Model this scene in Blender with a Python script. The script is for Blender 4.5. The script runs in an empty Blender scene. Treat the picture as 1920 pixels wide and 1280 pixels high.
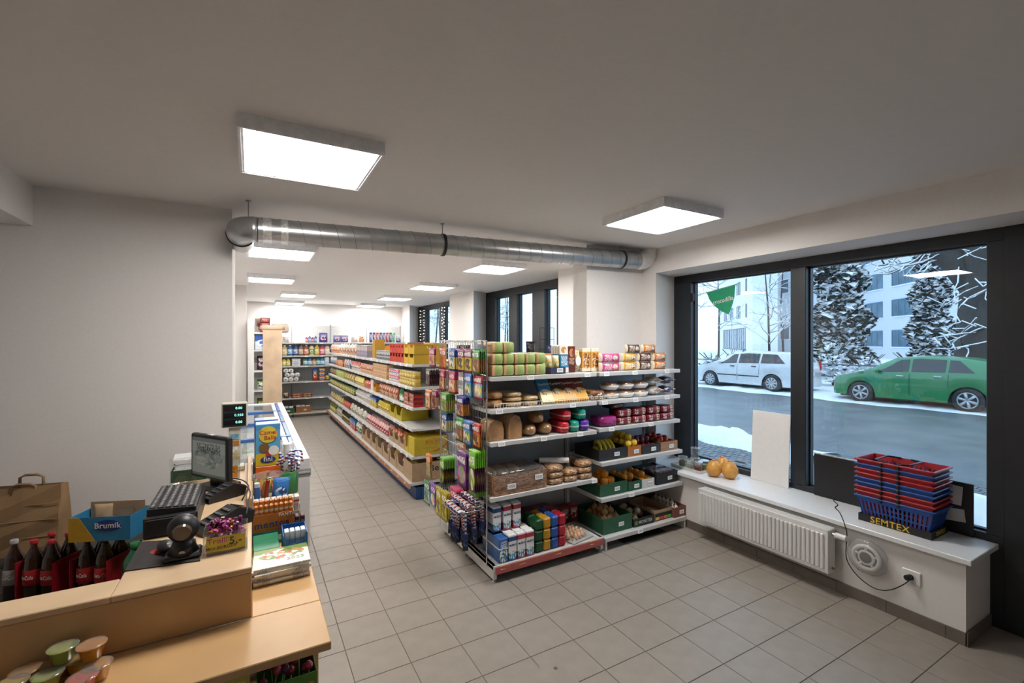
import bpy, math, random
from mathutils import Vector, Matrix
R = math.radians
rnd = random.Random(7)
C = bpy.context.scene.collection
SC = bpy.context.scene
# ------------------------------------------------------------------ camera
F_PX, TH, H = 860.0, R(29.57), 1.86
cam_d = bpy.data.cameras.new('camera'); cam_d.sensor_width = 36.0; cam_d.lens = F_PX / 1920 * 36
cam_d.clip_start = 0.05; cam_d.clip_end = 400
cam = bpy.data.objects.new('camera', cam_d); C.objects.link(cam)
cam.location = (0, 0, H); cam.rotation_euler = (R(90), 0, -TH)
SC.camera = cam
SC.view_settings.view_transform = 'Standard'; SC.view_settings.look = 'None'
SC.view_settings.gamma = 1.0; SC.view_settings.use_curve_mapping = False
SC.view_settings.exposure = 0.85
# ------------------------------------------------------------------ overcast winter sky
wd = bpy.data.worlds.new('world'); SC.world = wd; wd.use_nodes = True
nt = wd.node_tree; nt.nodes.clear()
wo = nt.nodes.new('ShaderNodeOutputWorld'); bg = nt.nodes.new('ShaderNodeBackground')
tc = nt.nodes.new('ShaderNodeTexCoord'); nz = nt.nodes.new('ShaderNodeTexNoise'); nz.inputs['Scale'].default_value = 2.5
rp = nt.nodes.new('ShaderNodeValToRGB')
rp.color_ramp.elements[0].position = .3; rp.color_ramp.elements[0].color = (.56, .76, 1.0, 1)
rp.color_ramp.elements[1].position = .7; rp.color_ramp.elements[1].color = (.68, .84, 1.0, 1)
nt.links.new(tc.outputs['Generated'], nz.inputs['Vector']); nt.links.new(nz.outputs['Fac'], rp.inputs['Fac'])
nt.links.new(rp.outputs['Color'], bg.inputs['Color']); bg.inputs['Strength'].default_value = 1.25
nt.links.new(bg.outputs['Background'], wo.inputs['Surface'])
PANEL_STRENGTH = 19.0
S_, C_ = math.sin(TH), math.cos(TH)
def ray(u, v):
    a = (u - 960) / F_PX
    return (S_ + C_ * a, C_ - S_ * a, (640 - v) / F_PX)
def atz(u, v, z):
    x, y, b = ray(u, v); t = (z - H) / b; return Vector((x * t, y * t, z))
def atx(u, v, X):
    x, y, b = ray(u, v); t = X / x; return Vector((X, y * t, H + b * t))
def aty(u, v, Y):
    x, y, b = ray(u, v); t = Y / y; return Vector((x * t, Y, H + b * t))
# ------------------------------------------------------------------ materials
MATS = {}
def lin(c):
    if isinstance(c, str):
        c = [int(c[i:i + 2], 16) / 255 for i in (0, 2, 4)]
        c = [x / 12.92 if x <= .04045 else ((x + .055) / 1.055) ** 2.4 for x in c]
    return (c[0], c[1], c[2], 1)
def mat(name, col, rough=.5, metal=0., var=.08, scale=30., bump=0., coat=0., sub=0.):
    if name in MATS: return MATS[name]
    m = bpy.data.materials.new(name); m.use_nodes = True; t = m.node_tree; n = t.nodes; L = t.links
    b = n['Principled BSDF']; col = lin(col)
    tcn = n.new('ShaderNodeTexCoord'); no = n.new('ShaderNodeTexNoise'); no.inputs['Scale'].default_value = scale
    no.inputs['Detail'].default_value = 4
    L.new(tcn.outputs['Object'], no.inputs['Vector'])
    rp = n.new('ShaderNodeValToRGB')
    for e, k, p in ((rp.color_ramp.elements[0], 1 - var, .3), (rp.color_ramp.elements[1], 1 + var, .7)):
        e.position = p; e.color = (min(1, col[0] * k), min(1, col[1] * k), min(1, col[2] * k), 1)
    L.new(no.outputs['Fac'], rp.inputs['Fac']); L.new(rp.outputs['Color'], b.inputs['Base Color'])
    b.inputs['Roughness'].default_value = rough; b.inputs['Metallic'].default_value = metal
    if coat: b.inputs['Coat Weight'].default_value = coat
    if bump:
        bp = n.new('ShaderNodeBump'); bp.inputs['Strength'].default_value = bump; bp.inputs['Distance'].default_value = .004
        L.new(no.outputs['Fac'], bp.inputs['Height']); L.new(bp.outputs['Normal'], b.inputs['Normal'])
    MATS[name] = m; return m
def pmat(name, bands, blob=None, zc=.45, rx=.36, rz=.22, ink=None, inkz=(.62, .85), rough=.28, wr=.25, sc=6., axis='Z', ixs=22.):
    """printed packaging: horizontal colour bands up the pack, a mottled picture and lines of small print"""
    if name in MATS: return MATS[name]
    m = bpy.data.materials.new(name); m.use_nodes = True; t = m.node_tree; n = t.nodes; L = t.links
    b = n['Principled BSDF']; tcn = n.new('ShaderNodeTexCoord'); sp = n.new('ShaderNodeSeparateXYZ')
    L.new(tcn.outputs['Generated'], sp.inputs[0])
    def math_(op, a, b_=None):
        k = n.new('ShaderNodeMath'); k.operation = op
        for i, q in enumerate((a, b_)):
            if q is None: continue
            if isinstance(q, (int, float)): k.inputs[i].default_value = q
            else: L.new(q, k.inputs[i])
        return k.outputs[0]
    def mix(f, a, c):
        k = n.new('ShaderNodeMix'); k.data_type = 'RGBA'
        L.new(f, k.inputs[0])
        for i, q in ((6, a), (7, c)):
            if isinstance(q, tuple): k.inputs[i].default_value = q
            else: L.new(q, k.inputs[i])
        return k.outputs[2]
    zz = sp.outputs[axis]; xx = sp.outputs['X' if axis != 'X' else 'Z']
    rp = n.new('ShaderNodeValToRGB'); rp.color_ramp.interpolation = 'CONSTANT'
    el = rp.color_ramp.elements
    while len(el) < len(bands): el.new(.5)
    for i, (p, c) in enumerate(bands): el[i].position = p
    if len(bands) == 1: el.remove(el[1])
    for i, (p, c) in enumerate(bands): el[i].position = p; el[i].color = lin(c)
    L.new(zz, rp.inputs['Fac']); col = rp.outputs['Color']
    vo = n.new('ShaderNodeTexVoronoi'); vo.inputs['Scale'].default_value = sc
    L.new(tcn.outputs['Generated'], vo.inputs['Vector'])
    if blob:
        r2 = n.new('ShaderNodeValToRGB'); r2.color_ramp.interpolation = 'CONSTANT'; e2 = r2.color_ramp.elements
        while len(e2) < len(blob): e2.new(.5)
        for i, c in enumerate(blob): e2[i].position = i / len(blob); e2[i].color = lin(c)
        s2 = n.new('ShaderNodeSeparateColor'); L.new(vo.outputs['Color'], s2.inputs[0]); L.new(s2.outputs[0], r2.inputs['Fac'])
        dx = math_('DIVIDE', math_('SUBTRACT', xx, .5), rx); dz = math_('DIVIDE', math_('SUBTRACT', zz, zc), rz)
        d2 = math_('ADD', math_('MULTIPLY', dx, dx), math_('MULTIPLY', dz, dz))
        col = mix(math_('LESS_THAN', d2, 1.), col, r2.outputs['Color'])
    if ink:
        mp = n.new('ShaderNodeMapping'); mp.inputs['Scale'].default_value = (ixs, 1, 9) if axis == 'Z' else (9, 1, ixs)
        nn = n.new('ShaderNodeTexNoise'); nn.inputs['Scale'].default_value = 1.6; nn.inputs['Detail'].default_value = 1
        L.new(tcn.outputs['Generated'], mp.inputs['Vector']); L.new(mp.outputs['Vector'], nn.inputs['Vector'])
        f = math_('MULTIPLY', math_('GREATER_THAN', nn.outputs['Fac'], .52), math_('MULTIPLY', math_('GREATER_THAN', zz, inkz[0]), math_('LESS_THAN', zz, inkz[1])))
        f = math_('MULTIPLY', f, math_('LESS_THAN', math_('ABSOLUTE', math_('SUBTRACT', xx, .5)), .36))
        col = mix(f, col, lin(ink))
    L.new(col, b.inputs['Base Color']); b.inputs['Roughness'].default_value = rough
    if wr:
        no = n.new('ShaderNodeTexNoise'); no.inputs['Scale'].default_value = 9; no.inputs['Detail'].default_value = 3
        L.new(tcn.outputs['Generated'], no.inputs['Vector'])
        bp = n.new('ShaderNodeBump'); bp.inputs['Strength'].default_value = wr; bp.inputs['Distance'].default_value = .01
        L.new(no.outputs['Fac'], bp.inputs['Height']); L.new(bp.outputs['Normal'], b.inputs['Normal'])
    MATS[name] = m; return m
def glassmat(name, tint=(1, 1, 1), refl=1.0, rough=.0, base=.04, milky=0., wob=0.):
    """thin clear sheet: light passes straight through, the surface mirrors by Fresnel"""
    if name in MATS: return MATS[name]
    m = bpy.data.materials.new(name); m.use_nodes = True; t = m.node_tree; n = t.nodes; L = t.links
    n.remove(n['Principled BSDF']); out = n['Material Output']
    tr = n.new('ShaderNodeBsdfTransparent'); tr.inputs[0].default_value = (*tint, 1)
    gl = n.new('ShaderNodeBsdfGlossy'); gl.inputs['Roughness'].default_value = rough
    lw = n.new('ShaderNodeLayerWeight'); pw = n.new('ShaderNodeMath'); pw.operation = 'POWER'; pw.inputs[1].default_value = 5
    mx = n.new('ShaderNodeMixShader')
    mu = n.new('ShaderNodeMath'); mu.operation = 'MULTIPLY_ADD'; mu.inputs[1].default_value = refl * .9; mu.inputs[2].default_value = base
    L.new(lw.outputs['Facing'], pw.inputs[0]); L.new(pw.outputs[0], mu.inputs[0]); L.new(mu.outputs[0], mx.inputs[0]); L.new(tr.outputs[0], mx.inputs[1]); L.new(gl.outputs[0], mx.inputs[2])
    last = mx.outputs[0]
    tcn = n.new('ShaderNodeTexCoord'); no = n.new('ShaderNodeTexNoise'); no.inputs['Scale'].default_value = 14
    L.new(tcn.outputs['Object'], no.inputs['Vector'])
    if wob:
        bp = n.new('ShaderNodeBump'); bp.inputs['Strength'].default_value = wob; bp.inputs['Distance'].default_value = .01
        L.new(no.outputs['Fac'], bp.inputs['Height']); L.new(bp.outputs['Normal'], gl.inputs['Normal'])
    if milky:
        df = n.new('ShaderNodeBsdfDiffuse'); df.inputs[0].default_value = (.9, .9, .9, 1)
        m2 = n.new('ShaderNodeMixShader'); m2.inputs[0].default_value = milky
        L.new(last, m2.inputs[1]); L.new(df.outputs[0], m2.inputs[2]); last = m2.outputs[0]
    L.new(last, out.inputs['Surface']); MATS[name] = m; return m
def emat(name, col, strength):
    if name in MATS: return MATS[name]
    m = bpy.data.materials.new(name); m.use_nodes = True; n = m.node_tree.nodes; b = n['Principled BSDF']
    b.inputs['Base Color'].default_value = (.8, .8, .8, 1)
    b.inputs['Emission Color'].default_value = lin(col); b.inputs['Emission Strength'].default_value = strength
    MATS[name] = m; return m
# ------------------------------------------------------------------ mesh builder
class MB:
    def __init__(s): s.v = []; s.f = []; s.m = []; s.sm = []
    def add(s, vs, fs, m=0, smooth=False):
        o = len(s.v); s.v += [tuple(p) for p in vs]
        for f in fs: s.f.append(tuple(i + o for i in f)); s.m.append(m); s.sm.append(smooth)
        return s
    def box(s, x0, y0, z0, x1, y1, z1, m=0, top=None, front=None):
        vs = [(x0, y0, z0), (x1, y0, z0), (x1, y1, z0), (x0, y1, z0), (x0, y0, z1), (x1, y0, z1), (x1, y1, z1), (x0, y1, z1)]
        fs = [(0, 3, 2, 1), (4, 5, 6, 7), (0, 1, 5, 4), (1, 2, 6, 5), (2, 3, 7, 6), (3, 0, 4, 7)]
        mm = [m, m if top is None else top, m if front is None else front, m, m, m]
        o = len(s.v); s.v += vs
        for f, k in zip(fs, mm): s.f.append(tuple(i + o for i in f)); s.m.append(k); s.sm.append(False)
        return s
    def cbox(s, x0, y0, z0, x1, y1, z1, c=.004, m=0):
        """box with chamfered edges"""
        c = min(c, (x1 - x0) * .45, (y1 - y0) * .45, (z1 - z0) * .45)
        xs, ys, zs = (x0, x1), (y0, y1), (z0, z1); vs = []; idx = {}
        for i in (0, 1):
            for j in (0, 1):
                for k in (0, 1):
                    sx, sy, sz = (1 - 2 * i) * c, (1 - 2 * j) * c, (1 - 2 * k) * c
                    for a in range(3):
                        idx[i, j, k, a] = len(vs)
                        vs.append((xs[i] + (sx if a != 0 else 0), ys[j] + (sy if a != 1 else 0), zs[k] + (sz if a != 2 else 0)))
        fs = []
        for a in range(3):
            b_, c_ = (a + 1) % 3, (a + 2) % 3
            for s_ in (0, 1):
                q = []
                for (p, r) in ((0, 0), (1, 0), (1, 1), (0, 1)):
                    k = [0, 0, 0]; k[a] = s_; k[b_] = p; k[c_] = r; q.append(idx[k[0], k[1], k[2], a])
                fs.append(q if s_ else q[::-1])
            for p in (0, 1):
                for r in (0, 1):
                    k0 = [0, 0, 0]; k1 = [0, 0, 0]; k0[b_] = k1[b_] = p; k0[c_] = k1[c_] = r; k1[a] = 1
                    q = [idx[k0[0], k0[1], k0[2], b_], idx[k1[0], k1[1], k1[2], b_], idx[k1[0], k1[1], k1[2], c_], idx[k0[0], k0[1], k0[2], c_]]
                    fs.append(q if (p + r) % 2 == 0 else q[::-1])
        for i in (0, 1):
            for j in (0, 1):
                for k in (0, 1):
                    q = [idx[i, j, k, 0], idx[i, j, k, 1], idx[i, j, k, 2]]
                    fs.append(q if (i + j + k) % 2 else q[::-1])
        return s.add(vs, fs, m)
    def cyl(s, p0, p1, r0, r1=None, n=12, m=0, caps=True, smooth=True):
        p0, p1 = Vector(p0), Vector(p1); r1 = r0 if r1 is None else r1; d = (p1 - p0).normalized()
        a = d.orthogonal().normalized(); b = d.cross(a); vs = []
        for p, r in ((p0, r0), (p1, r1)):
            for i in range(n):
                t = 2 * math.pi * i / n; vs.append(p + a * (r * math.cos(t)) + b * (r * math.sin(t)))
        s.add(vs, [(i, (i + 1) % n, n + (i + 1) % n, n + i) for i in range(n)], m, smooth)
        if caps: s.add(vs, [tuple(range(n))[::-1], tuple(range(n, 2 * n))], m)
        return s
    def tube(s, pts, r, n=6, m=0, closed=False):
        pts = [Vector(p) for p in pts]; vs = []; N = len(pts); up = None
        for i, p in enumerate(pts):
            q0 = pts[i - 1] if (i or closed) else p; q1 = pts[(i + 1) % N] if (i < N - 1 or closed) else p
            d = (q1 - q0).normalized()
            if up is None: up = d.orthogonal().normalized()
            up = (up - d * up.dot(d)); up = up.normalized() if up.length > 1e-6 else d.orthogonal().normalized()
            b = d.cross(up); rr = r[i] if isinstance(r, (list, tuple)) else r
            for k in range(n):
                t = 2 * math.pi * k / n; vs.append(p + up * (rr * math.cos(t)) + b * (rr * math.sin(t)))
        fs = [(i * n + k, i * n + (k + 1) % n, ((i + 1) % N) * n + (k + 1) % n, ((i + 1) % N) * n + k) for i in range(N if closed else N - 1) for k in range(n)]
        if not closed: fs += [tuple(range(n))[::-1], tuple(range((N - 1) * n, N * n))]
        return s.add(vs, fs, m, True)
    def lathe(s, prof, n=14, m=0, c=(0, 0, 0), ms=None, sx=1., sy=1.):
        vs = []; N = len(prof)
        for r, z in prof:
            for k in range(n):
                t = 2 * math.pi * k / n; vs.append((c[0] + sx * r * math.cos(t), c[1] + sy * r * math.sin(t), c[2] + z))
        o = len(s.v); s.v += vs
        for i in range(N - 1):
            for k in range(n):
                s.f.append((o + i * n + k, o + i * n + (k + 1) % n, o + (i + 1) * n + (k + 1) % n, o + (i + 1) * n + k)); s.m.append(ms[i] if ms else m); s.sm.append(True)
        s.f.append(tuple(o + k for k in range(n))[::-1]); s.m.append(ms[0] if ms else m); s.sm.append(False)
        s.f.append(tuple(o + (N - 1) * n + k for k in range(n))); s.m.append(ms[-1] if ms else m); s.sm.append(False)
        return s
    def ball(s, c, rx, ry, rz, nu=12, nv=8, m=0, e1=1., e2=1., jit=0., rg=None):
        def sp(w, e): return math.copysign(abs(w) ** e, w)
        vs = [(c[0], c[1], c[2] - rz)]
        for i in range(1, nv):
            p = -math.pi / 2 + math.pi * i / nv
            for k in range(nu):
                t = 2 * math.pi * k / nu; j = 1 + (rg.uniform(-jit, jit) if jit else 0)
                vs.append((c[0] + rx * j * sp(math.cos(p), e1) * sp(math.cos(t), e2), c[1] + ry * j * sp(math.cos(p), e1) * sp(math.sin(t), e2), c[2] + rz * j * sp(math.sin(p), e1)))
        vs.append((c[0], c[1], c[2] + rz)); T = len(vs) - 1
        fs = [(0, 1 + (k + 1) % nu, 1 + k) for k in range(nu)]
        for i in range(nv - 2):
            for k in range(nu):
                a = 1 + i * nu; fs.append((a + k, a + (k + 1) % nu, a + nu + (k + 1) % nu, a + nu + k))
        a = 1 + (nv - 2) * nu; fs += [(a + k, a + (k + 1) % nu, T) for k in range(nu)]
        return s.add(vs, fs, m, True)
    def prism(s, poly, axis, a0, a1, m=0):
        """polygon extruded along axis 0/1/2; poly in the other two axes in order"""
        n = len(poly); o = [i for i in range(3) if i != axis]; vs = []
        for a in (a0, a1):
            for p in poly:
                q = [0, 0, 0]; q[axis] = a; q[o[0]] = p[0]; q[o[1]] = p[1]; vs.append(q)
        return s.add(vs, [tuple(range(n))[::-1], tuple(range(n, 2 * n))] + [(i, (i + 1) % n, n + (i + 1) % n, n + i) for i in range(n)], m)
    def mesh(s, name, mats):
        me = bpy.data.meshes.new(name); me.from_pydata(s.v, [], s.f)
        for q in mats: me.materials.append(q)
        me.polygons.foreach_set('material_index', s.m); me.polygons.foreach_set('use_smooth', s.sm); me.update(); return me
    def build(s, name, mats, parent=None, loc=(0, 0, 0), rz=0.):
        return ob(name, s.mesh(name, mats if isinstance(mats, (list, tuple)) else [mats]), parent, loc, (0, 0, rz))
def ob(name, me, parent=None, loc=(0, 0, 0), rot=(0, 0, 0), scale=None):
    o = bpy.data.objects.new(name, me); C.objects.link(o); o.location = loc; o.rotation_euler = rot
    if scale is not None: o.scale = scale if isinstance(scale, (tuple, list)) else (scale,) * 3
    if parent: o.parent = parent
    return o
def tag(o, label, cat, group=None):
    o['label'] = label; o['category'] = cat
    if group: o['group'] = group
    return o
def struct(o, label=None, cat=None):
    o['kind'] = 'structure'
    if label: o['label'] = label
    if cat: o['category'] = cat
    return o
def thing(name, label, cat, loc=(0, 0, 0), rz=0., group=None):
    return tag(ob(name, None, None, loc, (0, 0, rz)), label, cat, group)
def part(name, mb, mats, parent, loc=(0, 0, 0), rot=(0, 0, 0), label=None):
    o = ob(name, mb.mesh(name, mats if isinstance(mats, (list, tuple)) else [mats]), parent, loc, rot)
    if label: o['label'] = label
    return o
TXT = {}
def text_me(s, size, m, ex=.0008, sx=1.):
    k = (s, size, m.name, sx)
    if k not in TXT:
        cu = bpy.data.curves.new('lettering', 'FONT'); cu.body = s; cu.size = size; cu.extrude = ex; cu.resolution_u = 3
        cu.align_x = 'CENTER'; cu.align_y = 'CENTER'; cu.offset = size * .008; cu.space_character = 1.06
        o = bpy.data.objects.new('tmp', cu); me = bpy.data.meshes.new_from_object(o); bpy.data.objects.remove(o)
        if sx != 1: me.transform(Matrix.Diagonal((sx, 1, 1, 1)))
        me.materials.clear(); me.materials.append(m); me.name = 'lettering'; TXT[k] = me
    return TXT[k]
def front_text(s, size, m, parent, x, y, z, sx=1., rot=(0, 0, 0)):
    """lettering on a face that looks towards -Y"""
    o = ob('lettering', text_me(s, size, m, sx=sx), parent, (x, y, z)); o.rotation_euler = (R(90) + rot[0], rot[1], rot[2]); return o
# product prototypes: name -> [(part name, mesh, loc, rot, parent index)]
PRO = {}
def proto(key, name, parts): PRO[key] = (name, parts); return key
def put(key, loc, rz=0., label='', cat='', group=None, rx=0., ry=0., scale=None):
    name, parts = PRO[key]
    root = ob(name, parts[0][1], None, loc, (rx, ry, rz), scale); tag(root, label, cat, group)
    for (pn, me, l, r) in parts[1:]: ob(pn, me, root, l, r)
    return root
# ================================================================== STRUCTURE
CEIL = 2.86
plaster = mat('plaster', (.78, .755, .735), .85, var=.02, scale=60, bump=.05)
ceilmat = mat('ceiling_paint', (.78, .76, .745), .9, var=.015, scale=40)
alu = mat('anthracite_aluminium', (.018, .021, .026), .42, var=.12, scale=15)
alud = mat('black_door_paint', (.012, .012, .013), .5, var=.15, scale=10)
grout = mat('grout', (.16, .14, .12), .9)
tilem = mat('beige_stoneware', (.31, .275, .24), .42, var=.07, scale=9, bump=.02)
tiled = mat('brown_stoneware', (.17, .145, .12), .45, var=.1, scale=12)
whitesill = mat('white_laminate', (.80, .82, .84), .35, var=.02)
paneg = glassmat('window_glass', (.90, .96, 1.0), refl=1.0, base=.06)
wb = MB().box(-2.7, -2.6, -.1, 4.6, 13.3, -.0035)
floor = struct(wb.build('floor', grout))
TX, TY, GX, GY = .3135, .30, .49, 3.5
tm = MB().cbox(-TX / 2 + .0022, -TY / 2 + .0022, -.01, TX / 2 - .0022, TY / 2 - .0022, 0, .0012).mesh('tile', [tilem])
cells = []
for i in range(-10, 12):
    for j in range(-20, 34):
        cx, cy = GX + (i + .5) * TX, GY + (j + .5) * TY
        if cx > 4.25 or cx < -2.6 or cy > 13.1 or cy < -2.5: continue
        cells.append((cx, cy))
def vis(c):
    x, y = c; d = x * S_ + y * C_; r = x * C_ - y * S_
    if d < .9 or abs(r / d) > 1.2 or x < .2: return 1e9
    if 1.75 < x < 3.8 and 3.5 < y < 4.3 or 1.8 < x and y > 5.2: return 60 + d
    return d
cells.sort(key=vis)
for c in cells[:295]: ob('tile', tm, floor, (c[0], c[1], 0))
rest = MB()
for c in cells[295:]: rest.box(c[0] - TX / 2 + .0022, c[1] - TY / 2 + .0022, -.01, c[0] + TX / 2 - .0022, c[1] + TY / 2 - .0022, 0)
ro = part('tile_field', rest, tilem, floor); ro['kind'] = 'stuff'
hp = atz(1044, 1243, 0)
part('inspection_cover', MB().box(hp.x - .5, hp.y - .56, -.008, hp.x + .02, hp.y + .02, .0015).cyl((hp.x - .03, hp.y - .03, .001), (hp.x - .03, hp.y - .03, .004), .012, n=10, m=1), [tilem, mat('screw_steel', (.3, .3, .3), .4, 1)], floor)
ceil = struct(MB().box(-2.7, -2.6, CEIL, 4.6, 13.3, CEIL + .15).build('ceiling', ceilmat))
def wall(name, mb, m=None): return struct(mb.build(name, m or plaster))
wall('wall_left', MB().box(-2.7, 4.07, 0, -.13, 4.75, CEIL))
wall('wall_left_rear', MB().box(-.8, 4.75, 0, -.65, 13.3, CEIL))
wall('wall_left_pillar', MB().box(-.65, 9.45, 0, -.08, 9.95, CEIL))
wall('wall_back', MB().box(-.8, 13.2, 0, 4.6, 13.35, CEIL))
wall('wall_left_near', MB().box(-2.75, -2.6, 0, -2.6, 4.1, CEIL))
wall('wall_front', MB().box(-2.7, -2.7, 0, 4.6, -2.55, CEIL))
wall('trim_beam', MB().box(-2.6, -2.55, 2.60, -1.22, 4.07, CEIL))
wall('wall_right_lintel', MB().prism([(3.8, -2.6), (4.5, -2.6), (4.5, 3.669), (4.25, 3.669), (3.8, 3.545)], 2, 2.60, CEIL))
wall('wall_right_parapet', MB().prism([(3.8, 1.07), (4.24, 1.07), (4.24, 3.666), (3.8, 3.545)], 2, 0, .512))
wall('wall_right_pier', MB().prism([(3.8, 3.545), (4.25, 3.67), (4.5, 3.67), (4.5, 5.3), (4.25, 5.3), (3.8, 5.36)], 2, 0, CEIL))
wall('wall_right_mid', MB().prism([(3.8, 8.23), (4.25, 8.55), (4.5, 8.55), (4.5, 9.45), (4.25, 9.45), (3.8, 9.49)], 2, 0, CEIL))
wall('wall_right_end', MB().prism([(3.8, 12.44), (4.25, 13.03), (4.5, 13.03), (4.5, 13.2), (3.8, 13.2)], 2, 0, CEIL))
wall('wall_right_low', MB().box(4.0, 5.3, 0, 4.5, 8.55, .5).box(4.0, 9.45, 0, 4.5, 13.03, .5))
wall('wall_right_near', MB().box(4.25, -2.6, 0, 4.5, -.35, 2.6))
wall('wall_stub', MB().box(3.01, 3.74, 0, 3.8, 3.97, CEIL))
# sill and plinth tiles
sl = struct(MB().cbox(3.745, 1.03, .511, 4.26, 3.62, .546, .004).build('trim_sill', whitesill))
bb = struct(MB().box(3.795, 1.066, 0, 3.80, 3.55, .078).build('baseboard_right', grout))
y = 1.07
ys = [1.061, 1.16, 1.47, 1.78, 2.09, 2.40, 2.71, 3.02, 3.33, 3.54]
for a, b in zip(ys, ys[1:]): part('tile', MB().box(3.786, a + .0015, 0, 3.797, b - .0015, .08), tiled, bb)
part('tile', MB().box(3.786, 1.058, 0, 4.2, 1.068, .08), tiled, bb)
# ---------------------------------------------------------------- windows
def window(name, X, y0, y1, z0, z1, bars, rails=(), fw=.06, label=None, sash=True):
    """bars: solid verticals as (ya, yb); panes fill what is left"""
    w = struct(ob(name, None, None, (X, (y0 + y1) / 2, z0))); cy = (y0 + y1) / 2
    def P(n, a, b, c, d, x0=-.03, x1=.09, m=alu): return part(n, MB().cbox(x0, a - cy, b - z0, x1, c - cy, d - z0, .004), m, w)
    P('rail', y0, z1 - rails[1], y1, z1); P('rail', y0, z0, y1, z0 + rails[0])
    for a, b in bars: P('stile', a, z0 + rails[0] - .002, b, z1 - rails[1] + .002, -.035)
    bars = sorted(bars)
    for (a0, b0), (a1, b1) in zip(bars, bars[1:]):
        if a1 - b0 < .03: continue
        pa = part('pane', MB().box(.035, b0 - cy - .01, rails[0] - .01, .041, a1 - cy + .01, z1 - z0 - rails[1] + .01), paneg, w)
        bz0, bz1 = rails[0], z1 - z0 - rails[1]
        g = MB()
        for q in (b0 - cy, a1 - cy - .012): g.box(.02, q, bz0, .06, q + .012, bz1)
        for q in (bz0, bz1 - .012): g.box(.02, b0 - cy, q, .06, a1 - cy, q + .012)
        part('glazing_bead', g, alu, w)
    return w
Yx = lambda u, X=4.25: atx(u, 640, X).y
w1 = window('window_1', 4.25, 1.0, 3.69, .545, 2.62, [(1.0, 1.088), (2.221, 2.354), (3.43, 3.69)], (.05, .105))
part('sensor', MB().cbox(-.06, -.02, -.045, -.03, .03, .045, .004), alud, w1, (0, 3.40 - 2.345, 1.80))
w2 = window('window_2', 4.25, 5.3, 8.56, .5, 2.86, [(Yx(931), 8.56), (Yx(972), Yx(957)), (Yx(1024), Yx(1001)), (5.3, Yx(1047) + .0)], (.06, .14))
w3 = window('window_3', 4.25, 9.45, 13.05, .5, 2.86, [(Yx(800), 13.05), (Yx(834), Yx(826)), (9.45, 9.7)], (.06, .12))
# light string hung down the far window frame
fl = thing('light_curtain', 'string of tiny white lights hung down the far window frame', 'lights', (4.19, 12.0, .6))
bulb = emat('tiny_bulb', (1, .97, .9), 6.)
lb = MB()
for u in (788, 795, 829, 833):
    yy = Yx(u, 4.19) - 12.0; part('wire', MB().cyl((0, yy, .9), (0, yy, 2.2), .003, n=4), alud, fl)
    for k in range(16):
        z = .92 + k * .08 + rnd.uniform(-.02, .02); lb.ball((0, yy + rnd.uniform(-.03, .03), z), .009, .009, .009, 5, 4)
part('bulb', lb, bulb, fl)['kind'] = 'stuff'
# door beside the window
d1 = struct(ob('door_1', None, None, (4.25, .4, 0)))
part('jamb', MB().cbox(-.04, .5, 0, .1, .605, 2.6, .004).box(-.035, .6, 0, .1, .69, .546), alu, d1); part('jamb', MB().cbox(-.04, -.75, 0, .1, -.63, 2.6, .004), alu, d1)
part('head', MB().cbox(-.03, -.63, 2.42, .1, .5, 2.6, .004), alu, d1)
dl = part('door_leaf', MB().cbox(.0, -.625, .015, .07, .495, 2.415, .004).cbox(-.02, -.52, .14, .01, .40, 2.3, .006), alud, d1)
for z in (.25, .55, 1.55, 2.15): part('hinge', MB().cyl((-.045, .487, z), (-.045, .487, z + .12), .012, n=10), alud, dl)
# ---------------------------------------------------------------- duct
galv = mat('galvanised_steel', (.50, .51, .52), .32, .9, var=.12, scale=8)
galvd = mat('seam_steel', (.30, .31, .32), .4, .9)
foil = mat('foil_tape', (.75, .75, .74), .3, .7, var=.2, scale=60, bump=.6)
pvc = mat('white_pvc', (.74, .72, .69), .4)
rubber = mat('black_rubber', (.015, .015, .015), .6)
zinc = mat('zinc_rod', (.45, .44, .42), .4, .8)
A = aty(484, 431, 3.72); B = aty(1196, 489, 3.62)
D = (B - A); Ln = D.length; dn = D.normalized(); RR = .088
du = thing('ventilation_duct', 'spiral galvanised ventilation duct hung below the ceiling with a white end elbow', 'duct', A)
part('pipe', MB().cyl((0, 0, 0), D, RR, n=32, caps=False), galv, du)
ax = dn.orthogonal().normalized(); bx_ = dn.cross(ax)
hel = []
for i in range(30 * 24 + 1):
    t = 2 * math.pi * i / 24; hel.append(dn * (Ln * i / (30 * 24)) + ax * ((RR + .001) * math.cos(t)) + bx_ * ((RR + .001) * math.sin(t)))
part('spiral_seam', MB().tube(hel, .0022, 4), galvd, du)
el = [Vector((0, 0, 0)) + Vector((-.11 * math.sin(t), .11 * (1 - math.cos(t)), 0)) for t in [i * math.pi / 2 / 8 for i in range(9)]] + [Vector((-.11, .20, 0))]
part('elbow', MB().tube(el, RR + .002, 28), galv, du)
part('end_pipe', MB().cyl((-.11, .18, 0), (-.11, .52, 0), RR - .004, n=28), galv, du)
part('clamp', MB().cyl((-.11, .19, 0), (-.11, .215, 0), RR + .008, n=28), rubber, du)
for k in (.03, .145): part('foil_tape', MB().cyl(dn * k, dn * (k + (.055 if k < .1 else .045)), RR + .0025, n=28, caps=False), foil, du)
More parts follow.
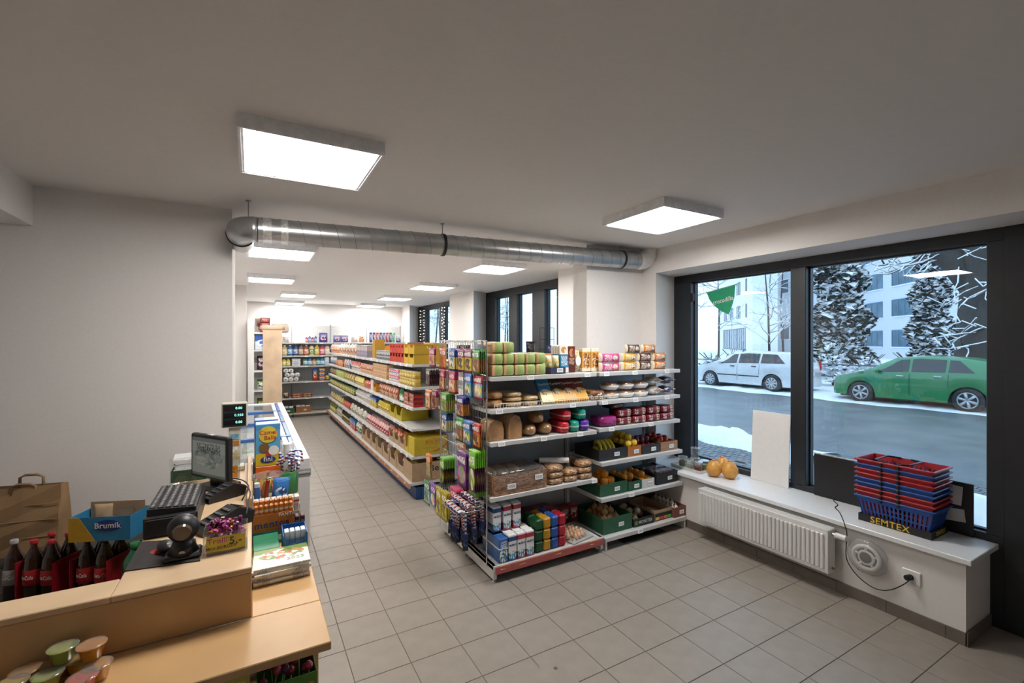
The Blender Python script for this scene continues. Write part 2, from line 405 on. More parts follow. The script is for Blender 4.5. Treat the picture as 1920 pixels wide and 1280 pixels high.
for u, v in ((830, 455), (1164, 483)):
    p = aty(u, v, A.y + (B.y - A.y) * (.45 if u < 900 else .95)) - A; k = p.dot(dn); q = dn * k
    part('clamp', MB().cyl(q - dn * .012, q + dn * .012, RR + .007, n=28).cyl(q - dn * .02, q + dn * .02, RR + .003, n=28, m=1), [rubber, zinc], du)
    part('hanger_rod', MB().cyl(q + Vector((0, 0, RR)), (q.x, q.y, CEIL - A.z), .004, n=6).cyl((q.x, q.y, CEIL - A.z - .006), (q.x, q.y, CEIL - A.z + .002), .018, n=10), zinc, du)
part('hanger_rod', MB().cyl((-.06, .04, RR - .01), (-.06, .04, CEIL - A.z), .004, n=6).cyl((-.06, .04, CEIL - A.z - .006), (-.06, .04, CEIL - A.z + .002), .018, n=10), zinc, du)
we = [D - dn * .01, D + dn * .03] + [D + dn * (.03 + .13 * math.sin(t)) + Vector((0, 0, .13 * (1 - math.cos(t)))) for t in [i * math.pi / 2 / 8 for i in range(1, 9)]]
we.append(Vector((we[-1].x, we[-1].y, CEIL - A.z + .004)))
part('white_elbow', MB().tube(we, RR + .004, 28), pvc, du)
# ---------------------------------------------------------------- ceiling light panels
lampw = mat('white_lamp_frame', (.86, .87, .90), .45)
diff = emat('led_diffuser', (1.0, .955, .90), PANEL_STRENGTH)
LS = .32
fm = MB()
for (a, b, c, d) in ((-LS, -LS, LS, -LS + .012), (-LS, LS - .012, LS, LS), (-LS, -LS + .012, -LS + .012, LS - .012), (LS - .012, -LS + .012, LS, LS - .012)): fm.box(a, b, -.066, c, d, 0)
fm.box(-LS + .012, -LS + .012, -.05, LS - .012, LS - .012, 0)
for (a, b, c, d) in ((-LS + .012, -LS + .012, LS - .012, -LS + .024), (-LS + .012, LS - .024, LS - .012, LS - .012), (-LS + .012, -LS + .024, -LS + .024, LS - .024), (LS - .024, -LS + .024, LS - .012, LS - .024)): fm.box(a, b, -.062, c, d, -.05)
fme = fm.mesh('frame', [lampw])
dme = MB().box(-LS + .024, -LS + .024, -.058, LS - .024, LS - .024, -.05).mesh('diffuser', [diff])
LN = {(.263, 2.64): 'square white led ceiling panel lamp in front of the duct, near the left wall',
      (2.79, 2.55): 'square white led ceiling panel lamp in front of the duct, near the shop window'}
for i, (x, y) in enumerate([(.263, 2.64), (2.79, 2.55), (.27, 5.53), (.26, 8.03), (.83, 10.42), (.82, 12.7), (2.77, 5.37), (2.77, 7.76), (2.78, 10.2), (2.78, 12.6)]):
    lab = LN.get((x, y)) or 'square white led ceiling panel lamp ' + {2: 'just behind the duct elbow over the near freezer end', 3: 'over the far end of the freezer', 4: 'over the aisle beyond the oak end board', 5: 'over the aisle by the back wall shelving', 6: 'just behind the duct over the near window', 7: 'over the middle of the long gondola', 8: 'over the far half of the long gondola', 9: 'over the corner between back shelving and far window'}[i]
    t = thing('ceiling_lamp', lab, 'lamp', (x, y, CEIL + .001), 0, 'square ceiling panel lamps')
    ob('frame', fme, t); ob('diffuser', dme, t)
# ================================================================== THE STREET OUTSIDE
snow = mat('snow', (.84, .86, .88), .8, var=.05, scale=6, bump=.4)
asph = mat('wet_asphalt', (.13, .145, .15), .38, var=.22, scale=1.2, bump=.1)
cobm = mat('wet_granite', (.12, .13, .14), .45, var=.3, scale=30)
struct(MB().box(8.1, -20, -.25, 90, 75, -.04).build('floor_road', asph))
sw = struct(MB().box(4.5, -20, -.25, 8.1, 75, -.02).build('floor_sidewalk', mat('sidewalk_bed', (.10, .11, .12), .8)))
cb = MB().cbox(-.05, -.05, -.03, .05, .05, .012, .008).mesh('cobble', [cobm])
cc = [(6.3 + i * .112, 2.2 + j * .112 + (i % 2) * .05) for i in range(12) for j in range(52)]
cc.sort(key=lambda p: abs(p[0] - 6.9 + (p[1] - 5) * .1) + abs(p[1] - 5.6) * .5)
for p in cc[:280]: ob('cobble', cb, sw, (p[0], p[1], rnd.uniform(-.014, -.006)), (0, 0, rnd.uniform(-.1, .1)))
mb = MB()
for i in range(33):
    for j in range(150):
        p = (4.55 + i * .112, -3 + j * .112 + (i % 2) * .05)
        if any(abs(p[0] - q[0]) < .09 and abs(p[1] - q[1]) < .09 for q in cc[:280]) if 6.2 < p[0] < 7.8 and 2 < p[1] < 8.2 else False: continue
        mb.box(p[0] - .05, p[1] - .05, -.05, p[0] + .05, p[1] + .05, 0)
part('cobble_field', mb, cobm, sw)['kind'] = 'stuff'
def ridge(name, x0, x1, y0, y1, h, n, seed, label, base=-.03, parent=None, ends=True):
    r = random.Random(seed); nx = 9; ny = int((y1 - y0) / .16); vs = []; fs = []
    ph = [r.uniform(0, 6.28) for _ in range(6)]
    for j in range(ny + 1):
        y = y0 + (y1 - y0) * j / ny
        hh = h * (.62 + .2 * math.sin(y * 2.1 + ph[0]) + .16 * math.sin(y * 5.3 + ph[1]) + .12 * math.sin(y * 11 + ph[2])) + r.uniform(0, h * .12)
        wv = .12 * math.sin(y * 1.7 + ph[3]) + .07 * math.sin(y * 4.7 + ph[4])
        for i in range(nx + 1):
            q = i / nx; z = base + hh * (math.sin(math.pi * q) ** .6 if 0 < i < nx else 0) * (.8 + .4 * r.random())
            vs.append((x0 + (x1 - x0) * q + (wv if i in (0, nx) else wv + r.uniform(-.03, .03)), y, z))
    fs = [(j * (nx + 1) + i, j * (nx + 1) + i + 1, (j + 1) * (nx + 1) + i + 1, (j + 1) * (nx + 1) + i) for j in range(ny) for i in range(nx)]
    m = MB(); m.add(vs, fs, 0, True); o = m.build(name, snow); tag(o, label, 'snow'); o['kind'] = 'stuff'; return o
ridge('snow_bank', 7.2, 8.6, 3.9, 26, .20, 0, 3, 'ploughed bank of snow along the near kerb of the road')
ridge('snow_heap', 4.75, 6.0, -1.5, 1.75, .62, 0, 5, 'heap of shovelled snow just outside the shop window')
ridge('snow_strip', 16.15, 19.0, -8, 60, .10, 0, 9, 'trodden snow along the far kerb under the parked cars', base=-.035)
sg = struct(MB().box(18.6, -20, -.06, 90, 75, .05).build('floor_verge', snow))
# ---------------------------------------------------------------- parked cars
def lerp(tab, x):
    for (a, p), (b, q) in zip(tab, tab[1:]):
        if x <= b: return p + (q - p) * max(0, (x - a)) / (b - a)
    return tab[-1][1]
tyre = mat('tyre_rubber', (.018, .019, .02), .7); hubm = mat('alloy_wheel', (.42, .44, .46), .35, .6); cglass = mat('car_glass', (.02, .025, .028), .08, 0, coat=.5)
trimb = mat('black_trim', (.02, .02, .022), .5); lampc = mat('headlamp_glass', (.55, .6, .63), .15, .2); lampr = mat('tail_lamp', (.55, .02, .02), .2); chrome = mat('chrome', (.6, .6, .6), .2, 1)
def car(name, label, L, top, belt, hwt, wh, wr, paint, loc, wins, seams, strip=None, spokes=6):
    t = thing(name, label, 'car', loc)
    N = int(L / .05); vs = []; K = 9
    P = lambda w, l, z: (w, L / 2 - l, z)
    def sect(l):
        tz, hw = lerp(top, l), lerp(hwt, l); bz = min(lerp(belt, l), tz - .015)
        sill = .20
        for c in wh:
            if abs(l - c) < wr + .07: sill = max(sill, wr - .02 + math.sqrt(max(0, (wr + .07) ** 2 - (l - c) ** 2)))
        sill = min(sill, bz - .1); cab = max(0, tz - bz); rw = hw * (1 - .26 * min(1, cab / .38)) if cab > .05 else hw * .93
        return [(hw * .95, sill), (hw, sill + (bz - sill) * .35), (hw * .995, sill + (bz - sill) * .7), (hw * .965, bz), (rw + .02, tz - min(.05, cab * .3)), (rw * .86, tz), (0, tz + .012)]
    for i in range(N + 1):
        s = sect(L * i / N)
        for w, z in s: vs.append(P(-w, L * i / N, z))
        for w, z in s[-2::-1]: vs.append(P(w, L * i / N, z))
    n = 13; fs = [(i * n + k, i * n + k + 1, (i + 1) * n + k + 1, (i + 1) * n + k) for i in range(N) for k in range(n - 1)]
    fs += [tuple(range(n)), tuple(range(N * n, N * n + n))[::-1]]
    m = MB(); m.add(vs, fs, 0, True); part('body', m, paint, t)
    part('underbody', MB().box(-.72, -L / 2 + .25, .16, .72, L / 2 - .25, .42), trimb, t)
    for k, (l0, l1, c0, c1) in enumerate(wins):           # side windows, following the shell
        for sd in (-1, 1):
            q = []; M_ = 8
            for i in range(M_ + 1):
                l = l0 + (l1 - l0) * i / M_; s = sect(l); b_, r_ = s[3], s[4]
                f0 = .08; f1 = .93
                if c0 and i < c0: f1 = .12 + .81 * i / c0
                if c1 and i > M_ - c1: f1 = .12 + .81 * (M_ - i) / c1
                for f in (f0, f1): q.append(P(sd * (b_[0] + (r_[0] - b_[0]) * f + .008), l, b_[1] + (r_[1] - b_[1]) * f))
            mm = MB(); mm.add(q, [(2 * i, 2 * i + 1, 2 * i + 3, 2 * i + 2) for i in range(M_)]); part('side_window', mm, cglass, t)
    for tag_, la, lb in (('windscreen', top[3][0] + .04, top[4][0] - .04), ('rear_window', top[-3][0] + .03, top[-2][0] - .03)):
        q = []
        for i in range(5):
            l = la + (lb - la) * i / 4; s = sect(l)
            for w in (-.9, 0, .9): q.append(P(w * s[5][0], l, s[5][1] + (.025 if w == 0 else .013)))
        mm = MB(); mm.add(q, [(3 * i + k, 3 * i + k + 1, 3 * i + k + 4, 3 * i + k + 3) for i in range(4) for k in (0, 1)], 0, True); part(tag_, mm, cglass, t)
    for l, z0, z1 in seams:
        s = sect(l); mm = MB(); q = []
        for z in [z0 + (z1 - z0) * i / 5 for i in range(6)]:
            w = lerp([(a[1], a[0]) for a in s[:4]], z) + .004
            for dl in (-.006, .006): q.append(P(-w, l + dl, z))
        mm.add(q, [(2 * i, 2 * i + 1, 2 * i + 3, 2 * i + 2) for i in range(5)]); part('door_gap', mm, trimb, t)
        s2 = sect(l - .22); part('door_handle', MB().cbox(-s2[2][0] - .03, L / 2 - l + .12, s2[3][1] - .10, -s2[2][0] + .02, L / 2 - l + .30, s2[3][1] - .07, .008), chrome if strip is None else trimb, t)
    if strip:
        for a, b in strip: s = sect((a + b) / 2); part('rubbing_strip', MB().cbox(-s[1][0] - .015, L / 2 - b, .52, -s[1][0] + .01, L / 2 - a, .56, .006), trimb, t)
    for c in wh:
        for sd in (-1, 1):
            hw = lerp(hwt, c); x = sd * (hw - .10)
            w = part('wheel', MB().tube([(x, L / 2 - c + (wr - .055) * math.cos(a), wr + (wr - .055) * math.sin(a)) for a in [2 * math.pi * i / 24 for i in range(24)]], .085, 8, closed=True), tyre, t)
            hx = x + sd * .07; h = MB().cyl((hx - sd * .05, L / 2 - c, wr), (hx - sd * .01, L / 2 - c, wr), wr * .68, n=24, m=1)
            h.cyl((hx - sd * .01, L / 2 - c, wr), (hx + sd * .012, L / 2 - c, wr), wr * .17, n=12)
            h.tube([(hx, L / 2 - c + wr * .66 * math.cos(a), wr + wr * .66 * math.sin(a)) for a in [2 * math.pi * i / 24 for i in range(24)]], .018, 6, closed=True)
            for k in range(spokes):
                a = 2 * math.pi * k / spokes + .3; e = (hx, L / 2 - c + wr * .64 * math.cos(a), wr + wr * .64 * math.sin(a))
                h.tube([(hx + sd * .005, L / 2 - c, wr), e], [.03, .045], 5)
            part('hub', h, [hubm, trimb], w)
    for sd in (-1, 1):
        s = sect(.12); part('headlamp', MB().ball((sd * s[2][0] * .86, L / 2 - .2, lerp(top, .2) - .10), .10, .22, .075, 10, 6), lampc, t)
        s = sect(L - .1); part('tail_lamp', MB().cbox(sd * lerp(hwt, L - .12) - .03, -L / 2 + .03, .80, sd * lerp(hwt, L - .12) + .03, -L / 2 + .22, 1.12, .01), lampr, t)
        mz = top[3][0] + .35; s = sect(mz); mx_ = sd * (s[3][0] + .09); part('wing_mirror', MB().ball((mx_, L / 2 - mz, s[3][1] + .07), .09, .06, .07, 8, 6), paint if strip is None else paint, t)
    part('number_plate', MB().box(-.26, -L / 2 - .012, .62, .26, -L / 2 + .02, .73), mat('plate_white', (.7, .7, .7), .4), t)
    return t
gpaint = mat('green_car_paint', (.01, .18, .055), .3, 0, coat=1., var=.05); wpaint = mat('dirty_white_car_paint', (.60, .62, .63), .35, 0, coat=.7, var=.06, scale=4)
car('hatchback_car', 'green hatchback parked across the road with snow under its wheels', 4.0,
    [(0, .56), (.06, .74), (.85, .97), (.98, 1.01), (1.72, 1.40), (2.3, 1.47), (3.25, 1.43), (3.66, 1.36), (3.92, 1.0), (4.0, .74)],
    [(0, .70), (.9, .93), (2, .97), (4, 1.03)], [(0, .60), (.10, .74), (.45, .83), (1.2, .865), (3.2, .865), (3.8, .80), (4.0, .70)],
    (.85, 3.31), .31, gpaint, (17.30, 5.92, -.02), [(1.22, 2.05, 6, 0), (2.12, 2.86, 0, 0), (2.93, 3.45, 0, 5)], [(2.08, .34, .95), (2.93, .58, .97)])
car('estate_car', 'dirty white estate car parked across the road with a dark rubbing strip', 4.47,
    [(0, .58), (.06, .76), (.90, 1.0), (1.04, 1.04), (1.85, 1.43), (2.5, 1.50), (3.85, 1.46), (4.20, 1.40), (4.40, 1.04), (4.47, .72)],
    [(0, .72), (.95, .95), (2, .99), (4.47, 1.04)], [(0, .60), (.10, .76), (.45, .85), (1.2, .88), (3.6, .88), (4.3, .82), (4.47, .72)],
    (.88, 3.52), .31, wpaint, (17.75, 11.42, -.02), [(1.30, 2.10, 6, 0), (2.18, 3.02, 0, 0), (3.10, 4.0, 0, 3)], [(2.14, .34, .98), (3.05, .60, 1.0)], strip=[(1.25, 2.12), (2.17, 3.05)], spokes=9)
# ---------------------------------------------------------------- railing beyond the cars
railm = mat('grey_rail_steel', (.12, .14, .16), .5, .4)
rl = thing('street_railing', 'low steel railing behind the parked cars', 'railing', (19.0, 4, 0))
for k in range(14): part('post', MB().cyl((0, k * 2.2 - 3, 0), (0, k * 2.2 - 3, 1.02), .03, n=8), railm, rl)
for z in (1.0, .55): part('rail', MB().cyl((0, -4, z), (0, 28, z), .025, n=8), railm, rl)
# ---------------------------------------------------------------- snowy planting
bark = mat('wet_bark', (.05, .046, .042), .85, var=.35, scale=14, bump=.8); leafd = mat('conifer_needles', (.016, .03, .026), .8, var=.3); twig = mat('dark_twig', (.05, .045, .045), .8)
def leaves(rg, n, fn, size, flat=.6):
    g, s = MB(), MB()
    for _ in range(n):
        p, k = fn(rg); a = rg.uniform(0, 6.28); l = size * rg.uniform(.5, 1.3); w = l * rg.uniform(.35, .7); dz = rg.uniform(-.5, .3) * l
        d = Vector((math.cos(a), math.sin(a), 0)); b = Vector((-d.y, d.x, 0)); q = Vector(p)
        vs = [q - d * l * .5, q + b * w * .5 + Vector((0, 0, .1 * l)), q + d * l * .5 + Vector((0, 0, dz)), q - b * w * .5 - Vector((0, 0, w * flat))]
        (s if rg.random() < k else g).add(vs, [(0, 1, 2), (0, 2, 3)])
    return g, s
def conifer(x, y, h, r, label, seed, n=2600):
    rg = random.Random(seed); t = thing('snowy_conifer', label, 'tree', (x, y, 0), 0, 'snow covered conifers across the road')
    part('trunk', MB().cyl((0, 0, 0), (0, 0, h * .95), r * .12, .02, 8), bark, t)
    def fn(g):
        z = g.random() ** 1.25; rr = r * (1 - z ** 1.6) * (.9 + .2 * math.sin(z * 34)) * math.sqrt(g.uniform(.35, 1)); a = g.uniform(0, 6.28)
        return (rr * math.cos(a), rr * math.sin(a), .3 + z * (h - .3)), .5
    g, s = leaves(rg, n * 2, fn, h * .034)
    for nm, q, m in (('foliage', g, leafd), ('snow_cover', s, snow)): part(nm, q, m, t)['kind'] = 'stuff'
conifer(25.3, 11.75, 11.5, 1.45, 'broad dark conifer dusted with snow, between the two parked cars', 1, 5200)
conifer(26.9, 8.75, 9.2, .95, 'slender conifer thick with snow, behind the green car', 2, 4200)
def branchy(name, label, base, h, seed, nb, r0, spread, snowy=.8, group=None):
    rg = random.Random(seed); t = thing(name, label, 'tree', base, 0, group); w, s = MB(), MB()
    part('trunk', MB().tube([(0, 0, 0), (.03 * h * rg.uniform(-1, 1), .03 * h * rg.uniform(-1, 1), h * .5), (.04 * h * rg.uniform(-1, 1), .04 * h * rg.uniform(-1, 1), h)], [r0, r0 * .6, r0 * .15], 7), twig, t)
    def grow(p, d, l, r, dep):
        pts = [p]
        for i in range(3):
            d = (d + Vector((rg.uniform(-.35, .35), rg.uniform(-.35, .35), rg.uniform(-.2, .25)))).normalized(); pts.append(pts[-1] + d * l / 3)
        w.tube(pts, [r, r * .8, r * .6, r * .4], 4)
        if rg.random() < snowy: s.tube([q + Vector((0, 0, r * 1.1)) for q in pts], [r * 1.0, r * 1.3, r * 1.2, r * .9], 4)
        if dep:
            for k in range(3): grow(pts[rg.randint(1, 3)], (d + Vector((rg.uniform(-1, 1), rg.uniform(-1, 1), rg.uniform(-.3, .5)))).normalized(), l * .62, r * .6, dep - 1)
    for k in range(nb):
        z = h * rg.uniform(.25, .95); a = rg.uniform(0, 6.28); grow(Vector((0, 0, z)), Vector((math.cos(a), math.sin(a), rg.uniform(.1, .9))).normalized(), spread * (1.1 - z / h * .5), r0 * .28, 2)
    part('twigs', w, twig, t)['kind'] = 'stuff'; part('snow_cover', s, snow, t)['kind'] = 'stuff'
    return t
for i, (x, y, h) in enumerate([(23.5, 17.2, 7.5), (26.6, 15.2, 8.2), (22.4, 21.6, 6.5), (27.5, 22.5, 8), (21.9, 13.2, 6.8)]):
    branchy('bare_tree', 'thin bare tree with snow on its twigs behind the white estate car', (x, y, 0), h, 20 + i, 15, .07, 1.5, .9, 'thin bare trees across the road')
for i, (x, y, h) in enumerate([(14, 33, 8), (12.5, 26, 7.5), (16, 44, 9), (20, 36, 9), (11, 37, 8), (19, 50, 10), (24, 44, 10), (13.5, 52, 9)]):
    branchy('bare_tree', 'snowy bare tree further up the street, seen through the rear windows', (x, y, 0), h, 50 + i, 16, .09, 1.7, .9, 'snowy trees up the street')
def bush(x, y, h, r, seed):
    rg = random.Random(seed); t = thing('snowy_bush', 'low bush bowed under fresh snow behind the railing', 'bush', (x, y, 0), 0, 'snow laden bushes behind the railing')
    def fn(g):
        a = g.uniform(0, 6.28); q = math.sqrt(g.random()); z = h * math.sqrt(max(0, 1 - q * q)) * g.uniform(.3, 1); return (r * q * math.cos(a), r * q * math.sin(a), z), .9
    g, s = leaves(rg, 520, fn, .22); part('foliage', g, leafd, t)['kind'] = 'stuff'; part('snow_cover', s, snow, t)['kind'] = 'stuff'
    st = MB()
    for k in range(9): a = rg.uniform(0, 6.28); st.tube([(0, 0, 0), (r * .4 * math.cos(a), r * .4 * math.sin(a), h * .8), (r * .9 * math.cos(a), r * .9 * math.sin(a), h * 1.05)], [.025, .018, .01], 4)
    part('stems', st, twig, t)['kind'] = 'stuff'
for i in [k for k in range(15) if k != 2]: bush(20.0 + (rnd.uniform(0, 1.2) if i > 4 else 0), 2.4 + i * 1.5, rnd.uniform(.9, 1.9), rnd.uniform(.62, .74), 70 + i)
# big old tree behind the green car
bt = thing('old_tree', 'thick old tree trunk with a leaning limb and snowy twigs behind the green hatchback', 'tree', (21.2, 5.40, 0))
part('trunk', MB().tube([(0, 0, 0), (0, .05, 2), (.1, .0, 4), (0, -.15, 6.5), (.2, -.3, 10)], [.95, .78, .72, .66, .5], 14), bark, bt)
lm = part('limb', MB().tube([(0, .1, 3.4), (-.1, .9, 4.7), (-.1, 1.7, 5.5), (-.3, 2.6, 5.9), (-.2, 4, 6.2)], [.5, .40, .34, .28, .16], 10), bark, bt)
rg = random.Random(4); sn, tw = MB(), MB()
sn.tube([(0, .15, 3.95), (-.1, .85, 5.1), (-.1, 1.7, 5.83), (-.3, 2.6, 6.17)], [.1, .12, .12, .08], 6)
for k in range(46):
    z = rg.uniform(1.6, 6.6); p = Vector((-.7, rg.uniform(-.7, .6), z)) if k < 22 else Vector((-.35, rg.uniform(1, 3.6), rg.uniform(4.6, 6.0)))
    d = Vector((rg.uniform(-.8, -.1), rg.uniform(-.4, 1.), rg.uniform(-.6, .4))).normalized(); pts = [p]
    for i in range(5):
        d = (d + Vector((rg.uniform(-.3, .3), rg.uniform(-.4, .4), rg.uniform(-.35, .25)))).normalized(); pts.append(pts[-1] + d * rg.uniform(.16, .32))
        if i > 1:
            e = [pts[-1], pts[-1] + Vector((rg.uniform(-.3, .1), rg.uniform(-.4, .4), rg.uniform(-.3, .3)))]; tw.tube(e, .012, 4); sn.tube([q + Vector((0, 0, .02)) for q in e], .022, 4)
    tw.tube(pts, [.03, .026, .022, .018, .014, .01], 4); sn.tube([q + Vector((0, 0, .025)) for q in pts], [.02, .024, .024, .02, .02, .014], 4)
part('twigs', tw, twig, bt)['kind'] = 'stuff'; part('snow_cover', sn, snow, bt)['kind'] = 'stuff'
# ---------------------------------------------------------------- buildings across the street
def building(name, label, p0, dirv, length, depth, z1, wallm, wins, framem, panem, extra=None):
    """facade runs from p0 along dirv; local x along the facade, local -y towards the street"""
    ang = math.atan2(dirv[1], dirv[0]); t = thing(name, label, 'building', (p0[0], p0[1], 0), ang + math.pi)
    part('wall', MB().box(-length, 0, 0, 0, depth, z1), wallm, t)
    cache = {}
    for (x, z, w, h, nm) in wins:
        k = (round(w, 2), round(h, 2), nm)
        if k not in cache:
            f = MB()
            for a, b, c, d in ((-w / 2, 0, w / 2, .12), (-w / 2, h - .12, w / 2, h), (-w / 2, .12, -w / 2 + .12, h - .12), (w / 2 - .12, .12, w / 2, h - .12)): f.box(a, -.06, b, c, .02, d)
            for q in range(1, nm): f.box(-w / 2 + w * q / nm - .06, -.06, .12, -w / 2 + w * q / nm + .06, .02, h - .12)
            f.box(-w / 2, -.14, -.08, w / 2, .02, 0, 1)
            cache[k] = (f.mesh('window', [framem, snow]), MB().box(-w / 2 + .1, -.03, .1, w / 2 - .1, -.005, h - .1).mesh('pane', [panem]))
        o = ob('window', cache[k][0], t, (x, 0, z)); ob('pane', cache[k][1], o)
    return t
bw = mat('pale_render', (.60, .63, .66), .8, var=.03, scale=2); ww = mat('white_render', (.78, .80, .82), .8, var=.03, scale=2)
bf = mat('blue_frames', (.07, .17, .28), .5); bp = mat('office_pane', (.10, .17, .21), .12, var=.35, scale=.8); dk = mat('dark_frames', (.10, .12, .14), .5); dp = mat('dim_pane', (.13, .18, .22), .15, var=.4, scale=.7)
wl = [(-k * 6.4 - 4.5, 1.3 + f * 3.15, 4.6, 1.75, 4) for k in range(3) for f in range(5)]
bb_ = building('office_building', 'pale office block with rows of blue framed windows behind the conifers', (53.6, 17.2), (.69, .724), 19.6, 8, 18, bw, wl, bf, bp)
# stair tower with glass strips at the left of its facade
tw_ = building('glass_stairwell', 'narrow glazed stair tower between the white house and office block', (67.3, 31.6), (.69, .724), 4.2, 6, 19, bw, [(-2.1, .8 + k * 2.6, 3.4, 2.2, 3) for k in range(7)], bf, bp)
wl = []
for f in range(4):
    for k in range(4): wl.append((-3.2 - k * 4.6, 5.2 + f * 3.5, 2.1 if k != 0 else .7, 1.9, 2 if k else 1))
wl += [(-6 - k * 5.2, .6, 4.8, 3.2, 4) for k in range(3)]
building('white_building', 'white rendered house with small dark windows beyond the white estate car', (57.5, 37.0), (.69, .724), 24, 3, 19, ww, wl, dk, dp)
building('white_wing', 'white side wing with few windows behind the thin bare trees', (62.6, 33.0), (.42, .907), 7, 2.5, 17, ww, [(-4, 2.2, 1.6, 2, 1), (-4, 8.6, 1.3, 1.8, 1)], dk, dp)
# entrance block with painted grey circles
en = thing('entrance_block', 'grey entrance wing with large painted circles behind the old tree', 'building', (37.5, 10.2, 0), math.atan2(-.95, .3))
gw = mat('mural_pale', (.46, .48, .50), .8); gd = mat('mural_grey', (.12, .14, .16), .8); gk = mat('mural_black', (.03, .035, .04), .7)
part('wall', MB().box(-.5, 0, 0, 9, 6, 8.2), gw, en)
for (x, z, r, m) in ((1.6, 3.2, 1.5, gd), (3.0, 5.2, 1.7, gd), (2.5, 2.0, 1.1, gk), (4.4, 3.2, 1.5, gd), (1.4, 6.2, 1.0, gd)): part('painted_circle', MB().cyl((x, -.02 - .01 * r, z), (x, .01, z), r, n=28), m, en)
for (x, z, r) in ((2.6, 3.4, 1.9), (1.2, 1.6, 1.0)): part('painted_ring', MB().tube([(x + r * math.cos(a), -.06, z + r * math.sin(a)) for a in [2 * math.pi * i / 28 for i in range(28)]], .07, 5, closed=True), gk, en)
part('downpipe', MB().cyl((-.4, -.1, 0), (-.4, -.1, 8.2), .09, n=8), gw, en)
# ================================================================== SHOP FURNITURE
shelfm = mat('grey_white_shelf_steel', (.60, .60, .59), .42, .1, var=.03)
panelm = mat('grey_back_panel', (.36, .38, .40), .5, .1, var=.04)
upm = mat('upright_grey', (.30, .31, .32), .5, .2)
tagm = pmat('price_ticket', [(0, (.86, .86, .86))], ink=(.12, .12, .12), inkz=(.25, .8), wr=0, ixs=9., rough=.5)
tagy = pmat('yellow_price_ticket', [(0, (.80, .68, .40))], ink=(.15, .10, .05), inkz=(.25, .8), wr=0, ixs=9., rough=.5)
redst = mat('red_ticket_strip', (.42, .10, .09), .4); redst2 = mat('brown_ticket_strip', (.40, .17, .10), .4)
blueb = mat('blue_plinth', (.012, .06, .20), .45)
chromew = mat('chrome_wire', (.62, .62, .62), .25, 1.); whitew = mat('white_coated_wire', (.82, .80, .78), .4)
tg_me = MB().cbox(-.032, -.003, -.018, .032, .001, .018, .0008).mesh('price_tag', [tagm])
ty_me = MB().cbox(-.034, -.003, -.018, .034, .001, .018, .0008).mesh('price_tag', [tagy])
def shelf(parent, x0, x1, yf, yb, z, org, tags=(), lip=.034, m=shelfm, rail=None, tagme=tg_me, name='shelf'):
    """shelf board with its top at z and a lipped front edge at yf (front looks to -Y)"""
    ox, oy, oz = org
    mb = MB().cbox(x0, yf, z - lip, x1, yf + .012, z + .002, .003).box(x0, yf + .012, z - .012, x1, yb, z).box(x0, yf + .012, z - .03, x0 + .012, yb, z - .012).box(x1 - .012, yf + .012, z - .03, x1, yb, z - .012)
    o = part(name, mb, m, parent, (-ox, -oy, -oz))
    for tx in tags: ob('price_tag', tagme, o, (tx, yf - .002, z - .016), (R(-12), 0, rnd.uniform(-.03, .03)))
    if rail:
        a, b = rail; w = MB()
        for zz in (z + .008, z + .044): w.cyl((a, yf + .004, zz), (b, yf + .004, zz), .0025, n=5)
        k = int((b - a) / .026)
        for i in range(k + 1): w.cyl((a + (b - a) * i / k, yf + .004, z + .002), (a + (b - a) * i / k, yf + .004, z + .044), .002, n=5)
        part('wire_rail', w, whitew, o)
    return o
# ---------------------------------------------------------------- front gondola, bread side
ZA = [1.58, 1.322, 1.064, .632]; ZB = [1.58, 1.322, 1.075, .772, .448]
YF, YB = 3.20, 3.655
GA = (1.61, 3.12, 0)
g = thing('gondola_shelf', 'white metal gondola shelf with bread above milk cartons and a wire end grid', 'shelving', GA)
def loc(mb, nm, m, par=g, org=GA): return part(nm, mb, m, par, (-org[0], -org[1], -org[2]))
loc(MB().box(1.63, 3.66, .1, 2.675, 3.685, 1.60), 'back_panel', panelm)
for x in (1.625, 2.68): loc(MB().cbox(x - .015, 3.645, .0, x + .015, 3.70, 1.62, .003), 'upright', upm)
shelf(g, 1.625, 2.69, YF, YB, ZA[0], GA, [1.99, 2.58])
shelf(g, 1.625, 2.69, YF, YB, ZA[1], GA, [1.70, 2.42], rail=(1.66, 2.68))
shelf(g, 1.625, 2.69, YF, YB, ZA[2], GA, [1.72, 2.12, 2.50])
shelf(g, 1.625, 2.69, YF, YB, ZA[3], GA, [2.66])
bs = shelf(g, 1.61, 2.70, 3.12, 3.66, .135, GA, [1.70, 1.86, 2.20, 2.58], lip=.045, tagme=ty_me, name='base_shelf')
loc(MB().cbox(1.625, 3.112, .072, 2.70, 3.122, .128, .002), 'ticket_strip', redst)
for x in (1.61, 2.67):
    s_ = loc(MB().cbox(x, 3.125, .03, x + .03, 3.66, .135, .003), 'base_side', shelfm)
    for y in (3.15, 3.62): part('foot', MB().cyl((x + .015, y, 0), (x + .015, y, .032), .006, n=8).cyl((x + .015, y, 0), (x + .015, y, .01), .016, n=10), shelfm, s_)
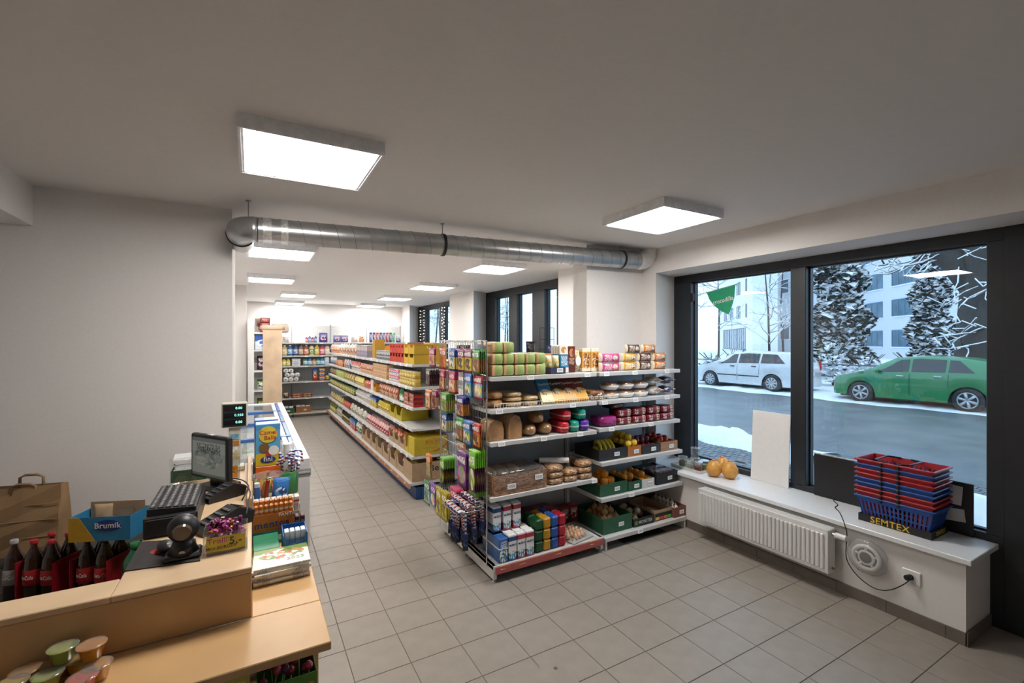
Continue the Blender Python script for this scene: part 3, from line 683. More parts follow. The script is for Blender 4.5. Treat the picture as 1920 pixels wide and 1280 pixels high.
# rear half of the same run, its end carries the sweets
for z in ZA[:3]: loc(MB().cbox(1.625, 3.69, z - .034, 2.69, 4.17, z, .003), 'shelf', shelfm)
loc(MB().cbox(1.60, 3.70, .05, 2.70, 4.25, .135, .003), 'base_shelf', shelfm)
for y in (3.74, 4.18): loc(MB().cyl((1.63, y, 0), (1.63, y, .055), .01, n=8), 'foot', shelfm)
GXW = 1.603
w = MB()
for i in range(21): w.cyl((GXW, 3.235 + i * .05, .30), (GXW, 3.235 + i * .05, 1.86), .0017, n=4)
for i in range(16): w.cyl((GXW - .003, 3.23, .32 + i * .1025), (GXW - .003, 4.24, .32 + i * .1025), .002, n=4)
loc(w, 'wire_grid', chromew)
for y in (3.228, 4.24): loc(MB().cyl((GXW, y, .10 if y < 4 else .06), (GXW, y, 1.87), .006, n=8), 'grid_post', chromew)
loc(MB().cyl((GXW, 3.228, 1.865), (GXW, 4.24, 1.865), .005, n=6), 'grid_rail', chromew)
# ---------------------------------------------------------------- front gondola, fruit side
GB = (2.72, 3.12, 0)
g2 = thing('gondola_shelf', 'white metal gondola shelf with fruit and vegetable crates beside the window sill', 'shelving', GB)
loc(MB().box(2.735, 3.66, .06, 3.74, 3.685, 1.60), 'back_panel', panelm, g2, GB)
for x in (2.735, 3.735): loc(MB().cbox(x - .015, 3.645, .0, x + .015, 3.70, 1.62, .003), 'upright', upm, g2, GB)
shelf(g2, 2.72, 3.775, YF, YB, ZB[0], GB, [2.80, 3.15, 3.58])
shelf(g2, 2.72, 3.775, YF, YB, ZB[1], GB, [2.78, 3.16, 3.58], rail=(2.73, 2.95))
shelf(g2, 2.72, 3.775, YF, YB, ZB[2], GB, [2.86, 3.36])
shelf(g2, 2.72, 3.775, YF - .03, YB, ZB[3], GB, [])
shelf(g2, 2.72, 3.775, YF - .03, YB, ZB[4], GB, [3.08])
shelf(g2, 2.72, 3.775, 3.12, 3.66, .115, GB, [3.14], lip=.035, name='base_shelf')
for x in (2.725, 3.745): loc(MB().cbox(x, 3.125, .0, x + .022, 3.655, .082, .003), 'base_side', shelfm, g2, GB)
tag(MB().cbox(2.98, 3.16, 0, 3.52, 3.42, .008, .003).build('rubber_mat', mat('rubber_mat_black', (.02, .02, .021), .8, bump=.6, scale=160)), 'black ribbed rubber mat under the vegetable shelf', 'mat')
# ---------------------------------------------------------------- long gondola along the aisle (local frame: front looks to -Y, turned to -X)
LX, LY0, LY1 = 1.63, 5.24, 12.0
ZL = [1.59, 1.32, 1.08, .835, .505]
lg = thing('long_gondola', 'long white grocery gondola running down the aisle opposite the freezer', 'shelving', (LX, LY1, 0), R(-90))
LL = LY1 - LY0                                   # local x runs from the far end (0) to the near end (LL)
for y0, y1 in ((.46, .485),): part('back_panel', MB().box(.02, y0, .1, LL - .02, y1, 1.62), panelm, lg)
n_s = 7; seg = LL / n_s
for i in range(n_s + 1): part('upright', MB().cbox(max(0, i * seg - .015), .455, 0, min(LL, i * seg + .015) + .001, .50, 1.64, .003), upm, lg)
for zi, z in enumerate(ZL):
    for i in range(n_s):
        shelf(lg, i * seg + .003, (i + 1) * seg - .003, 0, .455, z, (0, 0, 0), [i * seg + q + rnd.uniform(-.05, .05) for q in (.2, .5, .78)] if i > 1 else [i * seg + .3, i * seg + .7])
for i in range(n_s):
    o = shelf(lg, i * seg + .003, (i + 1) * seg - .003, -.03, .455, .20, (0, 0, 0), [i * seg + q for q in (.2, .5, .8)], lip=.06, tagme=ty_me, name='base_shelf')
    part('ticket_strip', MB().cbox(i * seg + .004, -.036, .135, (i + 1) * seg - .004, -.029, .195, .002), redst2, o)
part('plinth', MB().cbox(.02, .05, 0, LL - .002, .95, .138, .004), blueb, lg)
part('plinth_bracket', MB().cbox(LL - .004, .12, .02, LL + .03, .40, .135, .006), blueb, lg)
for z in ZL + [.2]: part('shelf', MB().cbox(.02, .49, z - .034, LL - .004, .96, z, .003), shelfm, lg)
# ---------------------------------------------------------------- wall shelving at the back
WY = 12.38; ZW = [1.835, 1.515, 1.262, .875, .475]
ws = thing('wall_shelf', 'tall grey wall shelving with toiletries and household goods across the back', 'shelving', (-.05, WY, 0))
WL = 3.72
for i in range(4): part('back_panel', MB().box(i * .93 + .01, .52, .05, (i + 1) * .93 - .01, .545, 2.27), mat('pale_back_panel', (.50, .51, .50), .5), ws)
for i in range(5): part('upright', MB().cbox(i * .93 - .012, .50, 0, i * .93 + .012, .56, 2.3, .003), upm, ws)
for z in ZW:
    for i in range(4): shelf(ws, i * .93 + .004, (i + 1) * .93 - .004, 0, .52, z, (0, 0, 0), [i * .93 + .3, i * .93 + .65])
cream = mat('cream_shelf', (.62, .55, .42), .5)
for i in range(4): shelf(ws, i * .93 + .004, (i + 1) * .93 - .004, -.02, .52, .105, (0, 0, 0), [], m=cream, name='base_shelf'); part('plinth', MB().box(i * .93 + .02, .06, 0, (i + 1) * .93 - .02, .5, .07), upm, ws)
# ---------------------------------------------------------------- side shelving with the oak end panel
oak = mat('oak_board', (.50, .37, .25), .5, var=.16, scale=5)
SY = 9.02
ss = thing('side_shelf', 'grey side shelving with an oak end board beside the freezer', 'shelving', (-.06, SY, 0))
part('end_board', MB().cbox(.225, -.02, 0, .525, .005, 2.06, .003), oak, ss)
part('side_frame', MB().cbox(0, 0, 0, .095, .40, 2.25, .003), shelfm, ss)
part('back_panel', MB().box(.0, .40, 0, .06, 3.2, 2.25), panelm, ss)
for z in (.14, .62, 1.02, 1.36, 1.72, 2.02): part('shelf', MB().cbox(.06, .01, z - .03, .50, 3.2, z, .003), shelfm, ss)
# brown paper roll lying over the end board
tag(MB().ball((.375, 0, 0), .20, .06, .045, 14, 8, e1=.6, e2=.7, jit=.05, rg=rnd).build('paper_bundle', mat('kraft_wrap', (.55, .40, .29), .6, bump=.5), None, (-.06, SY + .03, 2.104)), 'bundle wrapped in brown paper lying over the oak end board', 'bundle')
# ---------------------------------------------------------------- chest freezer
FZ = .85; FX0, FX1, FY0, FY1 = -.46, .44, 4.33, 8.52
wm = mat('freezer_white', (.74, .76, .78), .3, var=.02); fgrey = mat('freezer_grey', (.38, .40, .42), .4); fblue = mat('freezer_blue', (.03, .12, .36), .35)
lid = glassmat('freezer_glass', (.93, .96, .97), refl=1.0, base=.08)
fz = thing('chest_freezer', 'long white chest freezer with sliding glass lids and blue cross bars', 'freezer', (FX0, FY0, 0))
W_, L_ = FX1 - FX0, FY1 - FY0
part('body', MB().cbox(0, 0, .08, W_, .05, FZ - .04, .006).cbox(0, L_ - .05, .08, W_, L_, FZ - .04, .006).cbox(0, .05, .08, .05, L_ - .05, FZ - .04, .006).cbox(W_ - .05, .05, .08, W_, L_ - .05, FZ - .04, .006).box(.03, .03, .08, W_ - .03, L_ - .03, .40), wm, fz)
part('plinth', MB().box(.04, .04, 0, W_ - .04, L_ - .04, .08), upm, fz)
part('bumper', MB().cbox(-.005, -.012, .70, W_ + .008, .0, .765, .006).cyl((.0, -.012, .732), (W_, -.012, .732), .014, n=10), fgrey, fz)
rm = MB()
for a in ((0, 0, W_, .075), (0, L_ - .075, W_, L_), (0, .075, .075, L_ - .075), (W_ - .075, .075, W_, L_ - .075)): rm.cbox(a[0], a[1], FZ - .045, a[2], a[3], FZ, .006)
part('rim', rm, wm, fz)
for x0 in (.078, W_ - .115): part('lid_track', MB().cbox(x0, .075, FZ - .03, x0 + .036, L_ - .075, FZ + .004, .003), fblue, fz)
half = L_ / 4
for i in range(4):
    y0 = .08 + i * (L_ - .16) / 4; y1 = y0 + (L_ - .16) / 4
    l_ = part('glass_lid', MB().box(.10, y0, FZ - .012 - .008 * (i % 2), W_ - .10, y1, FZ - .006 - .008 * (i % 2)), lid, fz)
    part('lid_frame', MB().cbox(W_ - .17, y0 + .01, FZ - .004, W_ - .125, y1 - .01, FZ + .008, .002), wm, l_)
for y in ((L_ - .16) * .25 + .08, (L_ - .16) * .5 + .08, (L_ - .16) * .75 + .08): part('cross_bar', MB().cbox(.08, y - .03, FZ - .02, W_ - .08, y + .03, FZ + .014, .005), fblue, fz)
for i in range(16):
    w_, d_ = rnd.uniform(.14, .20), rnd.uniform(.2, .34); x = -.27 + (i % 3) * .25; y = FY0 + .22 + (i // 3) * .66
    c = [(.30, .42, .55), (.62, .62, .6), (.45, .12, .12), (.55, .5, .3), (.2, .35, .2), (.5, .3, .2)][i % 6]
    tag(MB().cbox(-w_ / 2, -d_ / 2, 0, w_ / 2, d_ / 2, rnd.uniform(.08, .26), .008).build('frozen_food_box', pmat('frozen_print%d' % (i % 6), [(0, c)], [(.8, .8, .8), c, (.9, .8, .6)], ink=(.9, .9, .9), axis='Y', wr=.1), None, (x, y, .401)), 'frozen food pack lying under the freezer glass', 'frozen food', 'frozen packs in the chest freezer')
# ---------------------------------------------------------------- sales counter
beech = mat('beech_board', (.60, .37, .17), .38, var=.09, scale=3.5); beech2 = mat('pale_beech_top', (.66, .47, .29), .42, var=.10, scale=4)
ZC, ZT = .80, .994
CX1, CY0, CYB = .245, 1.727, 2.026
ct = thing('sales_counter', 'beech sales counter with a raised top board beside the wall', 'counter', (0, 2, 0))
def cp(nm, m, *b, c=.003): return part(nm, MB().cbox(b[0], b[1] - 2, b[2], b[3], b[4] - 2, b[5], c), m, ct)
cp('counter_top', beech, -2.2, CY0, ZC - .03, CX1, CYB - .001, ZC); cp('counter_top', beech, -.0, CYB + .001, ZC - .03, CX1, 4.02, ZC)
cp('front_panel', beech, -2.2, CYB + .02, .0, -.02, CYB + .045, ZC - .03); cp('side_panel', beech, .215, CYB - .03, 0, .235, CYB + .0, ZC - .03)
cp('back_panel', beech, .08, 2.03, 0, .10, 4.0, ZC - .03)
cp('raised_front', beech, -2.2, CYB, ZC, 0, CYB + .022, ZT - .022); cp('raised_side', beech, -.022, CYB + .022, ZC, 0, 3.78, ZT - .022)
cp('raised_top', beech2, -.417, CYB, ZT - .022, 0, 3.78, ZT); cp('raised_ledge', beech2, -2.2, CYB, ZT - .022, -.418, CYB + .139, ZT)
cp('inner_panel', beech, -.417, CYB + .14, 0, -.40, 3.78, ZT - .022)
for z in (.30, .56): cp('display_shelf', beech, -1.2, CY0 + .05, z - .018, .215, CYB + .02, z)
cp('riser_edge', beech, -.024, 2.75, ZT, 0, 3.78, ZT + .05)
# raised edge screws and stains are left to the wood; a white bag end hangs on the far corner
# low bench behind the counter that carries the drinks
bn = thing('storage_bench', 'dark low bench behind the counter under the drink bottles', 'bench', (-1.1, 3.0, 0))
dkw = mat('dark_board', (.05, .045, .04), .6)
part('bench_top', MB().cbox(-.65, .0, .39, .63, .72, .42, .004), dkw, bn); part('bench_top', MB().cbox(-.65, .75, .55, .63, 1.05, .58, .004), dkw, bn)
for x in (-.64, .60): part('bench_side', MB().box(x, .02, 0, x + .02, .71, .39), dkw, bn); part('bench_side', MB().box(x, .76, 0, x + .02, 1.05, .55), dkw, bn)
# ---------------------------------------------------------------- radiator under the sill
rw = mat('radiator_white', (.80, .80, .79), .3, var=.01); rdark = mat('radiator_slot', (.10, .10, .10), .6)
pL = atx(1309, 925, 3.66); pR = atx(1552, 1000, 3.66)
Y0r, Y1r = atx(1551.5, 1010, 3.66).y, atx(1309, 925, 3.66).y
zt, zb = .475, .16
rd = thing('radiator', 'long white panel radiator with vertical flutes under the window sill', 'radiator', (3.66, (Y0r + Y1r) / 2, zb))
Lr = (Y1r - Y0r) / 2; hr = zt - zb
fp = MB().cbox(0, -Lr, 0, .012, Lr, hr, .003); part('front_panel', fp, rw, rd)
nf = 33; fl_ = MB()
for i in range(nf):
    y = -Lr + .035 + (2 * Lr - .07) * i / (nf - 1)
    fl_.cbox(-.012, y - .0135, .028, .002, y + .0135, hr - .028, .007)
part('flutes', fl_, rw, rd)
part('side_cover', MB().cbox(0, -Lr - .003, 0, .10, -Lr + .002, hr, .001), rw, rd); part('side_cover', MB().cbox(0, Lr - .002, 0, .10, Lr + .003, hr, .001), rw, rd)
part('back_panel', MB().box(.088, -Lr, .0, .10, Lr, hr - .005), rw, rd)
gr = MB().box(.0, -Lr, hr - .002, .014, Lr, hr + .004).box(.086, -Lr, hr - .002, .10, Lr, hr + .004).box(.047, -Lr, hr - .002, .053, Lr, hr + .004)
for i in range(96): y = -Lr + 2 * Lr * (i + .5) / 96; gr.box(.012, y - .004, hr - .002, .088, y + .004, hr + .003)
part('top_grille', gr, rw, rd); part('convector', MB().box(.03, -Lr + .02, .02, .07, Lr - .02, hr - .03), rdark, rd)
part('bleed_valve', MB().cyl((.06, -Lr, .03), (.06, -Lr - .02, .03), .009, n=10), mat('brass', (.45, .35, .2), .35, 1), rd)
vv = part('valve_head', MB().cyl((.05, -Lr, hr - .03), (.05, -Lr - .03, hr - .03), .012, n=12, m=1).cyl((.05, -Lr - .03, hr - .03), (.05, -Lr - .10, hr - .03), .021, n=16), [rw, chromew], rd)
for y in (-Lr + .2, Lr - .2): part('wall_bracket', MB().box(.10, y - .02, .05, .142, y + .02, hr - .05), rw, rd)
# ---------------------------------------------------------------- socket, cable, foil wrapped roll
sk = thing('wall_socket', 'white wall socket with a black plug below the window sill', 'socket', (3.80, 1.335, .303))
part('plate', MB().cbox(-.012, -.05, -.045, .001, .05, .045, .004).cyl((-.014, 0, 0), (-.004, 0, 0), .028, n=20), rw, sk)
part('plug', MB().cyl((-.05, .012, 0), (-.012, .0, 0), .017, .019, n=14), rubber, sk)
pts = [atx(*p, 3.77) for p in ((1711, 1081), (1700, 1092), (1672, 1104), (1645, 1102), (1618, 1085), (1598, 1062), (1589, 1040))]
pts = [Vector((3.75, p.y, p.z)) for p in pts]
pts += [Vector((3.735, atx(1588, 1015, 3.735).y, .47)), Vector((3.735, atx(1584, 990, 3.735).y, .53)), atz(1581, 975, .549), atz(1574, 960, .552), atz(1566, 951, .55), atz(1571, 946, .55), atz(1563, 938, .55), atz(1567, 929, .56)]
def smooth(p, n=5):
    out = []
    for i in range(len(p) - 1):
        a, b, c, d = p[max(0, i - 1)], p[i], p[i + 1], p[min(len(p) - 1, i + 2)]
        for k in range(n):
            t = k / n; out.append(.5 * ((2 * b) + (c - a) * t + (2 * a - 5 * b + 4 * c - d) * t * t + (3 * b - a - 3 * c + d) * t ** 3))
    return out + [p[-1]]
tag(MB().tube(smooth(pts), .0035, 6).build('power_cable', rubber), 'thin black power cable hanging from the sill to the wall socket', 'cable')
fo = aty(1622, 1046, 1.62); fo = atx(1622, 1046, 3.72)
ri = thing('film_wrapped_fan', 'white spoked fan ring wrapped in clear film against the wall beside the radiator', 'fan', (3.755, fo.y, fo.z))
film = glassmat('clear_film', (.96, .96, .96), refl=1., base=.10, milky=.16, rough=.12, wob=.8)
def ringy(r, n=24): return [(-.02, r * math.cos(a), r * math.sin(a)) for a in [2 * math.pi * i / n for i in range(n)]]
part('rim', MB().tube(ringy(.078), .013, 8, closed=True).tube(ringy(.042), .010, 8, closed=True), whitew, ri)
part('hub', MB().cyl((-.03, 0, 0), (.0, 0, 0), .036, n=20), mat('hub_dark', (.06, .06, .06), .3, .5), ri)
for k in range(5): a = k * 1.2566 + .3; part('spoke', MB().tube([(-.022, .04 * math.cos(a), .04 * math.sin(a)), (-.022, .078 * math.cos(a), .078 * math.sin(a))], .008, 6), whitew, ri)
part('backing', MB().cyl((.0, 0, 0), (.02, 0, 0), .075, n=24), mat('grey_back', (.25, .25, .25), .5), ri)
part('film_wrap', MB().ball((-.005, 0, 0), .04, .125, .118, 20, 12, jit=.05, rg=rnd), film, ri)
# ================================================================== GOODS: prototypes
def bag_mb(w, h, d, seed=0, nx=7, nz=8, fin=.06, hdr=0., tie=0.):
    """flow-wrapped bag standing on its lower seam: pillow body, flat crimped seams top and bottom"""
    rg = random.Random(seed); m = MB(); vs = []
    for side in (-1, 1):
        for j in range(nz + 1):
            v = j / nz; f = fin / (1 + 0)
            for i in range(nx + 1):
                u = -1 + 2 * i / nx; t = (1 - abs(u) ** 3.2) ** .7 if abs(u) < 1 else 0
                q = 0 if (v <= f or v >= 1 - f - hdr) else math.sin(math.pi * (v - f) / (1 - 2 * f - hdr)) ** .55
                k = .93 + .07 * (1 - q) + (.012 * rg.uniform(-1, 1) if 0 < j < nz else 0)
                y = side * d / 2 * t * q * rg.uniform(.88, 1.08)
                vs.append((u * w / 2 * k, y + (side * .0006), v * h))
    n = nx + 1; o = n * (nz + 1); fs = []
    for j in range(nz):
        for i in range(nx):
            a = j * n + i; fs.append((a, a + 1, a + n + 1, a + n)); fs.append((o + a + 1, o + a, o + a + n, o + a + n + 1))
    for j in range(nz): fs += [(j * n, j * n + n, o + j * n + n, o + j * n), (j * n + nx, o + j * n + nx, o + j * n + n + nx, j * n + n + nx)]
    for i in range(nx): fs += [(i, o + i, o + i + 1, i + 1), (nz * n + i, nz * n + i + 1, o + nz * n + i + 1, o + nz * n + i)]
    return m.add(vs, fs, 0, True)
def P_box(key, name, w, d, h, m, c=.003): return proto(key, name, [(name, MB().cbox(-w / 2, -d / 2, 0, w / 2, d / 2, h, c).mesh(name, [m]), None, None)])
def P_bag(key, name, w, h, d, m, seed=0, hdr=0.): return proto(key, name, [(name, bag_mb(w, h, d, seed, hdr=hdr).mesh(name, [m]), None, None)])
def P_jar(key, name, r, h, m, lidm, n=14): return proto(key, name, [(name, MB().lathe([(r * .9, 0), (r, .01), (r, h * .80), (r * .88, h * .88)], n).mesh(name, [m]), None, None), ('lid', MB().lathe([(r * .92, h * .86), (r * .94, h * .87), (r * .94, h), (r * .8, h + .001)], n).mesh('lid', [lidm]), (0, 0, 0), (0, 0, 0))])
def P_can(key, name, r, h, m, topm, n=14): return proto(key, name, [(name, MB().lathe([(r * .93, 0), (r, .006), (r, h - .006), (r * .94, h)], n).mesh(name, [m]), None, None), ('lid', MB().lathe([(r * .93, h - .001), (r * .93, h + .003), (r * .86, h + .003), (r * .84, h + .001)], n).mesh('lid', [topm]), (0, 0, 0), (0, 0, 0))])
def P_bottle(key, name, r, h, m, labm, capm, neck=.35, sx=1., sy=1., n=14):
    hb = h * (1 - neck)
    return proto(key, name, [(name, MB().lathe([(r * .8, 0), (r, .012), (r, hb), (r * .85, hb + h * neck * .25), (r * .42, hb + h * neck * .6), (r * .34, hb + h * neck * .75), (r * .34, h * .94)], n, sx=sx, sy=sy).mesh(name, [m]), None, None),
        ('label', MB().lathe([(r * 1.01, hb * .2), (r * 1.015, hb * .21), (r * 1.015, hb * .86), (r * 1.01, hb * .87)], n, sx=sx, sy=sy).mesh('label', [labm]), (0, 0, 0), (0, 0, 0)),
        ('cap', MB().lathe([(r * .40, h * .92), (r * .42, h * .925), (r * .42, h), (r * .36, h + .002)], n).mesh('cap', [capm]), (0, 0, 0), (0, 0, 0))])
def tray_mb(w, d, h, th=.004, cut=None, wav=0.):
    """open topped box; cut = height of the lowered front wall"""
    m = MB().box(-w / 2, -d / 2, 0, w / 2, d / 2, th); hf = h if cut is None else cut
    if cut is None: m.box(-w / 2, -d / 2, th, w / 2, -d / 2 + th, h)
    else: m.prism([(-w / 2, th), (w / 2, th), (w / 2, h), (w * .46, h), (w * .38, (h + cut) / 2 * 1.05), (w * .26, cut), (-w * .26, cut), (-w * .38, (h + cut) / 2 * 1.05), (-w * .46, h), (-w / 2, h)], 1, -d / 2, -d / 2 + th)
    m.box(-w / 2, d / 2 - th, th, w / 2, d / 2, h); m.box(-w / 2, -d / 2 + th, th, -w / 2 + th, d / 2 - th, h); m.box(w / 2 - th, -d / 2 + th, th, w / 2, d / 2 - th, h); return m
def P_tray(key, name, w, d, h, m, cut=None, th=.004): return proto(key, name, [(name, tray_mb(w, d, h, th, cut).mesh(name, [m]), None, None)])
kraft = mat('corrugated_card', (.42, .29, .18), .75, var=.08, scale=18)
# ---------------------------------------------------------------- bread side, top shelf
clearfilm = glassmat('bread_film', (.97, .97, .96), refl=1., base=.07, rough=.10, wob=.5)
toast = pmat('toast_pack', [(0, 'c79a6a'), (.06, 'd9b689'), (.24, '9fb568'), (.93, 'cfae85')], axis='X', rough=.3, wr=.35)
proto('toast', 'toast_pack', [('toast_pack', MB().ball((0, 0, .046), .0505, .10, .0455, 16, 10, e1=.3, e2=.3).mesh('toast_pack', [toast]), None, None)])
z = ZA[0] + .003
for tier, cnt in ((0, 5), (1, 5), (2, 2)):
    for i in range(cnt): put('toast', (1.702 + i * .1025, 3.32, z + tier * .0915), 0, 'small sliced toast pack with a green band stacked on the top bread shelf', 'bread', 'green banded toast packs')
tr = tag(tray_mb(.155, .20, .055).build('display_tray', mat('navy_card', '33395a', .6), None, (2.29, 3.33, z)), 'navy card tray holding two crispbread packs', 'tray')
ob('price_tag', tg_me, tr, (.015, -.103, .03))
cw = pmat('cracker_wrap', [(0, 'd8cfae'), (.55, 'd9c98b'), (.8, 'd4cdbc')], ['c9a650', 'e0d7b0', '8a9a55'], zc=.35, rz=.3, wr=.5)
P_bag('cracker', 'cracker_bag', .07, .15, .06, cw, 3)
for x in (2.255, 2.328): put('cracker', (x, 3.33, z + .006), 0, 'clear bag of pale crackers standing in the navy tray', 'crackers', 'crackers in the navy tray')
bw_ = pmat('wafer_blue', [(0, 'e9e2d6'), (.18, '2b83ad'), (.66, 'ece6da')], ['c98d55', 'efe0c8', 'a66b3c'], zc=.82, rx=.33, rz=.12, ink='f4f4f4', inkz=(.25, .6))
P_box('wafer', 'wafer_box', .085, .024, .245, bw_)
for k in range(4): put('wafer', (2.405 + k * .006, 3.33 + .030 * (3 - k), z), R(-6), 'tall white and blue wafer box with nuts pictured', 'wafers', 'white and blue wafer boxes', rx=R(-4))
P_box('wafer2', 'wafer_box', .075, .03, .235, pmat('wafer_brown', [(0, '5c2a22'), (.5, '6e3227')], ['c68a58', '8c4a33', 'e2c49c'], zc=.75, rx=.3, rz=.16, ink='d9b9a0', inkz=(.3, .55)))
put('wafer2', (2.505, 3.34, z), R(-6), 'tall brown chocolate wafer box beside the blue wafer boxes', 'wafers')
rw_ = pmat('rice_cake', [(0, 'c9b289')], ['e8dcc4', 'b49a6b', 'd8c6a2', '8f8770'], rx=.6, rz=.6, wr=.5, sc=9)
P_bag('rice', 'rice_cake_bag', .084, .20, .08, rw_, 5)
o = put('rice', (2.588, 3.38, z), 0, 'clear bag of round wafers with a white oval label', 'wafers'); ob('label', MB().cyl((0, 0, 0), (0, -.004, 0), .03, n=18).mesh('label', [whitesill]), o, (0, -.040, .10), (0, 0, 0), (1, 1, 1.5))
wf = pmat('wafer_tall', [(0, 'e9d9c4'), (.15, 'dca64b'), (.85, 'ecdcc6')], ['f0e3d2', 'b5793f', 'e7b455', '8a4a36'], rx=.34, rz=.34, ink='7a3c28', inkz=(.2, .8), ixs=5., sc=10)
P_box('tallw', 'wafer_box', .098, .05, .215, wf)
for x in (2.722 - .04, 2.722 + .062): put('tallw', (x, 3.36, z), 0, 'tall beige window box of hazelnut wafers beside the roll cakes', 'wafers', 'tall beige wafer boxes')
# roll cakes
def roll(key, c1, c2, c3, L=.20):
    m = pmat('roll_' + key, [(0, 'd9cdb5'), (.12, c1), (.72, c2), (.9, 'e6ddcd')], [c3, 'efe6d4', c3], zc=.66, rx=.3, rz=.12, axis='X', ink='f6efe2', inkz=(.2, .5), wr=.35)
    b = bag_mb(.085, L, .075, 11); b.v = [(zz - L / 2, y, x + .040) for x, y, zz in b.v]; b.f = [f[::-1] for f in b.f]
    return proto(key, 'roll_cake', [('roll_cake', b.mesh('roll_cake', [m]), None, None)])
roll('r_pink', 'c2488a', 'b9437f', 'd9a560', .27); roll('r_yel', 'dba93a', 'd9a437', '7a4526'); roll('r_brn', '5b3a2c', '4d2f24', 'a87a5a'); roll('r_org', 'd07d2d', 'cf7a2a', '6a3a24')
def rc(k, x, t, dx=0): put(k, (x, 3.30, z + t * .083), 0, {'r_pink': 'pink roll cake pack', 'r_yel': 'yellow roll cake pack', 'r_brn': 'dark brown roll cake pack', 'r_org': 'orange roll cake pack'}[k] + ' stacked on the top shelf beside the window', 'cake', 'roll cakes on the top shelf')
for k, x in (('r_pink', 2.93), ('r_yel', 3.17), ('r_brn', 3.375), ('r_org', 3.58)): rc(k, x, 0)
for k, x in (('r_pink', 2.93), ('r_yel', 3.17), ('r_brn', 3.375), ('r_org', 3.58)): rc(k, x, 1)
for k, x in (('r_brn', 3.22), ('r_org', 3.43)): rc(k, x, 2)
# ---------------------------------------------------------------- second shelf
z = ZA[1] + .003
bun = pmat('bun_crust', [(0, 'b98450'), (.4, '9c6130')], ['c99a64', 'a86e3a', 'd8b488'], rx=.5, rz=.5, wr=.5, sc=4)
proto('bun', 'bun_bag', [('bun_bag', MB().ball((0, 0, .034), .072, .10, .034, 14, 8, e1=.7, jit=.05, rg=rnd).mesh('bun_bag', [bun]), None, None)])
for k in range(2): put('bun', (1.72, 3.35, z + .067 * k), 0, 'flat bag of brown rolls stacked at the end of the second bread shelf', 'bread', 'bags of brown rolls')
pit = pmat('pita', [(0, 'c7a878'), (.6, 'd6bb90')], ['e0c9a2', 'bd9562', 'd3b486'], rx=.6, rz=.6, wr=.5)
proto('pita', 'flatbread_pack', [('flatbread_pack', MB().ball((0, 0, .020), .076, .12, .0195, 14, 8, e1=.5, e2=.7, jit=.03, rg=rnd).mesh('flatbread_pack', [pit]), None, None)])
for i, (x, k) in enumerate(((1.885, 0), (1.885, 1), (1.885, 2), (2.045, 0), (2.045, 1))): put('pita', (x, 3.36, z + .0395 * k), R(2 * (k % 2)), 'flat pack of pale flatbread beside the chocolate boxes', 'bread', 'flatbread packs')
tor = [('2a7fb8', 'e3d08a', 'blue'), ('3a2a22', 'd6a23c', 'dark brown'), ('6b2030', 'e0a75a', 'dark red'), ('7a3326', 'dda13c', 'reddish brown')]
lw_ = mat('cream_lettering', (.85, .82, .72), .5)
for i, (c1, c2, nm) in enumerate(tor):
    m = pmat('tortina' + nm, [(0, c2), (.45, c1)], [c2, 'e8d9b0', c2, '8a5a30'], zc=.42, rx=.42, rz=.13, rough=.35, wr=.05)
    me = MB().cbox(-.06, -.018, 0, .06, .018, .235, .003).mesh('wafer_box', [m])
    proto('tort%d' % i, 'wafer_box', [('wafer_box', me, None, None), ('lettering', text_me('Tortina', .034, lw_), (0, -.0185, .178), (R(90), R(-6), 0))])
    put('tort%d' % i, (2.19 + i * .123, 3.235, z + .012), R(-5), nm + ' wafer box leaning back behind the wire rail', 'wafers', None, rx=R(-38))
cakem = pmat('choc_cake', [(0, 'd8c8ae'), (.3, 'e4d8c2'), (.6, '9a6a48')], ['5e3a28', 'f0e6d2', '7a4a32'], rx=.5, rz=.3, wr=.3, sc=8)
proto('ccake', 'cake_pack', [('cake_pack', MB().ball((0, 0, .045), .085, .11, .045, 16, 8, e1=.4, e2=.4).mesh('cake_pack', [cakem]), None, None)])
put('ccake', (2.758, 3.36, z), 0, 'clear cake pack with chocolate wave pattern on the second shelf', 'cake')
wt = mat('white_tray_paper', (.82, .81, .80), .5, bump=.4); gold = mat('golden_crust', (.58, .33, .13), .5, var=.3, scale=25); cher = mat('cherry_label', (.55, .05, .05), .4)
clr = glassmat('cake_film', (.98, .98, .98), refl=1., base=.09, rough=.08, wob=.6, milky=.05)
cake_parts = [('bundt_cake', MB().lathe([(.066, 0), (.084, .02), (.092, .043), (.078, .04)], 16, sy=1.15).mesh('bundt_cake', [wt]), None, None),
    ('cake', MB().ball((0, 0, .034), .072, .088, .036, 16, 8, jit=.05, rg=rnd).mesh('cake', [gold]), (0, 0, 0), (0, 0, 0)), ('film', MB().ball((0, 0, .036), .088, .105, .0385, 14, 8, e1=.7, jit=.06, rg=rnd).mesh('film', [clr]), (0, 0, 0), (0, 0, 0)), ('sticker', MB().box(-.025, -.04, .070, .025, 0, .0745).mesh('sticker', [cher]), (0, 0, 0), (R(18), 0, 0))]
proto('bundt', 'bundt_cake', cake_parts)
for i, x in enumerate((2.945, 3.132, 3.319)):
    for k in (0, 1): put('bundt', (x, 3.33, z + .083 * k), R(10 * (i - 1)), 'golden bundt cake in a white paper tray under clear film', 'cake', 'bundt cakes on the second shelf')
wbm = pmat('white_sack', [(0, 'd9dade'), (.35, 'e4e4e6'), (.7, 'c3a98c')], ['d9d9dc', 'b98a60', 'eeeeee'], rx=.4, rz=.3, wr=.6); wbd = pmat('white_navy_sack', [(0, 'd5d8dc'), (.55, '20283c'), (.85, 'dfe1e4')], ['e6e6e8', '2a3350', '7a3040'], rx=.45, rz=.28, wr=.6)
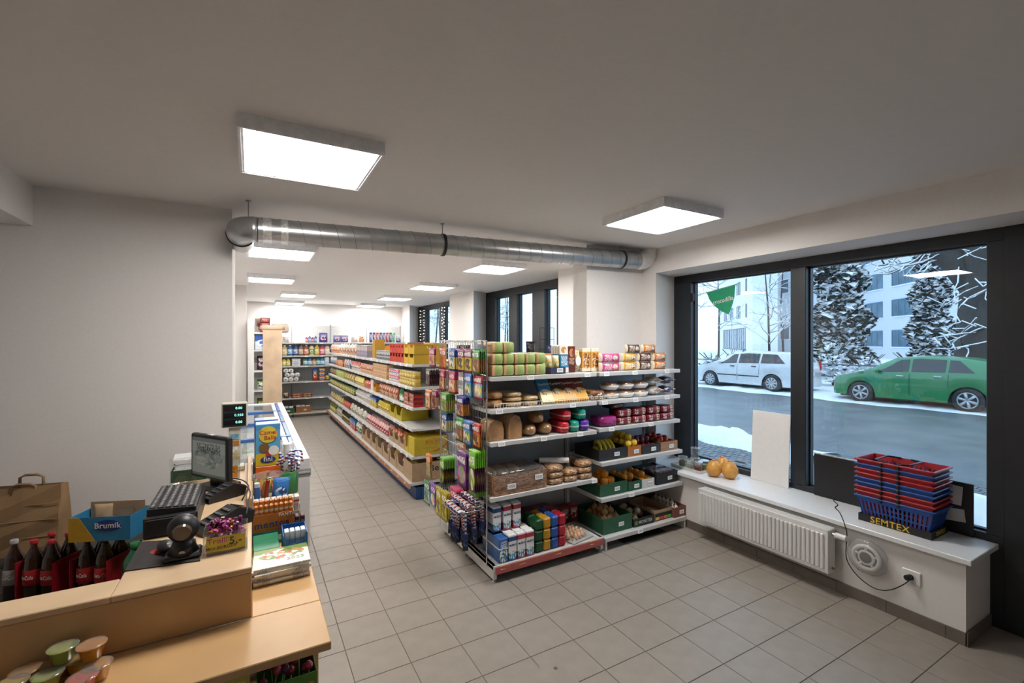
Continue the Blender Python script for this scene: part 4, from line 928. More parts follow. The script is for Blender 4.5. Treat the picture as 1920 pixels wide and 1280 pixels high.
for key, m in (('wsack', wbm), ('nsack', wbd)):
    b = bag_mb(.13, .175, .085, 21); b.v = [(zz - .0875, x, y + .0425) for x, y, zz in b.v]; proto(key, 'cake_bag', [('cake_bag', b.mesh('cake_bag', [m]), None, None)])
for k in (0, 1):
    put('wsack', (3.507, 3.32, z + .006 + .094 * k), 0, 'white cake bag with pale brown print on the second shelf', 'cake', 'white cake bags'); put('nsack', (3.686, 3.32, z + .006 + .094 * k), 0, 'white and navy cake bag at the window end of the shelf', 'cake', 'white and navy cake bags')
# ---------------------------------------------------------------- third shelf: loaves
z = ZA[2] + .003
crust = mat('bread_crust', (.40, .21, .09), .6, var=.3, scale=12, bump=.4); crumb = mat('sliced_crumb', (.55, .36, .19), .7, var=.2, scale=40)
def loaf_bag(x, w, h, lab):
    t = thing('sliced_loaf', lab, 'bread', (x, 3.34, z)); n = 9
    for i in range(n): part('slice', MB().prism([(-w / 2, 0), (w / 2, 0), (w / 2 * 1.02, h * .55), (w * .36, h * .88), (0, h), (-w * .36, h * .88), (-w / 2 * 1.02, h * .55)], 1, -.088 + i * .02, -.088 + i * .02 + .017), crumb if i else crust, t)
    part('film', MB().lathe([(w * .55, .001), (w * .60, h * .3), (w * .56, h * .8), (w * .25, h * 1.02), (w * .06, h * 1.08), (w * .10, h * 1.14), (w * .12, h * 1.16)], 14, sy=1.15), clearfilm, t)
loaf_bag(1.70, .135, .165, 'round sliced brown loaf tied in a clear bag'); loaf_bag(1.875, .125, .195, 'taller sliced brown loaf standing in a clear bag')
proto('loaf', 'bread_loaf', [('bread_loaf', MB().ball((0, 0, .05), .07, .14, .05, 16, 10, e1=.8).mesh('bread_loaf', [crust]), None, None), ('film', MB().ball((0, 0, .0515), .074, .15, .0515, 16, 10, e1=.8, jit=.02, rg=rnd).mesh('film', [clearfilm]), (0, 0, 0), (0, 0, 0))])
for x, k in ((2.05, 0), (2.21, 0), (2.13, 1)): put('loaf', (x, 3.36, z + .096 * k), R(-14), 'oval brown bread loaf in clear film', 'bread', 'oval loaves on the third shelf')
def brick(key, c, c2): return proto(key, 'toast_loaf', [('toast_loaf', MB().ball((0, 0, .05), .05, .13, .05, 16, 10, e1=.4, e2=.5).mesh('toast_loaf', [pmat('wrap_' + key, [(0, c), (.42, c2), (.55, c)], rough=.25, wr=.5)]), None, None)])
brick('tl_red', 'c22233', 'e4b0a4'); brick('tl_teal', '0f9a86', 'a9d6c6'); brick('tl_pur', '5a2a9a', 'b6a0d8')
for k, x, t, nm in (('tl_red', 2.365, 0, 'red'), ('tl_red', 2.385, 1, 'red'), ('tl_teal', 2.475, 0, 'teal'), ('tl_teal', 2.55, 1, 'teal'), ('tl_pur', 2.585, 0, 'purple')): put(k, (x, 3.34, z + .101 * t), R(-3), nm + ' foil wrapped toast loaf on the third shelf', 'bread', 'foil wrapped toast loaves')
z = ZB[2] + .003
dr = pmat('dark_red_cake', [(0, '7a1022'), (.62, '8c1428'), (.64, 'c9b08a'), (.84, '701020')], ['d8c8b0', '8c1428', '5a2a1a'], zc=.75, rx=.4, rz=.09, axis='X', ink='f0e6e0', inkz=(.12, .36), wr=.3, ixs=5.)
proto('dred', 'cake_box', [('cake_box', MB().ball((0, 0, .036), .094, .075, .036, 14, 8, e1=.35, e2=.35).mesh('cake_box', [dr]), None, None)])
proto('magn', 'cake_box', [('cake_box', MB().ball((0, 0, .046), .10, .09, .046, 14, 8, e1=.3, e2=.3).mesh('cake_box', [pmat('magenta_cake', [(0, '7c1a5c'), (.5, '94206c')], ['a83a80', '701650'], wr=.35)]), None, None)])
put('magn', (2.86, 3.31, z), 0, 'magenta cake pack on the third shelf beside dark red packs', 'cake')
for i in range(4):
    for k in (0, 1): put('dred', (3.06 + i * .192, 3.30, z + .0735 * k), 0, 'dark red cake pack in two layers on the third shelf', 'cake', 'dark red cake packs')
proto('brnc', 'cake_box', [('cake_box', MB().ball((0, 0, .028), .10, .075, .028, 14, 8, e1=.4, e2=.4).mesh('cake_box', [pmat('brown_cake', [(0, '3a2018'), (.6, '4a2a1e')], ['8a6a50', '5a3020', 'c8b49a'], wr=.3)]), None, None)])
put('brnc', (3.01, 3.34, z + .148), R(6), 'dark brown cake pack lying on top of the dark red packs', 'cake')
# ---------------------------------------------------------------- fourth shelf: bread crate and dark breads
z = ZA[3] + .003
wick = pmat('printed_wicker_card', [(0, '8a6145'), (.5, '966b4d')], ['a87b5a', '7c5238', 'b58a68', '8c6044'], rx=.9, rz=.9, wr=.2, sc=24, rough=.6)
cr = tag(tray_mb(.50, .38, .155, .006).build('bread_crate', wick, None, (1.91, 3.405, z)), 'wicker printed card crate of bread covered in clear film', 'crate')
for x in (-.09, .17): ob('price_tag', tg_me, cr, (x, -.193, .06 if x < 0 else .10), (0, 0, 0), 1.2)
part('film', MB().ball((0, 0, .098), .258, .198, .09, 20, 10, e1=.25, e2=.2, jit=.02, rg=rnd), glassmat('crate_film', (.97, .97, .97), refl=1., base=.06, rough=.15, wob=1., milky=.07), cr)
proto('roll_', 'bread_roll', [('bread_roll', MB().ball((0, 0, .04), .052, .11, .04, 12, 8).mesh('bread_roll', [mat('pale_roll', (.58, .42, .22), .6, var=.2, scale=14)]), None, None)])
for i in range(7): put('roll_', (1.745 + (i % 4) * .112, 3.341 + (i // 4) * .134, z + .0125 + .066 * (i // 4)), R(rnd.uniform(-3, 3)), 'pale bread roll lying in the wicker printed crate', 'bread', 'rolls in the bread crate')
P_box('dkbread', 'bread_pack', .12, .11, .125, pmat('dark_bread_wrap', [(0, '3a2318'), (.5, '472c1e')], ['5c3a28', '2c1a12', '8a6a55'], wr=.6), .02)
for x in (2.33, 2.47): put('dkbread', (x, 3.58, z), R(4), 'dark rye bread block wrapped in film behind the bag roll', 'bread', 'dark rye blocks')
tb = pmat('crisp_pack', [(0, '9a6f4a'), (.5, 'a87d55')], ['c49a72', '84583a', 'd8b894'], rx=.9, rz=.9, wr=.7, sc=10)
proto('brslice', 'sliced_bread_pack', [('sliced_bread_pack', MB().ball((0, 0, .026), .075, .10, .026, 12, 8, e1=.4, e2=.5, jit=.03, rg=rnd).mesh('sliced_bread_pack', [tb]), None, None)])
for x, k, r in ((2.28, 0, 0), (2.28, 1, 6), (2.28, 2, -4), (2.44, 0, -5), (2.44, 1, 4), (2.60, 0, 3), (2.60, 1, -6), (2.60, 2, 5)): put('brslice', (x, 3.32, z + .053 * k), R(r), 'flat pack of brown sliced bread beside the film crate', 'bread', 'packs of brown sliced bread')
rb = thing('bag_roll', 'white roll of plastic bags lying on the brown bread packs', 'roll', (2.315, 3.33, z + .1805), R(-28))
part('roll', MB().cyl((-.13, 0, 0), (.13, 0, 0), .024, n=18), whitesill, rb); part('core', MB().cyl((.129, 0, 0), (.1315, 0, 0), .012, n=14), rubber, rb)
# ---------------------------------------------------------------- fruit
fr_ban = mat('banana_yellow', (.78, .62, .07), .45, var=.2, scale=10); fr_or = mat('orange_peel', (.92, .36, .03), .45, var=.1, scale=60, bump=.3); fr_lem = mat('lemon_peel', (.95, .60, .05), .42, var=.1, scale=40, bump=.2)
apm = pmat('apple_skin', [(0, 'd08a3a'), (.3, 'c2402c'), (.75, '9a2426')], ['c8402f', 'dca050', 'a82a2a'], rx=.5, rz=.4, wr=.05, sc=3); plm = mat('plum_skin', (.22, .04, .07), .35, var=.3, scale=8)
stem = mat('fruit_stem', (.10, .07, .03), .7)
def P_fruit(key, name, r, m, ez=1., st=True): return proto(key, name, [(name, MB().lathe([(r * .12, r * .10), (r * .5, 0), (r * .92, r * .45), (r, r * .95), (r * .9, r * 1.5 * ez), (r * .5, r * 1.86 * ez), (r * .1, r * 1.78 * ez)], 14).mesh(name, [m]), None, None)] + ([('stem', MB().cyl((0, 0, r * 1.74 * ez), (r * .1, 0, r * 2.0 * ez), .0025, n=5).mesh('stem', [stem]), (0, 0, 0), (0, 0, 0))] if st else []))
P_fruit('orange', 'orange', .038, fr_or, st=False); P_fruit('lemon', 'yellow_fruit', .036, fr_lem, 1., st=False); P_fruit('apple', 'apple', .036, apm); P_fruit('plum', 'plum', .032, plm); P_fruit('tom', 'tomato', .028, mat('tomato', (.62, .05, .03), .3)); P_fruit('pepp', 'pepper', .036, mat('orange_pepper', (.85, .35, .04), .3), 1.1)
def P_crate(key, name, w, d, h, m, th=.005, label=True):
    parts = [(name, tray_mb(w, d, h, th).mesh(name, [m]), None, None)]
    if label: parts.append(('price_tag', tg_me, (w * .12, -d / 2 - .001, h * .45), (0, 0, R(2))))
    return proto(key, name, parts)
blk = mat('black_card', (.018, .018, .02), .6); grn = mat('green_card', (.02, .10, .05), .6); woodc = pmat('wood_print_card', [(0, 'a07a58'), (.3, '8f6a4a'), (.34, 'a98261'), (.64, '8a6548'), (.68, 'a37d5b')], wr=.1, rough=.6)
def heap(key, n, cx, cy, z0, w, d, r, lab, cat, grp, seed, layers=2):
    rg = random.Random(seed); k = 0
    for L_i in range(layers):
        nx, ny = max(1, int((w - .012) / (2.06 * r))) - L_i, max(1, int((d - .012) / (2.06 * r))) - L_i
        if nx < 1 or ny < 1: return
        for i in range(nx):
            for j in range(ny):
                if k >= n: return
                put(key, (cx + (i - (nx - 1) / 2) * 2.06 * r, cy + (j - (ny - 1) / 2) * 2.06 * r, z0 + L_i * r * 1.5 + rg.uniform(0, .004)), rg.uniform(0, 6.28), lab, cat, grp, rx=rg.uniform(-.05, .05)); k += 1
z = ZB[3] + .003
P_crate('banbox', 'banana_box', .34, .36, .10, blk); put('banbox', (2.90, 3.395, z), 0, 'black card box of bananas', 'box')
for i in range(9):                                              # a hand of five with a hand of four lying on it
    pts = [(-.09 + .18 * k / 7, 0, .075 * (1 - (2 * k / 7 - 1) ** 2) + .006) for k in range(8)]
    b = MB().tube(pts, [.006, .013, .017, .0185, .0185, .017, .012, .005], 8); j = i % 5 if i < 5 else i - 5
    o = b.build('banana', fr_ban, None, (0, 0, 0)); f_ = (j - 2) if i < 5 else (j - 1.5); an = R(90 + 9 * f_); o.rotation_euler.z = an
    o.location = Vector((2.885 + .026 * f_, 3.44, z + .0055 + (.058 if i > 4 else 0))) - Matrix.Rotation(an, 3, 'Z') @ Vector((.09, 0, 0)); tag(o, 'yellow banana lying in the black card box', 'banana', 'bananas in the black box'); part('stalk', MB().cyl((.086, 0, .008), (.104, 0, .012), .005, n=6), stem, o)
P_crate('lembox', 'fruit_box', .17, .34, .09, mat('orange_card', (.42, .14, .03), .6)); put('lembox', (3.165, 3.385, z), 0, 'small orange card box of yellow citrus fruit', 'box')
heap('lemon', 8, 3.165, 3.385, z + .006, .17, .33, .0365, 'round yellow citrus fruit heaped in the orange box', 'citrus', 'yellow citrus fruit', 2, 1)
heap('lemon', 11, 3.165, 3.385, z + .0725, .17, .33, .0365, 'round yellow citrus fruit heaped in the orange box', 'citrus', 'yellow citrus fruit', 3, 4)
P_crate('appbox', 'fruit_box', .25, .34, .085, blk); put('appbox', (3.385, 3.385, z), 0, 'dark card box of apples and plums beside the wood print crate', 'box')
heap('apple', 12, 3.385, 3.385, z + .006, .25, .33, .037, 'red apple in the dark card box', 'apple', 'apples in the dark box', 4, 1); heap('plum', 6, 3.385, 3.385, z + .072, .22, .16, .033, 'dark plum heaped on apples in the dark box', 'plum', 'plums in the dark box', 5, 1)
P_crate('wdbox', 'fruit_crate', .235, .34, .085, woodc); put('wdbox', (3.635, 3.385, z), 0, 'wood print card crate of red apples at the window end', 'crate')
heap('apple', 18, 3.635, 3.385, z + .006, .236, .33, .0362, 'red and yellow apple in the wood print crate', 'apple', 'apples in the wood print crate', 6, 2)
z = ZB[4] + .003
P_crate('grnbox', 'fruit_crate', .33, .34, .11, grn); put('grnbox', (2.90, 3.38, z), 0, 'dark green card crate of oranges under the bananas', 'crate'); heap('orange', 26, 2.90, 3.38, z + .006, .32, .33, .0385, 'orange lying in the dark green crate', 'orange', 'oranges in the green crate', 8, 3)
P_crate('grn2', 'fruit_crate', .17, .34, .085, grn); put('grn2', (3.165, 3.38, z), 0, 'small green crate of tomatoes and peppers', 'crate'); heap('tom', 15, 3.165, 3.38, z + .006, .16, .33, .029, 'red tomato in the small green crate', 'tomato', 'tomatoes in the green crate', 9, 1); heap('pepp', 5, 3.165, 3.40, z + .057, .17, .26, .037, 'orange pepper lying on tomatoes in green crate', 'pepper', 'peppers on the tomatoes', 10, 1)
P_crate('whbox', 'vegetable_box', .16, .34, .08, mat('white_card', (.66, .66, .65), .6)); put('whbox', (3.34, 3.38, z), 0, 'low white card box of peppers beside the dark box', 'box'); heap('pepp', 11, 3.34, 3.38, z + .006, .17, .33, .037, 'orange pepper in the low white box', 'pepper', 'peppers in the white box', 11, 2)
P_crate('dkbox', 'vegetable_box', .30, .34, .11, blk); put('dkbox', (3.60, 3.38, z), 0, 'black card box of berry punnets with white stickers', 'box')
pun = glassmat('punnet_plastic', (.95, .97, .97), refl=1., base=.1, rough=.05, milky=.06)
proto('punnet', 'berry_punnet', [('berry_punnet', MB().lathe([(.055, 0), (.068, .06), (.070, .062)], 4).mesh('berry_punnet', [pun]), None, None), ('lid', MB().lathe([(.071, .062), (.071, .07), (.06, .074)], 4).mesh('lid', [pun]), (0, 0, 0), (0, 0, 0)), ('berries', MB().ball((0, 0, .032), .038, .038, .028, 10, 6, e1=.5, jit=.06, rg=rnd).mesh('berries', [mat('red_berries', (.35, .02, .03), .35, var=.4, scale=60)]), (0, 0, 0), (0, 0, 0))])
for i in range(6): put('punnet', (3.52 + (i % 3) * .083 - .0, 3.27 + .12 * (i // 3), z + .066), R(45), 'clear punnet of red berries in the black card box', 'punnet', 'berry punnets', scale=.78)
sp_ = MB().box(-.143, -.163, .0055, .143, .163, .064); tag(sp_.build('punnet_liner', kraft, None, (3.60, 3.38, z)), 'card liner under the berry punnets', 'liner')
# base of the fruit side
z = .118
onm = mat('onion_skin', (.52, .30, .12), .45, var=.35, scale=18)
proto('onion', 'onion', [('onion', MB().lathe([(.006, 0), (.022, .006), (.034, .026), (.033, .042), (.018, .06), (.006, .072), (.004, .086)], 12).mesh('onion', [onm]), None, None)])
P_crate('onbox', 'vegetable_crate', .35, .42, .14, grn); put('onbox', (2.92, 3.39, z), 0, 'green card crate of onions on the bottom shelf', 'crate')
heap('onion', 44, 2.92, 3.39, z + .006, .34, .41, .034, 'brown onion in the green crate', 'onion', 'onions in the green crate', 12, 3)
mt = tag(tray_mb(.27, .38, .075, .004).build('drinks_tray', blk, None, (3.245, 3.36, z)), 'black drinks tray holding a net bag of potatoes', 'tray')
front_text('MONSTER', .042, mat('grey_lettering', (.50, .52, .50), .5), mt, .015, -.1915, .036, .9)
mk = MB()
for q in (-.012, 0, .012): mk.box(q - .003, -.1925, .02, q + .002, -.189, .055)
part('claw_mark', mk, mat('lime_print', (.20, .45, .05), .5), mt, (-.105, 0, 0))
pot = mat('potato_skin', (.50, .36, .20), .7, var=.25, scale=14)
pb = thing('potato_bag', 'clear tied bag of potatoes in the black drinks tray', 'bag', (3.245, 3.36, z + .006))
for i in range(14): part('potato', MB().ball((rnd.uniform(-.08, .08), rnd.uniform(-.11, .11), .035 + .045 * (i // 7)), .036, .03, .027, 10, 7), pot, pb)
part('film', MB().lathe([(.11, .001), (.125, .05), (.10, .12), (.03, .155), (.012, .165), (.03, .20)], 14, sy=1.2), clearfilm, pb)
cb_ = tag(tray_mb(.228, .38, .10, .004).build('carton_box', kraft, None, (3.512, 3.37, z)), 'brown card box with coloured squares on its black front', 'box')
part('front_print', MB().box(-.113, -.1925, .0, .113, -.189, .07), blk, cb_)
for x, c in ((-.085, (.65, .5, .05)), (-.03, (.5, .05, .2)), (.025, (.6, .2, .02)), (.08, (.1, .45, .1))): part('colour_square', MB().box(x - .024, -.1940, .008, x + .024, -.1905, .036), mat('sq%.2f' % x, c, .5), cb_)
tag(MB().ball((0, 0, .023), .080, .105, .022, 12, 8, e1=.6, e2=.6, jit=.03, rg=rnd).build('bacon_pack', pmat('pale_pack', [(0, 'd8c4b8'), (.6, 'c9a090')], ['e6dcd2', 'b87a6a'], wr=.6), None, (3.512, 3.32, z + .0035)), 'flat clear pack lying in the brown card box', 'pack')
P_crate('gabox', 'garlic_box', .17, .42, .095, mat('brown_red_card', (.20, .07, .05), .6)); put('gabox', (3.715, 3.36, z), 0, 'brown card box of garlic bulbs beside the wall', 'box')
proto('garlic', 'garlic_bulb', [('garlic_bulb', MB().lathe([(.005, 0), (.02, .004), (.025, .018), (.016, .034), (.005, .044), (.0035, .06)], 10).mesh('garlic_bulb', [mat('garlic_skin', (.82, .76, .68), .6, var=.12, scale=30)]), None, None)])
heap('garlic', 38, 3.715, 3.36, z + .006, .172, .41, .0255, 'white garlic bulb in the brown box', 'garlic', 'garlic bulbs', 14, 3)
# ---------------------------------------------------------------- base of the bread side: milk, tissues, eggs
z = .138
mw = mat('milk_white', (.80, .80, .80), .4)
def milk(key, c, txt='MLÉKO'):
    cm = mat('milk_' + key, c, .4); pic = pmat('milkprint_' + key, [(0, c), (.30, (.75, .77, .8)), (.34, (.80, .80, .80))], [(.05, .25, .55), (.75, .78, .8), (.08, .35, .12)], zc=.20, rx=.5, rz=.16, wr=0, sc=9, rough=.4)
    w_, d_, h_ = .072, .095, .20
    return proto(key, 'milk_carton', [('milk_carton', MB().cbox(-w_ / 2, -d_ / 2, 0, w_ / 2, d_ / 2, h_, .003).mesh('milk_carton', [pic]), None, None), ('cap_band', MB().box(-w_ / 2 - .0006, -d_ / 2 - .0006, h_ * .76, w_ / 2 + .0006, d_ / 2 + .0006, h_ * .93).mesh('cap_band', [cm]), (0, 0, 0), (0, 0, 0)),
        ('lettering', text_me(txt, .0215, mat('milk_ink', (.02, .05, .16), .5), sx=.9), (0, -d_ / 2 - .001, h_ * .60), (R(90), 0, 0)), ('top_fold', MB().cbox(-w_ / 2, -.012, h_, w_ / 2, .012, h_ + .004, .001).mesh('top_fold', [mw]), (0, 0, 0), (0, 0, 0))])
milk('m_blue', (.02, .07, .22)); milk('m_red', (.45, .03, .06))
mk_b = pmat('milk_dotted', [(0, '2a5a9a'), (.55, 'dfe6ee'), (.62, '2f62a6')], ['e8eef4', '2f62a6', '3f8a4a'], zc=.3, rx=.5, rz=.28, ink='f0f4f8', inkz=(.62, .9), wr=0, sc=12)
P_box('m_dot', 'milk_carton', .078, .095, .185, mk_b)
for i, k in enumerate(('m_dot', 'm_blue', 'm_red', 'm_red')):
    x = 1.705 + i * .0815; lab = {'m_dot': 'low blue and white patterned milk carton at the shelf corner', 'm_blue': 'milk carton with a navy band', 'm_red': 'milk carton with a red band'}[k]
    for r in range(3): put(k, (x, 3.185 + r * .10, z), R(2), lab + ' on the bottom shelf', 'milk', 'milk cartons on the bottom shelf')
for i, k in enumerate(('m_blue', 'm_red', 'm_red')):
    for r in range(2): put(k, (1.70 + i * .092, 3.285 + r * .10, z + .2055), R(3), ('milk carton with a navy band' if k == 'm_blue' else 'milk carton with a red band') + ' in the upper layer', 'milk', 'upper layer of milk cartons')
for c, x, nm in (('0d4a24', 2.045, 'green'), ('b98a1e', 2.122, 'yellow'), ('1d4fa0', 2.199, 'blue'), ('a8182a', 2.276, 'red')):
    P_box('tis_' + nm, 'tissue_pack', .073, .11, .088, pmat('tissue_' + nm, [(0, c)], [c, 'f0f0ee', c, c], zc=.5, rx=.12, rz=.16, wr=.4, sc=3), .012)
    for t in range(3):
        for r in range(2): put('tis_' + nm, (x, 3.20 + r * .115, z + t * .0895), R(rnd.uniform(-2, 2)), nm + ' tissue brick stacked beside the milk', 'tissues', nm + ' tissue bricks')
eg = mat('brown_egg', (.72, .47, .30), .5, var=.12, scale=8)
et = MB().cbox(-.13, -.14, 0, .13, .14, .012, .004)
for i in range(6):
    for j in range(5): et.lathe([(.022, .008), (.016, .016), (.010, .030)], 8, c=(-.108 + i * .043 + .0215, -.10 + j * .05, 0)) if i < 5 else None
tag(et.build('egg_tray', mat('pulp_grey', (.42, .40, .37), .9, bump=.3), None, (2.47, 3.28, z), R(12)), 'grey pulp tray of brown eggs at the end of the milk shelf', 'egg tray')
proto('egg', 'egg', [('egg', MB().lathe([(.004, 0), (.013, .004), (.0205, .018), (.020, .032), (.013, .047), (.004, .054)], 12).mesh('egg', [eg]), None, None)])
for i in range(5):
    for j in range(5):
        if (i, j) in ((4, 0), (0, 0)): continue
        p = Matrix.Rotation(R(12), 3, 'Z') @ Vector((-.108 + i * .043 + .0, -.10 + j * .05 + .0, 0)); put('egg', (2.47 + p.x, 3.28 + p.y, z + .013), 0, 'brown egg standing in the grey pulp tray', 'egg', 'eggs in the tray')
P_box('cofdk', 'coffee_pack', .10, .09, .16, pmat('dark_red_pack', [(0, '5a1420'), (.6, '6e1a28')], ['c8b0a0', '6e1a28', '3a0e16'], wr=.3, ink='e0d0c0'))
for i in range(3): put('cofdk', (2.477 + i * .102, 3.57, z), 0, 'dark red pack standing behind the eggs', 'coffee', 'dark red packs behind the eggs')
P_box('dkred', 'juice_carton', .09, .09, .20, pmat('dark_carton', [(0, '2a1a1e'), (.5, '5a1420')], ['8a7060', '401018'], ink='d8c8c0'))
for i in range(8): put('dkred', (1.70 + i * .097, 3.585, z), 0, 'dark carton at the back of the milk shelf', 'carton', 'dark cartons behind the milk')
# ================================================================== SWEETS ON THE WIRE GRID
def hang(key, name, w, h, d, m, seed=1, hdr=.12):
    b = bag_mb(w, h, d, seed, 6, 7, hdr=hdr); b.v = [(x, y, zz - h) for x, y, zz in b.v]
    return proto(key, name, [(name, b.mesh(name, [m]), None, None)])
def hm(nm, top, mid, low, pic, ink='f4f0e6', zc=.36, rz=.24): return pmat('sweet_' + nm, [(0, low), (.09, mid), (.62, top)], pic, zc=zc, rx=.40, rz=rz, ink=ink, inkz=(.68, .86), ixs=7., wr=.4, sc=5)
H_ = {}
def HB(k, w, h, *a, **q): hang(k, 'sweet_bag', w, h, .0135, hm(k, *a, **q), len(H_) + 1); H_[k] = (w, h)
HB('pinkc', .15, 0.18, 'b0286a', 'd8b48a', 'b0286a', ['d9a25a', 'c87a3a', 'e6d2a8', 'a83a5a']); HB('orng', .19, 0.197, 'c8661a', 'd07a24', 'b85a18', ['d88a34', 'b8521a', 'e0a04a', 'c46a20'])
HB('blyel', .14, 0.197, '1d4d9c', 'd8c46a', '1d5aa8', ['e4d488', '3a6ab0', 'd9a23a', 'f0e8c0']); HB('purp', .15, 0.197, '8a2468', 'c8b02a', '7a1a58', ['d8c84a', '2a2018', 'b89a2a', '6a3a1a'])
HB('green', .15, 0.197, '2a8a34', '9a6a3a', '1f7a2c', ['b88a5a', '6a4024', 'd8c0a0', '8a5a34']); HB('dark', .13, .16, '3a2228', '4a2a30', '2a181c', ['7a5a60', '3a2024', 'b8a0a0', '5a3038'])
HB('pink2', .14, 0.197, 'b82a5a', 'd8a07a', 'a81f48', ['e0c08a', 'b84a3a', 'd87a3a', 'f0d8c0']); HB('harb', .15, 0.197, '2a6ab8', '6a9ac0', '1d7ac0', ['d8c02a', '3a8a3a', 'c83a24', 'e0d8c0']); HB('harr', .16, 0.197, 'c02030', '7aa8c8', 'b81c28', ['e0d03a', 'd8b48a', 'b8a07a', 'f0e0b0'])
HB('orgx', .15, 0.18, 'd8782a', 'd89a6a', 'c8641a', ['e0b88a', 'b85a3a', '8aa04a', 'f0d0a0']); HB('grn2', .14, 0.18, '5a9a3a', 'a8a05a', '4a8a34', ['c8885a', '3a7a34', 'd8c88a', '6a9a4a']); HB('navy', .15, 0.18, '2a2a8a', 'b87a3a', '3a2a7a', ['d89a4a', '8a3a24', 'e0c06a', '5a2a5a'])
HB('blu2', .12, .18, '2a5aa8', 'b8b88a', '2a6ab0', ['e0d08a', '3a5a8a', 'd8a05a', 'f0e8d0']); HB('redy', .13, 0.197, 'c02a24', 'c87a2a', 'a81f18', ['d8a03a', '8a4a1a', 'e0c06a', '5a2a14'])
HB('strip', .11, .26, '6ab02a', '3a2a2a', '2a6a24', ['c8b83a', '3a2028', '5a3a4a', '8a9a3a']); HB('purw', .20, .30, '6a2a7a', '7a3a8a', '5a1f6a', ['c8a0a0', '8ab04a', 'd8503a', 'b88ac0']); HB('grnw', .12, .36, '7ac03a', '4a2a3a', '6ab034', ['d8d03a', 'e8e0d0', '4a2028', '7aa03a'])
HB('card', .16, 0.07, 'd8742a', 'd87a2a', 'c8641f', ['f0d0a0', 'c8501a']); HB('blis', .15, .22, '8a4ab0', '4a6ab0', 'c8c8d8', ['d84aa0', 'e0d83a', '5a8ad0', 'e8e8f0']); HB('yblis', .13, .26, 'b8a81f', 'c8b82a', 'a89818', ['e0d44a', '6a5a10', 'd8c83a', '8a7a14']); HB('gblis', .16, .22, '3a8a5a', 'a8c0b8', '2a6a48', ['d0e0d8', '5a9a7a', '2a5a3a'])
HB('pnkbl', .15, .24, 'c83a6a', '5a3a9a', '3a2a6a', ['e06a4a', '4a8ad0', 'e8c0d0', '7a4ab0']); HB('orgcard', .13, .22, 'd8762a', 'b8a07a', '8a9a4a', ['d8a05a', '7a8a4a'])
DESC = {'pinkc': 'pink topped sweet bag', 'orng': 'large orange sweet bag', 'blyel': 'blue topped sweet bag', 'purp': 'purple and yellow sweet bag', 'green': 'green topped sweet bag', 'dark': 'small dark chocolate sweet bag', 'pink2': 'crimson and cream sweet bag', 'harb': 'tall blue jelly bag', 'harr': 'tall red and blue jelly bag',
        'orgx': 'orange and peach sweet bag', 'grn2': 'leaf green sweet bag', 'navy': 'navy and orange jelly bag', 'blu2': 'narrow blue jelly bag', 'redy': 'red and amber sweet bag', 'strip': 'green and black liquorice strip', 'purw': 'wide purple jelly ribbon bag', 'grnw': 'long lime green ribbon strip', 'card': 'orange header card', 'blis': 'violet toy candy blister', 'yblis': 'yellow toy candy blister', 'gblis': 'green toy candy blister', 'pnkbl': 'pink and violet lolly bag', 'orgcard': 'orange carded sweet pack'}
whl = mat('white_lettering', (.85, .85, .83), .5)
# each hook: place along the grid, height, where its front bag hangs, then (kind, how many, lettering on the front one)
hooks = [(3.285, 1.80, 1.536, (('green', 4, 'PEDRO'),)), (3.441, 1.80, 1.540, (('purp', 2, 'HARIBO'),)), (3.597, 1.80, 1.540, (('purp', 2, ''),)), (3.748, 1.80, 1.523, (('blyel', 3, ''),)), (4.059, 1.80, 1.556, (('orng', 1, ''),)), (4.20, 1.80, 1.50, (('pinkc', 2, ''),)),
    (3.285, 1.60, 1.556, (('harr', 1, 'HARIBO'),)), (3.446, 1.60, 1.540, (('harb', 2, 'HARIBO'),)), (3.754, 1.60, 1.523, (('pink2', 3, ''),)), (4.043, 1.60, 1.540, (('pink2', 2, ''),)), (4.185, 1.60, 1.455, (('dark', 8, ''),)),
    (3.596, 1.40, 1.536, (('navy', 4, 'HARIBO'),)), (3.896, 1.40, 1.504, (('grn2', 6, ''),)), (4.185, 1.40, 1.455, (('orgx', 2, 'HARIBO'), ('pinkc', 2, ''))),
    (3.285, 1.215, 1.540, (('redy', 2, 'HARIBO'),)), (3.431, 1.215, 1.523, (('harb', 3, 'HARIBO'),)), (3.587, 1.215, 1.523, (('green', 3, 'HARIBO'),)), (3.925, 1.215, 1.520, (('blu2', 5, ''),)),
    (3.892, .82, 1.487, (('strip', 7, ''),)), (4.185, .79, 1.46, (('orgcard', 2, ''),)), (3.585, 1.02, 1.54, (('card', 1, 'PEDRO'),)), (3.562, .935, 1.536, (('purw', 4, 'HARIBO'),)), (3.285, 1.01, 1.504, (('grnw', 6, 'PEDRO'),)),
    (4.21, .53, 1.455, (('gblis', 1, ''),)), (4.055, .54, 1.46, (('blis', 2, ''),)), (3.91, .55, 1.46, (('yblis', 2, ''),)), (3.775, .55, 1.46, (('yblis', 3, ''),)), (3.63, .62, 1.487, (('pnkbl', 7, ''),))]
